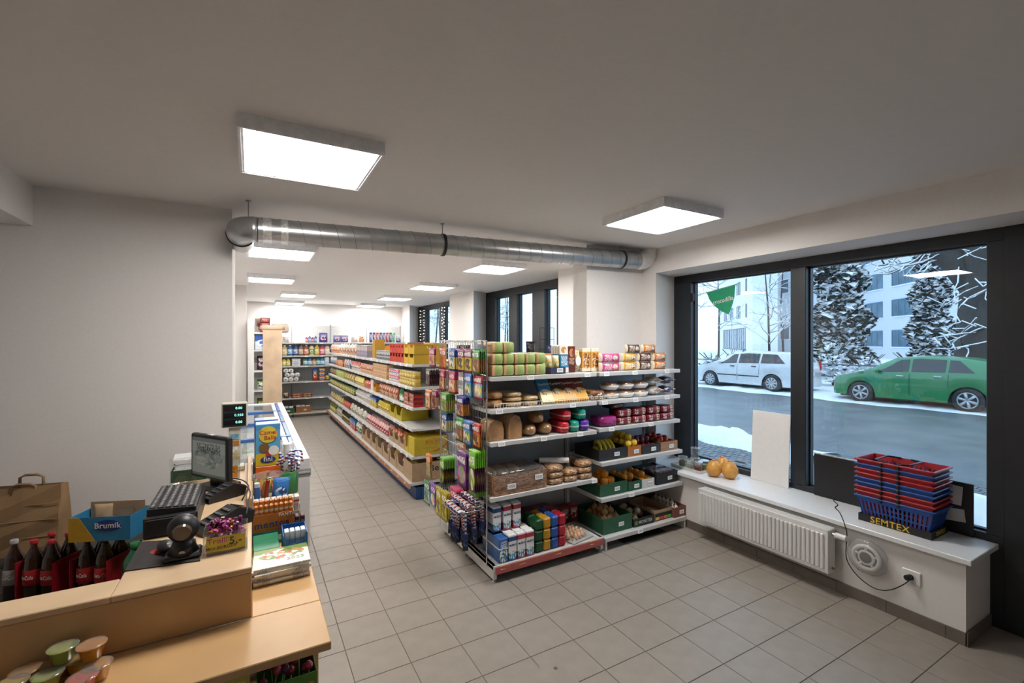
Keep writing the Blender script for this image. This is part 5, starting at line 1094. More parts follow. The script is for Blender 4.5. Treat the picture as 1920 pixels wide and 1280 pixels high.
for (Yh, zh, xf, stack) in hooks:
    L_h = 1.602 - xf + .03
    part('hook', MB().tube([(L_h, 0, -.009), (0, 0, -.009), (-.012, 0, -.005), (-.018, 0, .012)], .0022, 5), chromew, g, (xf - .03 - GA[0], Yh - GA[1], zh - GA[2]))
    xx = xf
    for (k, n, tx) in stack:
        w_, h_ = H_[k]
        for i in range(n):
            b = put(k, (xx, Yh, zh), R(-90 + rnd.uniform(-1.5, 1.5)), DESC[k] + (' on the upper hooks of the wire grid' if zh > 1.5 else ' on the middle hooks of the wire grid' if zh > 1.1 else ' on the lower hooks of the wire grid'), 'sweets', 'hanging sweets')
            if i == 0 and tx: ob('lettering', text_me(tx, w_ * .22, whl), b, (0, -.0088 if h_ > .1 else -.008, -h_ * (.24 if h_ > .1 else .5)), (R(90 + (-4 if h_ > .1 else 0)), 0, 0))
            xx += .0165
        xx += .03
# small price cards clipped to the grid top, sachets stood behind them
for i in range(5): ob('price_tag', tg_me, g, (GXW - .008 - GA[0], 3.34 + i * .17 - GA[1], 1.855), (0, 0, R(-90)))
# candy canes bunched on the lowest row
cane = pmat('cane_stripe', [(i / 14, ('e8e6ea' if i % 2 else ('b82a3a' if i % 4 else '2a3a8a'))) for i in range(14)], wr=0, rough=.3); cane_b = pmat('cane_sleeve', [(0, '101830'), (.6, '1c2850')], ['2a3a6a', '0c1020', '4a5a8a'], wr=.4)
cm = MB().tube([(0, 0, -.12), (0, 0, .03), (0, -.012, .055), (0, -.03, .062), (0, -.048, .055), (0, -.06, .03)], .0075, 7).mesh('candy_cane', [cane]); slv = bag_mb(.042, .125, .015, 5).mesh('sleeve', [cane_b])
cane2 = pmat('cane_stripe_red', [(i / 17, ('ece8ea' if i % 2 else 'a8242f')) for i in range(17)], wr=0, rough=.3); cane3 = pmat('cane_stripe_blue', [(i / 12, ('e6e8f0' if i % 2 else '26408c')) for i in range(12)], wr=0, rough=.3)
for q, cq in enumerate((cane, cane2, cane3)):
    c_me = cm.copy(); c_me.materials[0] = cq; proto('cane%d' % q, 'candy_cane', [('candy_cane', c_me, None, None), ('sleeve', slv, (0, 0, -.225), (0, 0, R(90)))])
for j, (xb, zb) in enumerate(((1.55, .60), (1.475, .575), (1.40, .545))):      # three bars, fourteen canes hooked over each
    part('hook_bar', MB().cyl((xb, 3.236, zb), (xb, 3.555, zb), .004, n=6), chromew, g, (-GA[0], -GA[1], 0))
    for y in (3.238, 3.553): part('hook_bar_arm', MB().tube([(xb, y, zb), (1.603, y, zb)], .004, 6), chromew, g, (-GA[0], -GA[1], 0))
    for i in range(14):
        q = rnd.uniform(.84, 1.1); r_ = R(-90 + rnd.uniform(-16, 16)); w_ = R(rnd.uniform(-4, 9))
        off = Matrix.Rotation(r_, 3, 'Z') @ Matrix.Rotation(w_, 3, 'X') @ (Vector((0, -.03, .0503)) * q)      # the crook's inner top rests on the bar
        put('cane%d' % ((i + j) % 3), Vector((xb, 3.252 + i * .0218, zb)) - off, r_, 'striped candy cane in a navy sleeve bunched on the lowest grid row', 'candy', 'candy canes on the wire grid', rx=w_, scale=q)
# ================================================================== goods on top of the rear half and wire stand
gm_t = pmat('crisps_red', [(0, 'b8342a'), (.5, 'd8924a')], ['e0b05a', '8aa03a', 'c8442a', 'f0e0c0'], rx=.5, rz=.4)
P_bag('crisp', 'crisp_bag', .17, .16, .08, gm_t, 9)
for i in range(5): put('crisp', (1.89 + i * .174, 3.84, ZA[0] + .002), R(rnd.uniform(-3, 3)), 'red and yellow crisp bag on the rear top shelf behind the toast', 'crisps', 'crisp bags behind the toast')
P_bag('snk', 'snack_bag', .12, .15, .05, pmat('snack_yel', [(0, 'c8a02a'), (.5, 'd8c05a')], ['3a6a2a', 'e8d88a', 'b84a24', 'f0e8d0'], rx=.45, rz=.4), 4)
for i in range(4): put('snk', (1.72, 3.76 + i * .125, ZA[0] + .002), R(-90), 'small yellow snack bag above the wire grid', 'snacks', 'yellow snack bags above the grid')
ws_ = thing('wire_stand', 'tall black wire stand with dark bags behind the crisps', 'stand', (2.62, 4.0, ZA[0] + .002))
wq = MB()
for x in (-.02, .04, .10, .16): wq.cyl((x, 0, 0), (x, 0, .42), .003, n=5)
for zz in (.01, .1, .2, .3, .42): wq.cyl((-.02, 0, zz), (.16, 0, zz), .003, n=5)
part('wire_frame', wq, rubber, ws_); part('stand_foot', MB().cyl((-.02, -.05, .002), (-.02, .08, .002), .004, n=5).cyl((.16, -.05, .002), (.16, .08, .002), .004, n=5), rubber, ws_)
P_bag('coffb', 'coffee_bag', .12, .28, .06, pmat('black_foil', [(0, '1a1416'), (.8, '241c1e')], wr=.7, rough=.25), 2); P_bag('coffn', 'coffee_bag', .12, .24, .06, pmat('navy_foil', [(0, '1f2448'), (.5, '2a3060')], ['c8c8d0', '2a3060'], rx=.2, rz=.1, wr=.5), 3)
put('coffb', (2.525, 4.06, ZA[0] + .002), R(8), 'tall black foil coffee bag beside the wire stand', 'coffee'); put('coffn', (2.70, 3.93, ZA[0] + .002), R(-4), 'navy foil coffee bag in front of the wire stand', 'coffee')
cage = thing('wire_basket', 'small grey wire basket with a printed tin above the snack bags', 'basket', (1.80, 4.09, ZA[0] + .155))
wq = MB()
for i in range(9): wq.cyl((-.10 + i * .025, 0, 0), (-.10 + i * .025, 0, .12), .0018, n=4)
for zz in (0, .04, .08, .12): wq.cyl((-.10, 0, zz), (.10, 0, zz), .002, n=4)
part('wire_side', wq, upm, cage); part('stem', MB().cyl((0, .01, -.1525), (0, .01, .0), .005, n=6), upm, cage); part('tin', MB().cbox(-.06, .004, .005, .06, .07, .09, .004), pmat('tin_print', [(0, '3a3436')], ['8a8482', '2a2426', 'c8c2be'], rx=.5, rz=.5, wr=0), cage)
# ================================================================== LONG GONDOLA
def on(x, y, z): return (LX + x, y, z)
PACKS = {}
def pk(k, kind, w, d, h, m, name, *a):
    if kind == 'box': P_box(k, name, w, d, h, m)
    elif kind == 'bag': P_bag(k, name, w, h, d, m, len(PACKS))
    elif kind == 'jar': P_jar(k, name, w / 2, h, m, a[0], 10)
    elif kind == 'can': P_can(k, name, w / 2, h, m, a[0], 10)
    elif kind == 'bot': P_bottle(k, name, w / 2, h, m, a[0], a[1], *a[2:])
    PACKS[k] = (w, d, h)
def pr(n, c1, c2, pic, **q): return pmat('pk_' + n, [(0, c1), (.55, c2)], pic, rx=.38, rz=.24, ink=q.pop('ink', 'f2ece0'), **q)
def row(keys, y0, y1, z, lab, cat, grp, tiers=1, dep=.03, gap=.006, rows=1):
    """a run of packs along the aisle shelf from y0 to y1"""
    y = y0; i = 0
    while True:
        k = keys[i % len(keys)]; w, d, h = PACKS[k]
        if y + w > y1: break
        for r in range(rows):
            for t in range(tiers): put(k, on(dep + d / 2 + r * (d + .006), y + w / 2, z + .0025 + t * (h + .002)), R(-90 + rnd.uniform(-3, 3)), lab, cat, grp)
        y += w + gap; i += 1
GOLD, SIL = mat('gold_lid', (.55, .40, .10), .35, .7), mat('silver_lid', (.55, .55, .55), .35, .8); WLID = mat('white_lid', (.8, .8, .78), .4); RLID = mat('red_lid', (.45, .03, .03), .4); GLID = mat('green_lid', (.03, .18, .06), .4)
z = ZL[0]
DB = lambda k, w, d, h, m, cut: (P_tray(k, 'display_box', w, d, h, m, cut), PACKS.__setitem__(k, (w, d, h)))
yel = pmat('yellow_display', [(0, 'c9a21f'), (.85, 'b8901a')], wr=0, rough=.5); redd = pmat('red_display', [(0, 'b8301f'), (.8, 'c84a34')], wr=0, rough=.5)
DB('ydb', .20, .22, .115, yel, .075); DB('rdb', .13, .22, .115, redd, .07)
pk('ysach', 'box', .05, .03, .10, pr('ysach', 'c9a83a', 'e0c868', ['8a3a24', 'f0e0b0', '3a6a34']), 'soup_sachet'); pk('rsach', 'box', .05, .03, .10, pr('rsach', 'd8cfc0', 'e6ddd0', ['8a3a2a', 'f0e8dc', 'c8a05a'], ink='8a2a20'), 'sachet')
for t in (0, 1):
    for i, y in enumerate((5.36, 5.57)):
        put('ydb', on(.14, y, z + .0025 + t * .118), R(-90), 'yellow card display box of soup sachets at the near end of the top shelf', 'display box', 'yellow display boxes')
        for q in range(3): put('ysach', on(.07 + .05 * q, y, z + .008 + t * .118), R(-90), 'yellow soup sachet standing in a yellow display box', 'soup', 'soup sachets')
    for i in range(5):
        y = 5.745 + i * .135; put('rdb', on(.14, y, z + .0025 + t * .118), R(-90), 'red card display box of white sachets on the top shelf', 'display box', 'red display boxes')
        for q in range(2): put('rsach', on(.07 + .05 * q, y, z + .008 + t * .118), R(-90), 'white and red sachet standing in a red display box', 'sachet', 'white sachets')
for (y0, y1, x0, x1, h, c, lab) in ((6.55, 7.5, .26, .44, .20, 'd88a1f', 'long orange carton behind the grey jars on the top shelf'), (5.66, 6.4, .29, .44, .255, '7a3f2a', 'brown carton behind the red display boxes on the top shelf'), (5.27, 5.63, .27, .44, .25, 'c89a24', 'yellow carton at the back of the top shelf near end')):
    tag(MB().cbox(0, 0, 0, x1 - x0, y1 - y0, h, .004).build('carton', mat('carton_' + c, c, .55), None, on(x0, y0, z + .0025)), lab, 'carton')
pk('gjar', 'can', .085, .085, .13, pr('gjar', '6a7480', '8a929a', ['c8ccd0', '3a4450', 'e0e0e0']), 'grey_tin', SIL)
row(['gjar'], 6.48, 7.35, z, 'grey printed tin in a row before the orange carton', 'tin', 'grey tins on the top shelf', 1, .06)
tag(MB().cbox(0, 0, 0, .16, .16, .30, .004).build('carton', mat('carton_tall', 'b8902a', .5), None, on(.10, 7.55, z + .0025)), 'tall mustard carton standing on the top shelf', 'carton')
pk('pcol', 'box', .12, .10, .20, pr('pcol', '8a8aa0', 'b8a8a8', ['d8d0d8', '6a5a7a', 'c8a0a0']), 'biscuit_box'); pk('bisc', 'bag', .15, .09, .20, pr('bisc', 'd89a6a', 'e6d2c0', ['b8402a', 'f0e0c8', '5a3020', 'e0a05a'], ink='a82a1a'), 'biscuit_bag'); pk('wbisc', 'bag', .14, .09, .22, pr('wbisc', 'c8b8a8', 'd8d0c8', ['3a2a24', 'c8a080', 'f0e8e0']), 'biscuit_bag')
row(['pcol'], 7.8, 8.7, z, 'lilac biscuit box on the top aisle shelf', 'biscuits', 'lilac biscuit boxes'); row(['bisc', 'wbisc'], 8.75, 10.6, z, 'peach and white biscuit bag on the top aisle shelf', 'biscuits', 'biscuit bags'); row(['bisc'], 10.65, 11.9, z, 'red and cream biscuit bag at the far end of the top shelf', 'biscuits', 'far biscuit bags')
pk('grbox', 'box', .13, .1, .16, pr('grbox', '3a7a34', 'c8b83a', ['e0d88a', '2a5a24', 'b84a2a']), 'tea_box')
for i in range(16): put('grbox', on(.36, 8.0 + i * .17, z + .0025 + .0), R(-90), 'green and yellow box at the back of the top shelf', 'tea', 'green and yellow boxes')
z = ZL[1]
pk('ytub', 'can', .10, .10, .085, pr('ytub', 'b89a3a', 'c8aa4a', ['e0cc80', '8a7024'], ink='6a4a14'), 'yellow_tub', WLID); pk('pcup', 'can', .085, .085, .08, pr('pcup', 'd8c8c8', 'c84a5a', ['f0e8e8', '3a5aa0', 'd85a6a']), 'noodle_cup', WLID); pk('tcup', 'box', .07, .10, .10, pr('tcup', 'c89a6a', 'd8b88a', ['b85a3a', 'f0e0c0', '8a5a34'], ink='a8402a'), 'pudding_box')
row(['ytub'], 5.27, 5.95, z, 'yellow tub with a white lid, two high, at the near end', 'tub', 'yellow tubs', 2, .03); row(['pcup'], 5.97, 6.5, z, 'pink and white noodle cup, two high, beside the yellow tubs', 'cup', 'noodle cups', 2); row(['tcup'], 6.53, 7.4, z, 'tan pudding box, two high, on the second aisle shelf', 'pudding', 'tan pudding boxes', 2)
pk('rsoup', 'bag', .10, .05, .16, pr('rsoup', 'c89a74', 'b86a4a', ['e6d0b0', '8a3a24', 'd8a86a']), 'soup_bag'); pk('wsoup', 'bag', .11, .05, .17, pr('wsoup', 'd8d4cc', 'b8342a', ['3a4a6a', 'f0ece4', 'c85a4a']), 'soup_bag'); pk('bsoup', 'bag', .12, .05, .18, pr('bsoup', '3a4a7a', 'd8d8e0', ['8a8aa0', 'e0e0e8']), 'soup_bag'); pk('obox', 'box', .14, .10, .13, pr('obox', 'c8602a', 'd8843a', ['e0b46a', '8a341a']), 'spice_box')
row(['rsoup'], 7.42, 8.4, z, 'tan soup bag on the second aisle shelf', 'soup', 'tan soup bags'); row(['wsoup'], 8.42, 9.3, z, 'white and red soup bag on the second aisle shelf', 'soup', 'white and red soup bags'); row(['bsoup', 'wsoup'], 9.32, 10.1, z, 'blue and white bag mid way along the second aisle shelf', 'soup', 'blue soup bags'); row(['obox'], 10.12, 11.0, z, 'orange spice box on the second aisle shelf', 'spice', 'orange spice boxes'); row(['bsoup'], 11.02, 11.95, z, 'blue bag at the far end of the second aisle shelf', 'soup', 'far blue bags')
z = ZL[2]
pk('rbr', 'box', .20, .12, .05, pr('rbr', 'a81f24', '6a2418', ['d8b48a', '3a1814', 'c8342a'], ink='f0d8b0'), 'chocolate_box'); pk('grbt', 'bot', .075, .075, .20, mat('green_pet', (.03, .16, .06), .2), 'plastic_bottle', pr('grlab', 'd8d8d0', '2a7a3a', ['f0f0ea', '3a8a44']), WLID); pk('rbag', 'bag', .11, .06, .16, pr('rbag', '8a4a34', 'a85a3a', ['d8b08a', '6a2a1a', 'c8864a']), 'cocoa_bag'); pk('dbag', 'bag', .12, .06, .15, pr('dbag', '5a3a24', '7a5a34', ['c8a86a', '3a2414']), 'coffee_bag')
row(['rbr'], 5.27, 5.68, z, 'flat red and brown chocolate box stacked at the near end', 'chocolate', 'flat red chocolate boxes', 3); row(['grbt'], 5.75, 5.95, z, 'green plastic bottle on the third aisle shelf', 'bottle', 'green bottles'); row(['rbag', 'rsoup'], 6.0, 7.1, z, 'red brown cocoa bag on the third aisle shelf', 'cocoa', 'cocoa bags')
DB('odb', .20, .2, .12, pmat('orange_display', [(0, 'c8842a')], wr=0), .07); put('odb', on(.13, 7.25, z + .0025), R(-90), 'orange card display box on the third aisle shelf', 'display box'); tag(MB().cbox(-.09, -.1, 0, .09, .1, .17, .004).build('carton', mat('white_carton', (.62, .60, .57), .5), None, on(.14, 7.48, z + .0025), R(-90)), 'white carton beside the orange display box', 'carton')
pk('rpk', 'bag', .13, .08, .13, pr('rpk', 'b82a1f', 'c83a24', ['d86a4a', '8a1a14']), 'red_bag'); row(['rpk'], 7.62, 8.05, z, 'plain red bag on the third aisle shelf', 'bag', 'plain red bags')
pk('ybag', 'bag', .11, .07, .15, pr('ybag', 'c8b03a', 'd8c45a', ['8a8a2a', 'f0e4a0', 'b8601f']), 'pasta_bag'); pk('bbag', 'bag', .11, .06, .16, pr('bbag', '8a6a44', 'a88a5a', ['d8c08a', '5a4024']), 'nut_bag'); pk('lgbox', 'box', .15, .10, .16, pr('lgbox', 'a8b84a', 'c0cc6a', ['e0e6a8', '6a8a2a']), 'tea_box')
row(['ybag'], 8.15, 8.9, z, 'yellow pasta bag on the third aisle shelf', 'pasta', 'yellow pasta bags', 1); row(['bbag', 'ybag'], 8.92, 10.0, z, 'brown nut bag on the third aisle shelf', 'nuts', 'brown nut bags'); row(['lgbox'], 10.02, 11.0, z, 'light green tea box on the third aisle shelf', 'tea', 'light green tea boxes'); row(['dbag'], 11.02, 11.95, z, 'dark coffee bag at the far end of the third shelf', 'coffee', 'dark coffee bags')
z = ZL[3]
DB('ydb2', .28, .36, .15, pmat('yellow_display2', [(0, 'b8a41f'), (.7, 'c0ac2a')], wr=0), .06)
for i in range(2):
    y = 5.95 + i * .30; put('ydb2', on(.22, y, z + .0025), R(-90), 'deep yellow card box of noodle bags on the fourth aisle shelf', 'display box', 'deep yellow boxes')
pk('ybag2', 'bag', .12, .06, .14, pr('ybag2', 'c8b01f', 'd4be3a', ['8a5a1f', 'f0e08a', '5a4a14'], ink='8a1f14'), 'noodle_bag')
for i in range(4): put('ybag2', on(.10 + .07 * (i % 2), 5.95 + .30 * (i // 2), z + .008), R(-90), 'yellow noodle bag standing in a deep yellow box', 'noodles', 'noodle bags')
row(['ybag2'], 6.45, 7.15, z, 'yellow noodle bag in a row on the fourth aisle shelf', 'noodles', 'row of noodle bags', 1, .03, .006, 2)
pk('byb', 'box', .13, .12, .15, pr('byb', 'b89a2a', '2a5a9a', ['e0cc5a', '3a6ab0']), 'rice_box'); row(['byb'], 7.17, 7.6, z, 'blue and yellow rice box on the fourth aisle shelf', 'rice', 'blue and yellow rice boxes'); pk('wbag', 'bag', .14, .10, .16, pr('wbag', 'd0ccc0', 'dcd8ce', ['b8b0a0', 'e8e4da', '3a5aa0'], ink='2a4a8a'), 'flour_bag'); row(['wbag'], 7.62, 8.9, z, 'white flour bag on the fourth aisle shelf', 'flour', 'white flour bags')
olv = mat('olive_glass', (.06, .08, .02), .15); pk('ojar', 'jar', .08, .08, .14, pr('ojar', '3a4a1f', '8a8a3a', ['c8c06a', '2a3414', 'd8d0a0']), 'pickle_jar', GLID); pk('yjar', 'jar', .08, .08, .13, pr('yjar', '8a7a2a', 'c8b04a', ['e0d08a', '5a4a14']), 'mustard_jar', GOLD)
row(['ojar', 'yjar'], 8.92, 10.6, z, 'jar of green pickles or mustard on the fourth aisle shelf', 'jar', 'pickle and mustard jars'); row(['yjar', 'ojar'], 10.62, 11.95, z, 'jar at the far end of the fourth aisle shelf', 'jar', 'far jars')
z = ZL[4]
# big yellow carton with lettering facing the front of the shop
bo = thing('display_carton', 'large yellow carton with a red swoosh at the near end of the fifth shelf', 'carton', on(.24, 5.37, z + .0025))
part('carton', MB().cbox(-.21, -.115, 0, .21, .115, .21, .004), mat('bollton_yellow', 'bfa82a', .5), bo)
front_text('BOLLTON', .048, mat('brand_red', (.42, .08, .04), .5), bo, .03, -.1165, .155, .85)
part('oval_line', MB().tube([(.03 + .105 * math.cos(a), -.116, .155 + .034 * math.sin(a)) for a in [2 * math.pi * i / 28 for i in range(28)]], .0022, 4, closed=True), MATS['brand_red'], bo)
front_text('instantní nudle', .026, mat('print_olive', (.33, .26, .05), .5), bo, -.01, -.1165, .085)
part('swoosh', MB().prism([(-.03, .04), (.05, .045), (.13, .075), (.19, .125), (.20, .15), (.20, .11), (.15, .06), (.06, .032)], 1, -.1175, -.1145), mat('swoosh_red', (.50, .10, .03), .5), bo)
DB('ydb3', .12, .40, .21, MATS['bollton_yellow'], .06); put('ydb3', on(.23, 5.56, z + .0025), R(-90), 'open yellow carton of spice bags behind the lettered carton', 'display box')
pk('spbag', 'bag', .10, .05, .15, pr('spbag', 'd8a02a', 'c8602a', ['e8d08a', '6a2a14', 'f0e0b0']), 'spice_bag'); put('spbag', on(.08, 5.56, z + .007), R(-90), 'orange spice bag standing in the open yellow carton', 'spice')
DB('kdb', .24, .34, .13, kraft, .06)
for i in range(3):
    y = 5.76 + i * .255; put('kdb', on(.20, y, z + .0025), R(-90), 'brown card display box of orange and green sachets on the fifth shelf', 'display box', 'brown display boxes fifth shelf')
    for q in range(2):
        for r in range(2): put('spbag', on(.09 + .07 * r, y - .055 + .11 * q, z + .007), R(-90), 'orange sachet standing in a brown display box', 'spice', 'sachets in brown boxes')
pk('rwbag', 'bag', .12, .07, .15, pr('rwbag', 'b8242a', 'd8a0a0', ['f0e8e8', '8a1a20', 'c83a3a']), 'sweets_bag'); row(['rwbag'], 6.5, 7.9, z, 'red and white bag on the fifth aisle shelf', 'sweets', 'red and white bags', 1, .03, .006, 2)
pk('mix', 'bag', .13, .08, .14, pr('mix', '8a8a7a', 'b8b4a0', ['3a5aa0', 'c8a83a', '3a6a3a', 'e0dcd0']), 'mixed_bag'); row(['mix', 'wbag'], 7.92, 9.4, z, 'pale mixed goods bag on the fifth aisle shelf', 'groceries', 'pale mixed bags'); row(['rpk'], 9.42, 10.2, z, 'bright red bag on the fifth aisle shelf', 'bag', 'bright red bags'); row(['ybag', 'bbag'], 10.22, 11.95, z, 'yellow and brown bag at the far end of the fifth shelf', 'pasta', 'far yellow bags')
z = .20
# near brown carton with handwriting style mark
be = thing('brown_carton', 'open brown carton with a black script mark at the aisle corner', 'carton', on(.22, 5.42, z + .0025))
part('carton', tray_mb(.42, .30, .215, .006), kraft, be)
front_text('Be', .11, mat('black_ink', (.02, .02, .02), .5), be, .06, -.1515, .135, 1.1); part('stamp', MB().tube([(-.03 + .07 * math.cos(a), -.151, .045 + .022 * math.sin(a)) for a in [2 * math.pi * i / 24 for i in range(24)]], .002, 4, closed=True), mat('stamp_brown', (.30, .12, .06), .6), be)
pk('goldb', 'bag', .13, .09, .17, pr('goldb', 'b8902f', 'c8a44a', ['e0c880', '8a6a1f', 'd8b45a'], ink='8a5a14'), 'golden_bag')
for i in range(4): put('goldb', on(.10 + .1 * (i % 3), 5.36 + .12 * (i // 2), z + .03), R(-90 + 10 * i), 'golden crisp bag standing in the open brown carton', 'crisps', 'golden bags in the carton')
DB('kdb2', .34, .40, .20, kraft, .09)
for i in range(7):
    y = 5.76 + i * .37; put('kdb2', on(.215, y, z + .0025), R(-90), 'tall brown card box of bags on the bottom aisle shelf', 'display box', 'tall brown boxes')
    for q in range(2):
        for r in range(2): put(['rwbag', 'goldb', 'bisc'][i % 3], on(.10 + .12 * r, y - .075 + .15 * q, z + .009 + .015), R(-90), 'bag of sweets or biscuits standing in a tall brown box', 'sweets', 'bags in tall brown boxes')
pk('gwb', 'bag', .13, .09, .20, pr('gwb', '3a6a3a', 'd8d8c8', ['e8e8dc', '5a8a4a', '2a4a2a']), 'rice_bag'); pk('brb', 'box', .12, .11, .19, pr('brb', 'b8342a', '3a7ab8', ['e0e0e8', '2a5a9a', 'c84a3a']), 'washing_box'); row(['gwb'], 8.36, 8.8, z, 'green and white bag on the bottom aisle shelf', 'rice', 'green and white bags'); row(['brb'], 8.82, 9.4, z, 'blue and red box on the bottom aisle shelf', 'box', 'blue and red boxes', 1, .03, .006, 2)
dkg = mat('dark_oil_glass', (.05, .045, .02), .15); pk('dbot', 'bot', .085, .085, .24, dkg, 'glass_bottle', pr('dlab', '8a7a4a', 'c8b06a', ['3a2a14', 'e0cc8a']), GOLD); pk('wbot', 'bag', .13, .10, .20, pr('wbot', 'c8c6c0', 'd6d4ce', ['e8e6e2', 'a8a49a', '6a7a8a']), 'sugar_bag'); pk('oil', 'bot', .085, .085, .27, mat('sunflower_oil', (.42, .34, .05), .15), 'oil_bottle', pr('olab', 'c8b83a', '2a6a2a', ['e8e0a0', 'b8401f']), mat('yellow_cap', (.55, .45, .05), .4))
row(['dbot'], 9.45, 10.3, z, 'dark glass bottle on the bottom aisle shelf', 'bottle', 'dark bottles', 1, .03, .006, 2); row(['wbot'], 10.32, 11.1, z, 'white sugar bag on the bottom aisle shelf', 'sugar', 'white sugar bags'); row(['oil'], 11.12, 11.95, z, 'yellow oil bottle at the far end of the bottom shelf', 'oil', 'oil bottles', 1, .03, .006, 2)
# ================================================================== BACK WALL GOODS (front looks to -Y)
def wrow(keys, u0, u1, zi, lab, cat, grp, tiers=1, gap=.01, dep=.03):
    z = ZW[zi] if zi < 5 else .105; x0, x1 = aty(u0, 640, WY + .1).x, aty(u1, 640, WY + .1).x; x = x0; i = 0
    while True:
        k = keys[i % len(keys)]; w, d, h = PACKS[k]
        if x + w > x1: break
        for t in range(tiers): put(k, (x + w / 2, WY + dep + d / 2, z + .0025 + t * (h + .002)), R(rnd.uniform(-3, 3)), lab, cat, grp)
        x += w + gap; i += 1
def bt(k, c, lab, cap, w=.09, h=.24, **q): pk(k, 'bot', w, w, h, mat('pl_' + k, c, .3), 'care_bottle', pr('lb_' + k, lab, lab, ['e8e8e8', lab, c if isinstance(c, str) else 'c0c0c0']), mat('cap_' + cap, cap, .4), q.get('neck', .28), 1.15, .7)
pk('pinkbx', 'box', .16, .12, .20, pr('pinkbx', 'd87ab0', 'c83a8a', ['f0d0e4', '3a8a3a', '8a2a6a']), 'wash_box'); pk('wpk', 'bag', .18, .12, .17, pr('wpk', 'd8d4ce', 'e2deda', ['d8a0b0', 'f0eeea', 'c8b48a'], ink='a8485a'), 'nappy_pack'); pk('tabs', 'box', .19, .12, .24, pr('tabs', '3a2a7a', '5a5aa8', ['c8d0e8', 'b83a4a', '2a2a6a', 'e0e4f0']), 'dishwasher_box'); pk('tabs2', 'box', .17, .12, .18, pr('tabs2', '4a4a8a', '8a8ac0', ['d8d8e8', 'b84a5a', '3a3a7a']), 'dishwasher_box')
wrow(['wpk'], 529, 557, 0, 'white hygiene pack on the top back shelf', 'hygiene', 'white hygiene packs'); wrow(['pinkbx'], 558, 570, 0, 'pink and green washing box on the top back shelf', 'detergent', 'pink washing boxes')
bt('b_sm', 'b84a6a', 'd8a0b0', 'e0e0e0', .06, .14); bt('b_bl', '4a6ab0', 'b0c0e0', '2a3a7a', .06, .16); wrow(['b_sm', 'b_bl'], 572, 596, 0, 'small cosmetic bottle on the top back shelf', 'cosmetics', 'small cosmetic bottles')
wrow(['tabs'], 598, 624, 0, 'tall purple blue dishwasher tablet box', 'detergent', 'tall tablet boxes'); wrow(['tabs2'], 625, 657, 0, 'low purple blue dishwasher tablet box', 'detergent', 'low tablet boxes'); wrow(['wpk', 'bisc'], 658, 690, 0, 'pale pack on the top back shelf above the gondola', 'hygiene', 'pale packs above the gondola')
for i, c in enumerate(('2a3a8a', '1f2a6a', 'b83a5a', '2a2a2a', '3a5ab0', 'b82a3a', '1a5a4a', '6ab08a')): pk('aer%d' % i, 'can', .075, .075, .26, pr('aer%d' % i, c, c, ['c8c8d8', c]), 'spray_can', mat('aercap' + c, c, .3))
wrow(['aer%d' % i for i in range(8)], 692, 741, 0, 'coloured spray can in a row on the top back shelf', 'spray', 'spray cans', 1, .012); wrow(['bsoup', 'wsoup'], 742, 757, 0, 'striped small pack beside the spray cans', 'hygiene', 'striped packs')
names = [('s1', 'c8b47a', 'e0d4b0', 'e8e8e8'), ('s2', '3a6a9a', 'a0c0e0', 'd8e0e8'), ('s3', '2a4a8a', '8aa0d0', '2a3a6a'), ('s4', '7a5a4a', 'c8b0a0', '8a7a6a'), ('s5', '9a4a24', 'd8a08a', 'd8d0c8'), ('s6', 'd8d0a0', '5a9a5a', '3a9a6a'), ('s7', 'c8a83a', 'e0cc7a', 'd8c86a'), ('s8', 'b83a4a', 'e0a0b0', 'c04a5a'), ('s9', 'c8b49a', 'e8dccc', '8a5a3a'), ('s10', 'd8dce0', 'b0d0e0', 'e0e0e0'), ('s11', 'a8c8d0', 'd8e8ec', 'c0dce4')]
for n_, c, l, cp_ in names: bt(n_, c, l, cp_, .10, .25)
wrow([n_[0] for n_ in names], 529, 620, 1, 'shampoo or lotion bottle on the second back shelf', 'toiletries', 'toiletry bottles second shelf', 1, .022)
bt('t1', 'c8b83a', 'e0d880', 'd8d0a0', .08, .17); bt('t2', '2a6a6a', 'a0d0d0', '1a4a5a', .09, .19); bt('t3', '3a7aa8', 'c0dcec', '2a5a8a', .09, .18); bt('t4', 'b8865a', 'e0ccb8', '8a5a3a', .08, .16); pk('soapw', 'box', .19, .12, .055, pr('soapw', 'd4d4d8', 'dedee2', ['b0b8d0', 'ececf0'], ink='6a7ab0'), 'wipes_pack')
wrow(['t1'], 529, 546, 2, 'yellow bottle on the third back shelf', 'toiletries', 'yellow bottles'); wrow(['soapw'], 547, 568, 2, 'white wipes pack stacked three high on the third back shelf', 'wipes', 'wipes packs', 3); wrow(['t2', 't3', 't4', 't2', 't3', 's10'], 569, 620, 2, 'mouthwash or care bottle on the third back shelf', 'toiletries', 'care bottles')
proto('trl', 'toilet_roll', [('toilet_roll', MB().tube([(0, -.05, .055), (0, .05, .055)], .055, 16).mesh('toilet_roll', [wt]), None, None), ('core', MB().cyl((0, -.0515, .055), (0, -.049, .055), .02, n=12).mesh('core', [upm]), (0, 0, 0), (0, 0, 0))])
for t in range(3):
    for i in range(3 if t < 2 else 2): put('trl', (.20 + i * .115 + (t % 2) * .03 + aty(531, 640, WY).x - .14, WY + .09, ZW[3] + .0025 + t * .108), 0, 'white paper roll piled at the end of the fourth back shelf', 'paper roll', 'paper rolls')
DB('gtr', .20, .2, .09, pmat('lime_tray', [(0, '8a9a2a')], wr=0), .06); DB('rtr', .20, .2, .10, pmat('maroon_tray', [(0, '7a2a24')], wr=0), .08); wrow(['gtr'], 551, 565, 3, 'lime card tray on the fourth back shelf', 'tray', 'lime trays'); wrow(['rtr'], 566, 582, 3, 'maroon card tray on the fourth back shelf', 'tray', 'maroon trays')
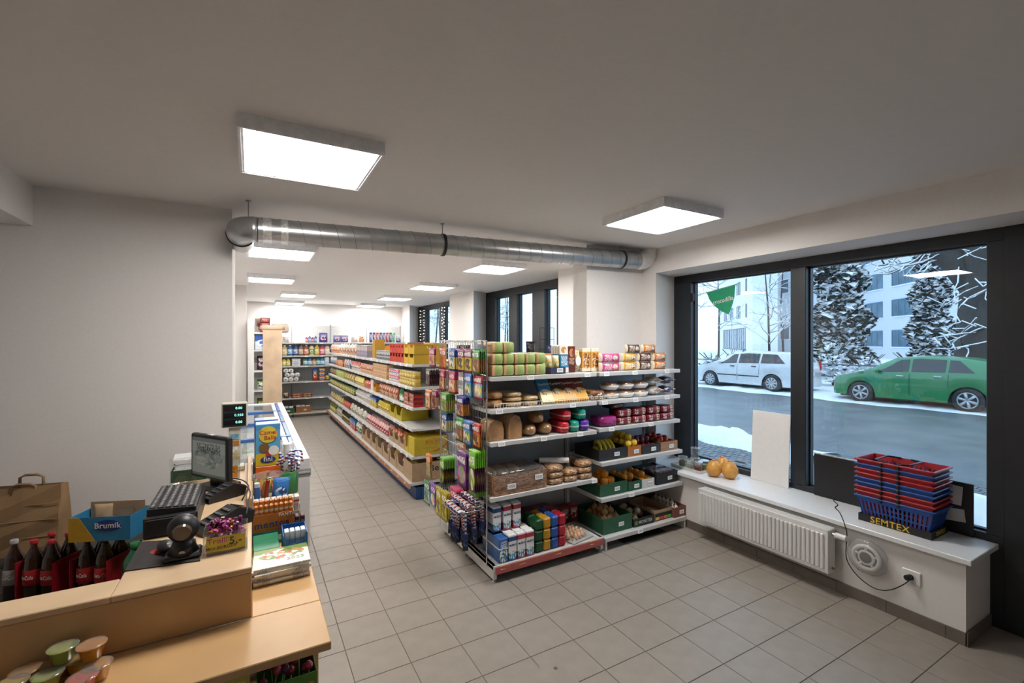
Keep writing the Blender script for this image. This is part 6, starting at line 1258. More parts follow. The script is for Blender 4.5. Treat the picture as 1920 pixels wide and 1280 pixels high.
pk('ylo', 'box', .10, .1, .30, pr('ylo', 'b8242a', '2a5ab0', ['e0d04a', 'c83a34', 'e8e8e8']), 'foil_box'); pk('bbox', 'box', .13, .12, .10, pr('bbox', 'b82a3a', 'd8b03a', ['3a5ab0', 'e0e0e0']), 'bulb_box'); wrow(['ylo'], 586, 597, 3, 'tall red and blue foil roll box', 'box', 'foil roll boxes'); wrow(['bbox'], 598, 609, 3, 'red and yellow box stacked three high on the fourth back shelf', 'box', 'red and yellow boxes', 3); bt('bl_y', '2a3a6a', 'c8b02a', '1a2a5a', .08, .2); wrow(['bl_y'], 610, 622, 3, 'navy bottle in front of a yellow tray', 'cleaner', 'navy bottles')
pk('chocb', 'box', .22, .16, .05, pr('chocb', '7a2a24', 'b84a34', ['d8c08a', '5a1a14', '3a6a34']), 'chocolate_box'); pk('hrt', 'bag', .26, .12, .24, pr('hrt', 'b81f4a', 'c82a5a', ['e0a0b8', '8a1a3a']), 'gift_bag'); pk('frm', 'box', .2, .03, .22, pr('frm', '5a3a24', '4a2e1c', ['8a7a6a', '2a1a10', 'c8b89a']), 'picture_frame')
wrow(['chocb'], 547, 566, 4, 'flat red chocolate box stacked on the fifth back shelf', 'chocolate', 'flat chocolate boxes', 2); wrow(['chocb', 'frm'], 567, 596, 4, 'gift box on the fifth back shelf', 'gift box', 'gift boxes', 2); wrow(['hrt'], 600, 614, 4, 'pink gift bag on the fifth back shelf', 'gift bag', 'pink gift bags'); wrow(['dbag'], 531, 546, 4, 'dark small bag at the end of the fifth back shelf', 'bag', 'dark small bags')
P_crate('vg', 'vegetable_crate', .36, .36, .13, grn); PACKS['vg'] = (.36, .36, .13); P_crate('vo', 'vegetable_crate', .33, .34, .15, mat('orange_crate', (.32, .13, .05), .6)); PACKS['vo'] = (.33, .34, .15)
for k, x, c in (('vg', .36, 'd0d0d0'), ('vg', .74, 'c8d0d8'), ('vo', 1.11, 'd8cfc8')):
    put(k, (x, WY + .20, .1075), 0, ('green' if k == 'vg' else 'orange brown') + ' crate of wrapped goods on the bottom back shelf', 'crate', 'crates on the bottom back shelf')
    for q in range(5): tag(bag_mb(.10, .16, .06, q).build('wrapped_pack', pr('wp%d' % q, ['c8ccd0', '7aa0c0', 'd8b8b8', 'd8d8d0', 'b8c0a8'][q], 'd8d8d8', ['f0f0f0', 'a0b0c0']), None, (x - .105 + (q % 3) * .105, WY + .12 + .14 * (q // 3), .113), R(4 * q)), 'pale wrapped pack standing in a crate on the bottom back shelf', 'pack', 'wrapped packs in crates')
# ================================================================== SIDE SHELF GOODS (seen past the oak board)
sx = .10
pk('drk', 'bag', .16, .10, .24, pr('drk', '3a1f34', '4a2a44', ['8a6a84', '2a1424', 'c8b0c4']), 'coffee_bag'); pk('wgr', 'bag', .16, .10, .16, pr('wgr', 'c8ccc0', '5a8a4a', ['e8ece4', '3a6a34']), 'napkin_pack'); pk('ygr', 'bag', .16, .10, .22, pr('ygr', 'a8981f', '6a7a24', ['d8cc5a', '4a5a14']), 'seed_bag'); pk('wbx', 'box', .22, .16, .255, pr('wbx', 'c8d4e4', '2a5ab0', ['e8eef6', '3a6ab8', 'f4f6fa'], ink='2a4a9a'), 'tissue_box')
for k, z_, lab in (('wbx', 1.72, 'white and blue tissue box on the upper side shelf'), ('drk', 1.36, 'dark purple coffee bag on the side shelf'), ('wgr', 1.02, 'white and green napkin pack on the side shelf'), ('ygr', .62, 'yellow green seed bag on the side shelf')):
    for i in range(2): put(k, (sx + .06 + (0 if k == 'wbx' else 0), SY + .14 + i * .26, z_ + .0025), R(4 * i), lab, 'groceries', 'goods on the side shelf')
P_box('bulk1', 'toilet_paper_pack', .30, .20, .17, pr('bulk1', 'd8d0c8', 'e4dcd4', ['d8904a', 'e8b07a', 'f0e8e0', '6a9a6a']), .03); P_box('bulk2', 'tissue_pack', .16, .18, .09, pr('bulk2', '9a2a2a', 'b03a34', ['d88a7a', '7a1a1a']), .01)
put('bulk1', (.46, SY + .62, 2.0225 + .001), 0, 'white toilet paper pack with orange flowers on top of the side shelf', 'toilet paper', None)
for t in range(3): put('bulk2', (.215, SY + .62, 2.0225 + t * .092), 0, 'dark red tissue pack piled beside the toilet paper', 'tissues', 'dark red tissue packs')
P_box('bulk3', 'carton', .17, .18, .27, pr('bulk3', 'd8d4cc', 'c8bca8', ['7a2a34', 'f0ece4'], ink='7a2a34')); put('bulk3', (.135, SY + .85, 2.0225), 0, 'white carton with a maroon print on top of the side shelf', 'carton')
# ================================================================== ON AND BEHIND THE COUNTER
T = ZT + .0015
blackp = mat('black_plastic', (.016, .016, .018), .42, var=.15); blackg = mat('gloss_black', (.01, .01, .012), .12); keym = mat('key_black', (.03, .03, .032), .5); keyw = mat('key_print', (.45, .45, .45), .6)
def px3(x, y, z): return atz(x / 2.371, 740 + y / 2.371, z)
# mouse pad and mouse
q = [px3(555, 785, T), px3(890, 738, T), px3(870, 640, T), px3(628, 655, T)]
pd = MB(); pd.add([(p.x, p.y, T - .001) for p in q] + [(p.x, p.y, T + .003) for p in q], [(4, 5, 6, 7), (0, 1, 5, 4), (1, 2, 6, 5), (2, 3, 7, 6), (3, 0, 4, 7)])
po = tag(pd.build('mouse_pad', mat('pad_cloth', (.03, .025, .025), .8, var=.4, scale=6)), 'black printed mouse pad at the front of the raised counter', 'mouse pad')
c = px3(705, 692, T + .004); part('red_print', MB().cyl((c.x, c.y, T + .0028), (c.x, c.y, T + .0036), .028, n=20), mat('pad_red', (.30, .02, .02), .7), po)
c = px3(738, 694, T + .003); ms = thing('computer_mouse', 'black computer mouse on the printed pad', 'mouse', (c.x, c.y, T + .0035), R(20)); part('shell', MB().ball((0, 0, .0205), .03, .055, .020, 14, 8), blackp, ms); part('wheel', MB().cyl((-.004, -.028, .033), (.004, -.028, .033), .008, n=10), upm, ms)
# barcode scanner
c = px3(828, 735, T); sc_ = thing('barcode_scanner', 'black round headed barcode scanner standing on the counter edge', 'scanner', (c.x - .014, c.y + .045, T), R(0))
part('base', MB().cbox(-.062, -.05, 0, .062, .05, .022, .008).lathe([(.055, .02), (.040, .05), (.032, .075)], 16), blackp, sc_)
part('head', MB().ball((0, -.0, .115), .055, .05, .055, 20, 14), blackp, sc_); part('window', MB().cyl((0, -.040, .112), (0, -.0505, .110), .034, .030, n=20), mat('scanner_window', (.10, .07, .05), .15), sc_)
part('badge', MB().cyl((0, -.0505, .032), (0, -.0475, .034), .010, n=14), mat('badge_grey', (.4, .4, .4), .4), sc_)
# cash drawer with keyboard
dr_ = thing('cash_drawer', 'black metal cash drawer under the keyboard', 'cash drawer', (-.315, 2.53, T)); part('body', MB().cbox(-.098, 0, 0, .10, .42, .09, .004), blackp, dr_); part('drawer_front', MB().cbox(-.092, -.006, .008, .094, .002, .082, .003), blackp, dr_)
kb = thing('keyboard', 'black computer keyboard lying on the cash drawer', 'keyboard', (-.315, 2.555, T + .091)); part('case', MB().prism([(-.088, 0), (.092, 0), (.092, .016), (-.088, .03)], 1, .0, .385), blackp, kb)
kk = MB()
for i in range(6):
    for j in range(19): kk.cbox(-.082 + i * .0285, .012 + j * .0193, .024 - i * .0018, -.082 + i * .0285 + .0235, .012 + j * .0193 + .0140, .0355 - i * .0022, .003)
part('keys', kk, keym, kb)['kind'] = 'stuff'; lg_ = MB()
for i in range(6):
    for j in range(19): lg_.box(-.076 + i * .0285, .0155 + j * .0193, .0353 - i * .0022, -.066 + i * .0285, .0215 + j * .0193, .0360 - i * .0022)
part('key_legends', lg_, keyw, kb)['kind'] = 'stuff'
# till monitor
ml, mr = Vector((-.317, 3.342, 0)), Vector((-.121, 3.058, 0)); mc = (ml + mr) / 2; md = (mr - ml).normalized(); ang = math.atan2(md.y, md.x)
mo = thing('till_monitor', 'black till monitor with a grey sales screen turned to the cashier', 'monitor', (mc.x, mc.y, T), ang)
part('casing', MB().cbox(-.175, -.0, .058, .175, .035, .318, .008).cbox(-.13, .035, .10, .13, .06, .28, .01), blackp, mo)
scm = pmat('sales_screen', [(0, '5c6a68'), (.06, '8a9490'), (.62, '969e9a'), (.9, '6e7876')], ['9aa29e', '808a86', '8c9692', '6c7874'], zc=.5, rx=.42, rz=.3, ink='3a4442', inkz=(.6, .86), wr=0, rough=.2, sc=12); scm.node_tree.nodes['Principled BSDF'].inputs['Emission Strength'].default_value = .12
scm.node_tree.links.new(scm.node_tree.nodes['Principled BSDF'].inputs['Base Color'].links[0].from_socket, scm.node_tree.nodes['Principled BSDF'].inputs['Emission Color'])
part('screen', MB().box(-.155, -.002, .078, .155, .0, .298), scm, mo); part('neck', MB().cbox(-.04, .03, .02, .04, .07, .12, .006), blackp, mo); part('foot', MB().cbox(-.09, -.02, 0, .09, .14, .025, .006), blackp, mo)
part('maker_plate', MB().box(-.02, -.0025, .064, .02, -.0005, .070), keyw, mo); part('sticker', MB().box(-.02, .002, .318, .03, .03, .3195), keyw, mo)
# card terminals
def terminal(x, y, z, rz, lab, s=1.):
    t = thing('card_terminal', lab, 'card terminal', (x, y, z), rz)
    part('body', MB().prism([(-.10 * s, 0), (.09 * s, 0), (.10 * s, .045 * s), (.03 * s, .075 * s), (-.10 * s, .028 * s)], 0, -.042 * s, .042 * s), blackp, t)
    part('display', MB().prism([(.035 * s, .0745 * s), (.09 * s, .0505 * s), (.091 * s, .0525 * s), (.036 * s, .0765 * s)], 0, -.032 * s, .032 * s), blackg, t); kq = MB()
    for i in range(4):
        for j in range(3): yy = (-.085 + i * .027) * s; zz = (.028 + (.13 - .1 + .0) * 0 + (yy / s + .10) * .36) * s; kq.cbox((-.03 + j * .021) * s, yy, zz, (-.03 + j * .021 + .016) * s, yy + .016 * s, zz + .008 * s, .002)
    part('keypad', kq, keym, t)['kind'] = 'stuff'; return t
c = px3(965, 470, T); terminal(c.x + .032, c.y + .035, T, R(-60), 'black card terminal in a cradle below the monitor'); c = px3(1000, 585, T); terminal(c.x, c.y, T, R(-62), 'larger black card terminal beside the tub of sweets', 1.15)
for k, pts in enumerate([[(1020, 370), (1075, 378), (1105, 405), (1090, 440), (1075, 470)], [(1030, 395), (1085, 400), (1112, 430), (1104, 480), (1095, 530)]]): tag(MB().tube(smooth([px3(x, y, T + .03 + .028 * k + .035 * math.sin(i * .8)) for i, (x, y) in enumerate(pts)]), .0035, 6).build('black_cable', rubber), ['thin black cable looping from the monitor to the upper terminal', 'thin black cable trailing from the monitor past the lower terminal'][k], 'cable')
# clear tub of wrapped sweets with a yellow label
tub = glassmat('clear_plastic', (.95, .96, .96), refl=1., base=.08, rough=.04, milky=.05)
tt = thing('sweet_tub', 'clear tub of purple wrapped sweets with a yellow label', 'tub', (-.093, 2.275, T))
part('tub', tray_mb(.155, .125, .085, .002), tub, tt); part('label', MB().box(-.066, -.0645, .012, .070, -.0625, .070), mat('label_yellow', (.62, .50, .05), .5), tt)
front_text('Trolli', .030, mat('trolli_pink', (.50, .05, .22), .5), tt, -.028, -.0652, .054); front_text('Mini BURGER', .0175, mat('trolli_brown', (.22, .08, .03), .5), tt, -.015, -.0652, .026); front_text('5,-', .042, mat('marker_ink', (.03, .03, .03), .5), tt, .035, -.0654, .046)
for i in range(46):
    cc_ = ['8a2a6a', 'b04a8a', '6a1a5a', 'c87aa8', '4a1a3a', 'a86a2a'][i % 6]
    o = part('sweet', MB().ball((0, 0, 0), .012, .009, .008, 7, 5).cyl((-.02, 0, 0), (-.011, 0, 0), .008, .003, 6).cyl((.011, 0, 0), (.02, 0, 0), .003, .008, 6), mat('wrap' + cc_, cc_, .25), tt, (rnd.uniform(-.058, .058), rnd.uniform(-.045, .045), .052 + .05 * (i / 46) * (1 if i > 10 else .4) + rnd.uniform(0, .006)), (rnd.uniform(0, 3), rnd.uniform(0, 3), rnd.uniform(0, 3)))
part('sweet_fill', MB().cbox(-.07, -.056, .004, .07, .056, .052, .01), pmat('fill_mix', [(0, '6a1f52')], ['8a2a6a', '5a2a1a', 'a8407a', '3a1430'], rx=2, rz=2, sc=14, wr=.5), tt)['kind'] = 'stuff'
# scale display on its pole
c = aty(440, 777, 3.62); sd_ = thing('scale_display', 'cream scale display with green digits on a pole', 'scale', (c.x, 3.62, T))
crm = mat('cream_plastic', (.62, .58, .48), .45); zc_ = c.z - T
part('foot', MB().cbox(-.06, -.05, 0, .06, .05, .03, .006), crm, sd_); part('pole', MB().cbox(-.034, .0, .03, .034, .02, zc_ - .06, .004), crm, sd_); hd = part('head', MB().cbox(-.076, -.02, zc_ - .085, .076, .02, zc_ + .085, .008), crm, sd_)
for k in range(3):
    zz = zc_ + .045 - k * .047; part('display_window', MB().box(-.06, -.022, zz - .017, .06, -.0195, zz + .017), blackg, hd); front_text(['0.00', '0.250', '0.00'][k], .022, emat('green_digits', (.05, .75, .45), 1.2), hd, .025, -.0225, zz)
part('panel', MB().box(-.068, -.0212, zc_ - .078, .068, -.0192, zc_ + .072), blackp, hd)
for k, cc_ in enumerate(('c8b86a', 'd8d4c8', 'b87a3a', '7aa8b8')): part('sticker', MB().box(-.026, -.003, .06 + k * .045 + .01, .026, .0, .06 + k * .045 + .045), mat('stk' + cc_, cc_, .5, var=.4, scale=60), sd_)
# clear box with orange price card, foam trays in a green crate
c = aty(452, 905, 3.45); cl = thing('clear_box', 'clear plastic box with an orange card beside the monitor', 'box', (c.x - .066, 3.43, T)); part('box', tray_mb(.12, .12, .14, .002), tub, cl); part('card', MB().box(-.045, -.0625, .01, .05, -.060, .085), pmat('orange_card_print', [(0, 'c8822a')], ['e0b04a', '8a4a1a', 'd8902f'], ink='5a2a10', wr=0), cl)
fc = thing('foam_tray_crate', 'green crate of stacked white foam trays by the wall', 'crate', (-.30, 3.60, T)); part('crate', tray_mb(.26, .28, .07, .004), grn, fc)
for k in range(4): part('foam_tray', MB().prism([(-.11, .0), (.11, 0), (.125, .028), (-.125, .028)], 1, -.10 + .006 * k, .12), whitesill, fc, (rnd.uniform(-.01, .01), 0, .006 + k * .03), (0, 0, R(rnd.uniform(-5, 5))))
tag(bag_mb(.14, .16, .04, 8).build('plastic_bag', clearfilm, None, (-.36, 3.40, T), R(10)), 'crumpled clear bag beside the foam trays', 'bag')
# ---------------------------------------------------------------- drinks and bags behind the counter
cola = mat('cola_liquid', (.022, .008, .005), .08, coat=.6); clab = mat('cola_red', (.42, .012, .018), .35); dlab = mat('cola_grey', (.36, .36, .38), .35)
def bent(me, r, z):                                            # lettering wrapped round a bottle
    m = me.copy()
    for v in m.vertices: x, y, d = v.co; v.co = ((r + d) * math.sin(x / r), -(r + d) * math.cos(x / r), z + y)
    m.update(); return m
def coke(key, labm, capc):
    prof = [(.030, 0), (.043, .012), (.044, .10), (.041, .13), (.0435, .17), (.044, .215), (.038, .26), (.022, .30), (.0145, .32), (.0145, .345)]
    proto(key, 'cola_bottle', [('cola_bottle', MB().lathe(prof, 18).mesh('cola_bottle', [cola]), None, None), ('label', MB().lathe([(.0437, .125), (.0446, .126), (.0446, .205), (.0437, .206)], 18).mesh('label', [labm]), (0, 0, 0), (0, 0, 0)), ('cap', MB().lathe([(.0165, .335), (.0172, .337), (.0172, .355), (.015, .357)], 14).mesh('cap', [capc]), (0, 0, 0), (0, 0, 0)),
        ('lettering', bent(text_me('Coca-Cola', .030, whl, sx=.62), .0450, .166), (0, 0, 0), (0, 0, 0))])
coke('coke', clab, mat('red_cap', (.40, .02, .025), .4)); coke('coked', dlab, mat('grey_cap', (.45, .45, .47), .4))
e1, e2 = Vector((C_, -S_, 0)), Vector((S_, C_, 0)); bz = .4215
for nm, p0, n1, k, lab in (('A', Vector((-1.035, 3.47, bz)), 2, 'coke', 'red labelled cola bottle below the paper bag'), ('B', Vector((-.79, 3.36, bz)), 2, 'coke', 'red labelled cola bottle under the blue and yellow snack box'), ('D', Vector((-1.035, 3.47, bz)) - e1 * .108, 1, 'coked', 'grey labelled cola bottle behind the counter')):
    for i in range(n1):
        for j in range(2 if nm != 'D' else 1): put(k, p0 + e1 * (.097 * i) + e2 * (.097 * j), -TH + R(rnd.uniform(-18, 18)), lab + (', second row' if j else ''), 'bottle', 'cola bottles')
for nm, p0 in (('A', Vector((-1.035, 3.47, bz))), ('B', Vector((-.79, 3.36, bz)))):
    pw = MB().cbox(-.053, -.05, .01, -.049, .14, .25, .001).cbox(.1465, -.05, .01, .150, .14, .25, .001); tag(pw.build('pack_wrap', mat('red_shrink_wrap', (.28, .01, .02), .25, bump=.5), None, p0, -TH), 'red shrink wrap side of the cola pack ' + ('below the paper bag' if nm == 'A' else 'under the snack box'), 'wrap')
P_bottle('greenpet', 'green_bottle', .055, .36, mat('green_pet2', (.015, .14, .07), .12, coat=.5), mat('green_label', (.02, .10, .05), .4), GLID, .3); put('greenpet', (-.545, 3.14, bz), 0, 'large green plastic drink bottle beside the mouse pad', 'bottle')
bxp = Vector((-.80, 3.40, bz + .3585)); sb_ = thing('snack_box', 'open blue and yellow snack box with card dividers on the cola bottles', 'box', bxp + e1 * .13, -TH + R(8))
part('carton', tray_mb(.30, .16, .13, .003), mat('snack_blue', '2f86b8', .5), sb_); part('yellow_corner', MB().prism([(-.151, .0), (-.02, 0), (-.10, .13), (-.151, .13)], 1, -.0815, -.0795), mat('snack_yellow', 'd0a428', .5), sb_)
o = part('name_panel', MB().cyl((0, -.0825, 0), (0, -.080, 0), .05, n=24), mat('panel_navy', '1f3f86', .5), sb_, (.04, 0, .082)); o.scale = (1.35, 1, .62); front_text('Brumík', .042, whl, sb_, .04, -.0835, .082); part('inner_card', MB().cbox(-.14, .06, .02, .14, .064, .17, .001), kraft, sb_)
tag(bag_mb(.10, .17, .05, 14).build('paper_sack', mat('paper_sack', (.48, .34, .20), .7, bump=.4), None, bxp + e1 * .09 + e2 * .0 + Vector((0, 0, .004)), -TH + R(8)), 'small brown paper sack standing in the snack box', 'bag'); tag(bag_mb(.10, .13, .05, 15).build('plastic_bag', clearfilm, None, bxp + e1 * .205 + e2 * .012 + Vector((0, 0, .02)), -TH + R(8)), 'crumpled clear bag lying in the snack box', 'bag')
kp = mat('kraft_paper', (.34, .21, .105), .7, var=.10, scale=8, bump=.25); c = aty(52, 1030, 3.88)
pbg = thing('paper_bag', 'large brown paper carrier bag with flat paper handles', 'bag', (c.x, 3.885, .5815), -TH * .5)
vs = []
for k, (z_, w_, d_) in enumerate(((0, .37, .13), (.08, .375, .13), (.16, .37, .125), (.24, .37, .11), (.32, .37, .085), (.40, .37, .06))):
    s_ = .006 * (-1) ** k; vs += [(-w_ / 2, -d_ / 2 + s_, z_), (0, -d_ / 2 - .008 - s_, z_), (w_ / 2, -d_ / 2 + s_, z_ + (.012 if k == 5 else 0)), (w_ / 2 - .012, 0, z_ + (.008 if k == 5 else 0)), (w_ / 2, d_ / 2, z_), (-w_ / 2, d_ / 2, z_), (-w_ / 2 + .012, 0, z_)]
mm = MB(); mm.add(vs, [(k * 7 + i, k * 7 + (i + 1) % 7, (k + 1) * 7 + (i + 1) % 7, (k + 1) * 7 + i) for k in range(5) for i in range(7)] + [tuple(range(7))[::-1]]); part('bag_body', mm, kp, pbg)
for zz in (.10, .20, .29): part('fold_crease', MB().cyl((-.183, -.066 if zz < .25 else -.052, zz), (.183, -.068 if zz < .25 else -.055, zz + .008), .003, n=5), kp, pbg)
for y, dz in ((-.034, -.03), (.03, .01)): part('handle', MB().tube([(-.06, y, .36 + dz), (-.058, y, .435 + dz), (-.03, y - .004, .45 + dz), (.03, y - .004, .45 + dz), (.058, y, .435 + dz), (.06, y, .36 + dz)], .008, 4), kp, pbg)
# ================================================================== SWEETS ALONG THE COUNTER WING (z = ZC)
Z = ZC + .0015
paperw = mat('paper_edges', (.74, .73, .70), .6); calc = pmat('calendar_cover', [(0, 'dedbd4'), (.75, '7f9a52')], ['c98a5a', '9aae62', 'e6e2da', 'b8623a', '5f8a3c'], zc=.62, rx=.42, rz=.26, axis='Y', wr=0, sc=9, rough=.3)
for k in range(7):
    t = thing('wall_calendar', 'spiral bound calendar with a food picture, ' + ('topmost of the stack' if k == 6 else 'in the stack on the counter wing'), 'calendar', (.118 + rnd.uniform(-.004, .004), 2.36 + rnd.uniform(-.006, .006), Z + k * .0102), R(rnd.uniform(-3, 3)), 'calendars on the counter')
    part('pages', MB().box(-.112, -.10, 0, .112, .10, .0085), paperw, t); part('cover', MB().box(-.113, -.101, .0085, .113, .101, .0098), calc, t); spq = MB()
    for i in range(16): x = (-.09 + i * .0055) if i < 8 else (.045 + (i - 8) * .0055); spq.tube([(x, -.098, .001), (x, -.105, .003), (x, -.105, .008), (x, -.098, .0103)], .0012, 4)
    part('spiral', spq, chromew, t)
    if k == 6: o = ob('lettering', text_me('2023', .036, mat('cal_grey', (.42, .44, .40), .5)), t, (.055, -.045, .0102))
gumg = pmat('green_gum', [(0, '2f7a5a'), (.45, 'd8e6de'), (.6, '3a8a68')], ['e8f0ec', '2a6a4c', '6ab090'], ink='f0f6f2', wr=0, inkz=(.1, .9), ixs=9.); P_box('gumg', 'gum_box', .112, .10, .034, gumg)
for k in range(2):
    for i in range(2): put('gumg', (.062 + i * .0, 2.525 + i * .105, Z + k * .0355), R(1), 'green and white chewing gum box stacked behind the calendars', 'gum', 'green gum boxes')
mint = thing('mint_display', 'blue mint display box of white chewing gum packs', 'display box', (.186, 2.545, Z)); part('tray', tray_mb(.108, .16, .12, .003, .075), mat('mint_blue', '2a72b8', .45), mint); front_text('mint', .026, whl, mint, .02, -.0815, .045)
P_box('gumw', 'gum_pack', .021, .05, .125, pmat('white_gum', [(0, 'c9d6e2'), (.6, '8fb4d8'), (.7, 'd5e0ea')], wr=.1, ink='3a6aa8', inkz=(.2, .5)))
for i in range(4): put('gumw', (.149 + i * .0245, 2.515, Z + .004), 0, 'white and blue chewing gum pack in the mint display', 'gum', 'gum packs in the mint display'); 
flat = tag(MB().cbox(-.098, -.06, 0, .098, .06, .072, .003).build('carton', pmat('teal_carton', [(0, '2a6a6a'), (.5, '3a8a88')], ['d8e8e6', '2a5a5a'], wr=0), None, (.1, 2.76, Z)), 'flat teal carton under the orange mentos style display', 'carton'); flat['label'] = 'flat teal carton under the orange roll display'
mn = thing('roll_display', 'orange display box of wrapped sweet rolls with blue lettering', 'display box', (.1, 2.76, Z + .0735)); part('tray', tray_mb(.192, .12, .088, .003), mat('mentos_orange', 'c8702a', .45), mn); front_text('mentos', .052, mat('mentos_blue', (.015, .04, .25), .45), mn, -.008, -.0615, .034, 1.0); front_text('FANTA', .024, whl, mn, .062, -.0615, .074)
P_box('mroll', 'sweet_roll', .0215, .0215, .125, pmat('orange_roll', [(0, '3a8a34'), (.15, 'd8822a'), (.7, 'e0d4c0'), (.8, 'd07a24')], ink='2a4a9a', inkz=(.3, .65), wr=.1), .007)
for i in range(8):
    for j in range(2): put('mroll', (.018 + i * .0235, 2.735 + j * .045, Z + .078 + j * .012), R(rnd.uniform(-5, 5)), 'orange wrapped sweet roll standing in the orange display', 'sweets', 'orange sweet rolls')
P_box('lip', 'lip_balm_box', .026, .06, .075, pmat('red_white_box', [(0, 'd8d2c6'), (.6, 'b8342a'), (.75, 'e0dace')], wr=0, ink='3a3a3a', inkz=(.1, .5))); ft2 = tag(MB().cbox(-.115, -.032, 0, .115, .032, .115, .003).build('carton', mat('grey_riser', (.30, .30, .30), .6), None, (.12, 2.862, Z)), 'grey riser carton under the row of small red and white boxes', 'carton')
for i in range(8): put('lip', (.02 + i * .0285, 2.862, Z + .117), 0, 'small white box with a red band in a row on the riser', 'box', 'small red and white boxes')
P_box('choc', 'chocolate_bar', .022, .05, .15, pmat('dark_bar', [(0, '3a1c18'), (.7, '4a241e')], wr=.2, ink='d8c8b0'), .004)
for i in range(2): put('choc', (.206 + i * .026, 2.655, Z), 0, 'dark chocolate bar standing beside the mint display', 'chocolate', 'dark chocolate bars')
# round tub of mixed sweets, jar of canes
tag(MB().cbox(-.12, -.133, 0, .12, .15, .13, .003).build('carton', mat('plain_riser', (.40, .38, .35), .6), None, (.123, 3.03, Z)), 'plain low carton under the round tub and cane jar', 'carton')
rt = thing('round_tub', 'round clear tub of jellies and blue wrapped sweets', 'tub', (.085, 3.03, Z + .1315)); part('tub', MB().lathe([(.062, 0), (.066, .004), (.078, .15), (.080, .152)], 22), tub, rt)
part('rim', MB().tube([(.079 * math.cos(a), .079 * math.sin(a), .152) for a in [2 * math.pi * i / 24 for i in range(24)]], .004, 6, closed=True), tub, rt)
for i in range(14): a = i * 1.9; part('jelly', MB().tube([(0, 0, 0), (.02, .01, .05), (-.01, .015, .10)], .006, 6), mat('jelly' + str(i % 4), ['7aa83a', 'c8b04a', 'b85a3a', '5a8a2a'][i % 4], .3), rt, (.04 * math.cos(a), .04 * math.sin(a), .012 + .005 * (i % 5)), (0, R(rnd.uniform(-25, 25)), a))
bar_b = pmat('blue_bar', [(0, '2a62a8'), (.5, '3a78c0')], ['d8e4f0', '1f4f90', '6aa0d8'], wr=.6); P_bag('bluebar', 'sweet_bag', .09, .15, .04, bar_b, 6); P_box('redbar', 'toy_bottle', .022, .022, .15, mat('toy_red', (.35, .03, .02), .3), .008); P_box('blutube', 'sweet_tube', .03, .02, .14, pmat('blue_tube', [(0, '2a62b0'), (.8, 'c8d4e4')], wr=.2), .006)
put('bluebar', (.135, 2.925, Z + .133), R(10), 'crumpled blue foil sweet bag leaning on the round tub', 'sweets', None, ry=R(6)); put('redbar', (.06, 2.93, Z + .133), R(10), 'slim red toy sweet bottle before the round tub', 'sweets', None, ry=R(8)); put('blutube', (.028, 2.925, Z + .1335), 0, 'blue sweet tube standing before the round tub', 'sweets', None, ry=R(-1.5))
jr = thing('cane_jar', 'green jar of red and white candy canes on the counter wing', 'jar', (.20, 3.125, Z + .1315)); part('jar', MB().lathe([(.045, 0), (.05, .006), (.052, .13), (.046, .135)], 18), mat('green_jar', (.05, .20, .06), .3), jr); part('paper_tube', MB().cyl((-.01, .0, .1), (-.01, .0, .30), .022, n=14), wt, jr)
cm2 = MB().tube([(0, 0, 0), (0, 0, .10), (0, -.012, .122), (0, -.032, .128), (0, -.05, .115), (0, -.055, .095)], .007, 7).mesh('candy_cane', [cane])
for i in range(14): a = i * 2.4; ob('candy_cane', cm2, jr, (.03 * math.cos(a), .03 * math.sin(a), .07 + .012 * (i % 6)), (R(rnd.uniform(-12, 12)), R(rnd.uniform(-14, 14)), a))
# camel balls style gum boxes
gb1 = thing('gum_ball_box', 'red and orange gum box under the blue gum ball box', 'box', (.09, 3.36, Z)); part('carton', MB().cbox(-.07, -.06, 0, .07, .06, .268, .003), pmat('red_burst', [(0, 'c83a1f'), (.5, 'd8621f')], ['e8a03a', 'd84a1f', 'f0c85a'], zc=.55, rx=.34, rz=.3, wr=0, sc=4), gb1); part('bottle_print', MB().prism([(-.02, .10), (.02, .10), (.022, .16), (.008, .20), (.008, .225), (-.008, .225), (-.008, .20), (-.022, .16)], 1, -.0615, -.0595), mat('cola_print', (.08, .02, .01), .4), gb1)
gb2 = thing('gum_ball_box', 'blue and yellow gum ball box standing on the red gum box', 'box', (.09, 3.36, Z + .2695)); part('carton', MB().cbox(-.07, -.06, 0, .07, .06, .265, .003), pmat('blue_gum_box', [(0, 'd0b02a'), (.30, '5aa0cc'), (.85, '4a90c0')], wr=0, rough=.35), gb2)
for x, z_, r, c_ in ((-.0, .198, .052, 'd8bc3a'), (-.022, .115, .03, '7a5a34'), (.032, .095, .03, 'e0ddd6'), (.034, .095, .02, 'b02a34'), (.005, .075, .018, 'b02a34')): part('printed_ball', MB().cyl((x, -.0622 - r * .02, z_), (x, -.0595, z_), r, n=22), mat('ball_' + c_, c_, .4), gb2)
rdk = mat('camel_red', (.45, .03, .05), .45); front_text('Camel', .036, rdk, gb2, 0, -.0640, .212); front_text('Balls', .036, rdk, gb2, .012, -.0640, .178); o = part('brand_oval', MB().cyl((0, -.0628, 0), (0, -.0595, 0), .033, n=24), mat('fini_blue', (.02, .04, .16), .4), gb2, (0, 0, .040)); o.scale = (1.3, 1, .62); front_text('fini', .040, whl, gb2, 0, -.0640, .042)
gb3 = tag(MB().cbox(-.07, -.06, 0, .07, .06, .27, .003).build('gum_ball_box', MATS['pk_wbx'], None, (.085, 3.50, Z + .27)), 'pale blue box behind the gum ball box', 'box'); tag(MB().cbox(-.08, -.06, 0, .08, .06, .268, .003).build('carton', kraft, None, (.085, 3.50, Z)), 'brown carton behind the red gum box', 'carton')
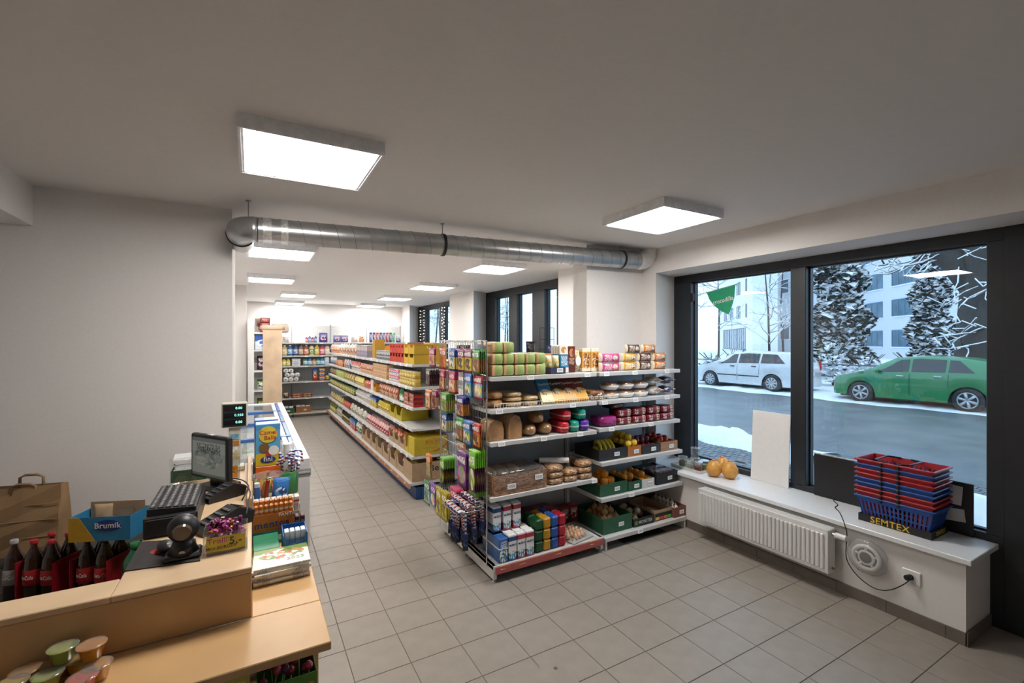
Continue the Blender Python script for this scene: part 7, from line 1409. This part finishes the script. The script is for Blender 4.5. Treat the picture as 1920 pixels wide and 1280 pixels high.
tag(bag_mb(.08, .13, .03, 5).build('paper_receipt', paperw, None, (.205, 3.34, Z + .2695), R(8)), 'crumpled white paper poking out beside the gum ball box', 'paper')['label'] = 'crumpled white paper beside the gum ball box'
tag(MB().cbox(-.04, -.05, 0, .04, .05, .27, .003).build('carton', mat('plain_card2', (.45, .36, .26), .6), None, (.203, 3.33, Z)), 'narrow card carton beside the red gum box', 'carton')
# ================================================================== JELLY CUPS AT THE FRONT, LOLLIES UNDER THE TOP
jc = [('cf8a24', 'orange'), ('c8a02a', 'amber'), ('a8b04a', 'lime'), ('c85a4a', 'red'), ('d0942f', 'golden')]
lidf = glassmat('cup_lid_film', (.97, .97, .96), refl=1., base=.10, rough=.06, milky=.12)
for i, (u, v, ci, t) in enumerate(((172, 1207, 0, 1), (150, 1232, 1, 0), (118, 1212, 2, 1), (108, 1240, 0, 0), (90, 1262, 2, 0), (155, 1268, 3, 0), (60, 1238, 4, 0), (182, 1245, 4, 0), (22, 1279, 1, 0))):
    c = atz(u, v, Z + .045 + t * .045); o = thing('jelly_cup', jc[ci][1] + ' jelly cup in a clear bag on the front counter', 'jelly', (c.x, min(c.y, 1.975), Z + t * .046), 0, 'jelly cups')
    part('cup', MB().lathe([(.024, 0), (.026, .003), (.035, .042), (.039, .044)], 18), mat('jelly_' + jc[ci][1], jc[ci][0], .2, coat=.6), o); part('lid', MB().lathe([(.0395, .044), (.0395, .046), (.03, .0475)], 18), lidf, o)
c = atz(25, 1240, Z); tag(MB().ball((0, 0, .05), .09, .08, .05, 14, 9, jit=.12, rg=rnd).build('dark_bag', mat('dark_foil_bag', (.05, .05, .07), .25, bump=.6), None, (c.x - .03, c.y, Z)), 'dark crumpled sweet bag beside the jelly cups', 'bag')
lo = thing('lolly_box', 'green card box of wrapped lollipops under the counter top', 'box', (.11, 1.87, .5615)); part('tray', tray_mb(.19, .16, .11, .003), mat('lolly_green', (.10, .26, .03), .5), lo); part('price_card', MB().box(-.04, -.0825, .01, .05, -.080, .06), wt, lo)
for x, z_, c_ in ((.06, .05, (.45, .04, .03)), (.075, .07, (.5, .3, .05))): part('printed_dot', MB().cyl((x, -.0825, z_), (x, -.080, z_), .011, n=12), mat('dot%.3f' % x, c_, .5), lo)
for i in range(12): o = part('lollipop', MB().ball((0, 0, .07), .014, .014, .016, 10, 7), mat('lolly%d' % (i % 4), ['8a1f3a', 'b83a5a', '6a2a6a', '9a2a2a'][i % 4], .2, coat=.5), lo, (-.075 + (i % 6) * .03, -.04 + .06 * (i // 6), .035 + rnd.uniform(0, .02)), (R(rnd.uniform(-14, 14)), R(rnd.uniform(-14, 14)), 0)); part('stick', MB().cyl((0, 0, -.03), (0, 0, .06), .002, n=5), wt, o)
pk('yund', 'box', .09, .10, .16, pr('yund', 'a89a3a', 'c0b04a', ['6a8a2a', 'e0d88a']), 'sweet_box')
for i in range(4): put('yund', (-.05 - i * .1, 1.87, .5615), 0, 'yellow green sweet box under the counter top', 'sweets', 'sweet boxes under the counter')
# ================================================================== ON THE SILL
SZ = .5475
pomm = mat('pomelo_skin', (.72, .36, .08), .4, var=.14, scale=26, bump=.25); netm = mat('red_net', (.45, .05, .04), .5)
for u, v, s, lab in ((1336, 893, 1., 'orange pomelo on the sill beside the salad cups'), (1366, 897, 1.05, 'yellow orange pomelo in a net at the front of the sill'), (1352, 884, .95, 'reddish pomelo behind the other two on the sill')):
    c = atz(u, v, SZ); o = thing('pomelo', lab, 'pomelo', (c.x + .02, c.y, SZ), 0); part('fruit', MB().lathe([(.01 * s, 0), (.045 * s, .008), (.072 * s, .05 * s), (.070 * s, .09 * s), (.045 * s, .135 * s), (.016 * s, .158 * s), (.006, .162 * s)], 20), pomm, o); part('net_tie', MB().tube([(.018 * math.cos(a), .018 * math.sin(a), .157 * s) for a in [i * .6283 for i in range(10)]], .004, 5, closed=True), netm, o)
tr_ = tag(tray_mb(.20, .36, .03, .003).build('card_tray', mat('pale_tray', (.66, .63, .58), .6), None, (3.95, 3.205, SZ)), 'pale card tray of salad cups on the sill', 'tray')
for i, (x, y, t, c_, lab) in enumerate(((3.905, 3.09, 0, '8a2418', 'clear cup of red salad in the card tray'), (3.905, 3.20, 0, 'b0b8a8', 'clear cup of pale salad in the card tray'), (4.0, 3.09, 0, '6a7a2a', 'clear cup of green salad in the card tray'), (4.0, 3.20, 0, 'c0c4b8', 'clear cup of white salad in the card tray'), (3.95, 3.315, 0, '4a5a34', 'clear cup of dark green salad in the card tray'), (4.0, 3.20, 1, 'c8ccc4', 'empty clear cup stacked on the other salad cups'))):
    zz = SZ + .0035 + t * .106; o = thing('salad_cup', lab, 'cup', (x, y, zz)); part('cup', MB().lathe([(.036, 0), (.038, .002), (.046, .098), (.047, .099)], 18), tub, o); part('lid', MB().lathe([(.0475, .098), (.0475, .103), (.04, .105)], 18), lidf, o)
    if t == 0: part('salad', MB().lathe([(.034, .003), (.036, .005), (.040, .055), (.03, .062)], 14), mat('salad' + c_, c_, .5, var=.4, scale=60), o)
# white board leaning on the frame
o = tag(MB().cbox(0, 2.345, 0, .012, 2.70, .655, .002).build('white_board', mat('white_board', (.86, .85, .84), .6, var=.02), None, (4.165, 0, SZ)), 'plain white board leaning on the window frame', 'board'); o.rotation_euler = (0, R(3.2), 0)
# black sign panel with notes
bpn = thing('black_sign', 'long black sign panel leaning on the window behind the shopping baskets', 'sign', (4.196, 1.645, SZ)); part('panel', MB().cbox(0, -.50, 0, .014, .50, .355, .003), blackp, bpn); part('torn_edge', MB().box(.0, .05, .354, .014, .50, .362), mat('pale_edge', (.5, .52, .52), .7, var=.5, scale=40), bpn)
notem = pmat('handwritten_note', [(0, (.72, .72, .71))], ink=(.35, .35, .38), inkz=(.2, .8), wr=0, ixs=6.)
for y, z_, w_, h_, r_ in ((-.37, .265, .15, .13, 4), (-.35, .12, .22, .085, -6)): o = ob('paper_note', MB().box(-.0015, -w_ / 2, -h_ / 2, .0005, w_ / 2, h_ / 2).mesh('paper_note', [notem]), bpn, (-.001, y, z_), (R(r_), 0, 0))
# basket stack in its black tray
TRX, TRY = 4.033, 1.475
st_ = tag(tray_mb(.27, .42, .05, .004).build('drinks_tray', blk, None, (TRX, TRY, SZ)), 'black drinks tray with yellow lettering under the shopping baskets', 'tray')
ylw = mat('semtex_yellow', (.70, .48, .04), .5); o = ob('lettering', text_me('SEMTEX', .062, ylw), st_, (-.1360, .02, .025)); o.rotation_euler = (R(90), 0, R(-90)); o = ob('lettering', text_me('SEMTEX', .040, ylw), st_, (.01, -.2110, .025)); o.rotation_euler = (R(90), 0, 0)
def basket(m, zb):
    hb, X1, Y1, X0, Y0 = .185, .140, .222, .110, .185; lat = MB()
    def wallpt(s, sd, z):                                  # s along the side, sd which side
        f = z / hb; x = X0 + (X1 - X0) * f; y = Y0 + (Y1 - Y0) * f
        return {0: (s * x, -y, z), 1: (s * x, y, z), 2: (-x, s * y, z), 3: (x, s * y, z)}[sd]
    for sd in range(4):
        n = 11 if sd < 2 else 17
        for i in range(n):
            s0 = -1 + 2 * (i + .12) / n; s1 = -1 + 2 * (i + .62) / n
            q = [wallpt(s0, sd, .012), wallpt(s1, sd, .012), wallpt(s1, sd, hb * .80), wallpt(s0, sd, hb * .80)]; nrm = Vector({0: (0, -1, 0), 1: (0, 1, 0), 2: (-1, 0, 0), 3: (1, 0, 0)}[sd]) * .0025
            lat.add(q + [Vector(p) - nrm for p in q], [(0, 1, 2, 3), (7, 6, 5, 4), (0, 4, 5, 1), (1, 5, 6, 2), (2, 6, 7, 3), (3, 7, 4, 0)])
        for (za, zb_) in ((0, .015), (hb * .40, hb * .45), (hb * .78, hb)):
            q = [wallpt(-1, sd, za), wallpt(1, sd, za), wallpt(1, sd, zb_), wallpt(-1, sd, zb_)]; nrm = Vector({0: (0, -1, 0), 1: (0, 1, 0), 2: (-1, 0, 0), 3: (1, 0, 0)}[sd]) * .003
            lat.add(q + [Vector(p) - nrm for p in q], [(0, 1, 2, 3), (7, 6, 5, 4), (0, 4, 5, 1), (1, 5, 6, 2), (2, 6, 7, 3), (3, 7, 4, 0)])
    for i in range(9): lat.box(-X0, -Y0 + i * .0445, 0, X0, -Y0 + i * .0445 + .018, .003)
    for i in range(5): lat.box(-X0 + i * .05, -Y0, 0, -X0 + i * .05 + .014, Y0, .003)
    rim = MB()
    for (a, b, c_, d) in ((-X1 - .010, -Y1 - .010, X1 + .010, -Y1 + .002), (-X1 - .010, Y1 - .002, X1 + .010, Y1 + .010), (-X1 - .010, -Y1, -X1 + .002, Y1), (X1 - .002, -Y1, X1 + .010, Y1)): rim.cbox(a, b, hb - .012, c_, d, hb, .003)
    return [('shopping_basket', lat.mesh('shopping_basket', [m]), None, None), ('rim', rim.mesh('rim', [m]), (0, 0, 0), (0, 0, 0)), ('handle_lug', MB().cbox(-X1 - .016, -.040, hb - .028, -X1 + .001, -.022, hb - .004, .003).mesh('handle_lug', [blackp]), (0, 0, 0), (0, 0, 0)), ('handle_lug', MB().cbox(-X1 - .016, .060, hb - .028, -X1 + .001, .078, hb - .004, .003).mesh('handle_lug', [blackp]), (0, 0, 0), (0, 0, 0))]
redp = mat('red_basket_plastic', (.40, .014, .022), .38, var=.06); blup = mat('blue_basket_plastic', (.012, .08, .34), .38, var=.06)
proto('bk_r', 'shopping_basket', basket(redp, 0)); proto('bk_b', 'shopping_basket', basket(blup, 0))
order = ['b', 'r', 'r', 'b', 'b', 'r', 'r', 'b', 'r']; nth = ['lowest, standing in the black tray', 'second from the tray', 'third from the tray', 'fourth from the tray', 'fifth from the tray', 'sixth from the tray', 'seventh from the tray', 'eighth, just under the top one', 'topmost of the stack']
for i, k in enumerate(order): b = put('bk_' + k, (TRX, TRY, SZ + .0045 + i * .0330), 0, ('blue' if k == 'b' else 'red') + ' plastic shopping basket, ' + nth[i], 'basket', 'stacked shopping baskets')
for s in (-1, 1): ob('handle', MB().tube([(-.13 * 1, s * .03 + .02, .186), (-.10, s * .10 + .02, .190), (.10, s * .10 + .02, .190), (.13, s * .03 + .02, .186)], .006, 6).mesh('handle', [blackp]), b)
# green pennant on the glass
P3 = lambda u, v: atx(u, v, 4.272)
pn = thing('window_pennant', 'green pennant with white lettering stuck inside the window', 'pennant', P3(1352, 558)); c0 = P3(1352, 558)
pts = [(1325.5, 549), (1378.5, 534), (1377, 556), (1372, 575), (1366, 589.5), (1352, 583), (1338, 572), (1330, 561)]
pl_ = [(P3(u, v).y - c0.y, P3(u, v).z - c0.z) for u, v in pts]; part('cloth', MB().prism(pl_, 0, -.002, .002), mat('pennant_green', (.02, .36, .18), .6), pn); p0, p1 = P3(1324, 549), P3(1381, 533); part('top_rod', MB().cyl(Vector(p0) - c0, Vector(p1) - c0, .006, n=6), mat('pale_green_rod', (.20, .50, .38), .5), pn)
sl_ = math.atan2(P3(1373, 557).z - P3(1340, 566).z, P3(1340, 566).y - P3(1373, 557).y); cc0 = P3(1356, 563); o = ob('lettering', text_me('crocodille', .068, whl, sx=.82), pn, (-.004, cc0.y - c0.y, cc0.z - c0.z)); o.rotation_euler = (R(90) , 0, R(-90)); o.rotation_euler = (Matrix.Rotation(-sl_, 3, 'X') @ Matrix.Rotation(R(-90), 3, 'Z') @ Matrix.Rotation(R(90), 3, 'X')).to_euler()
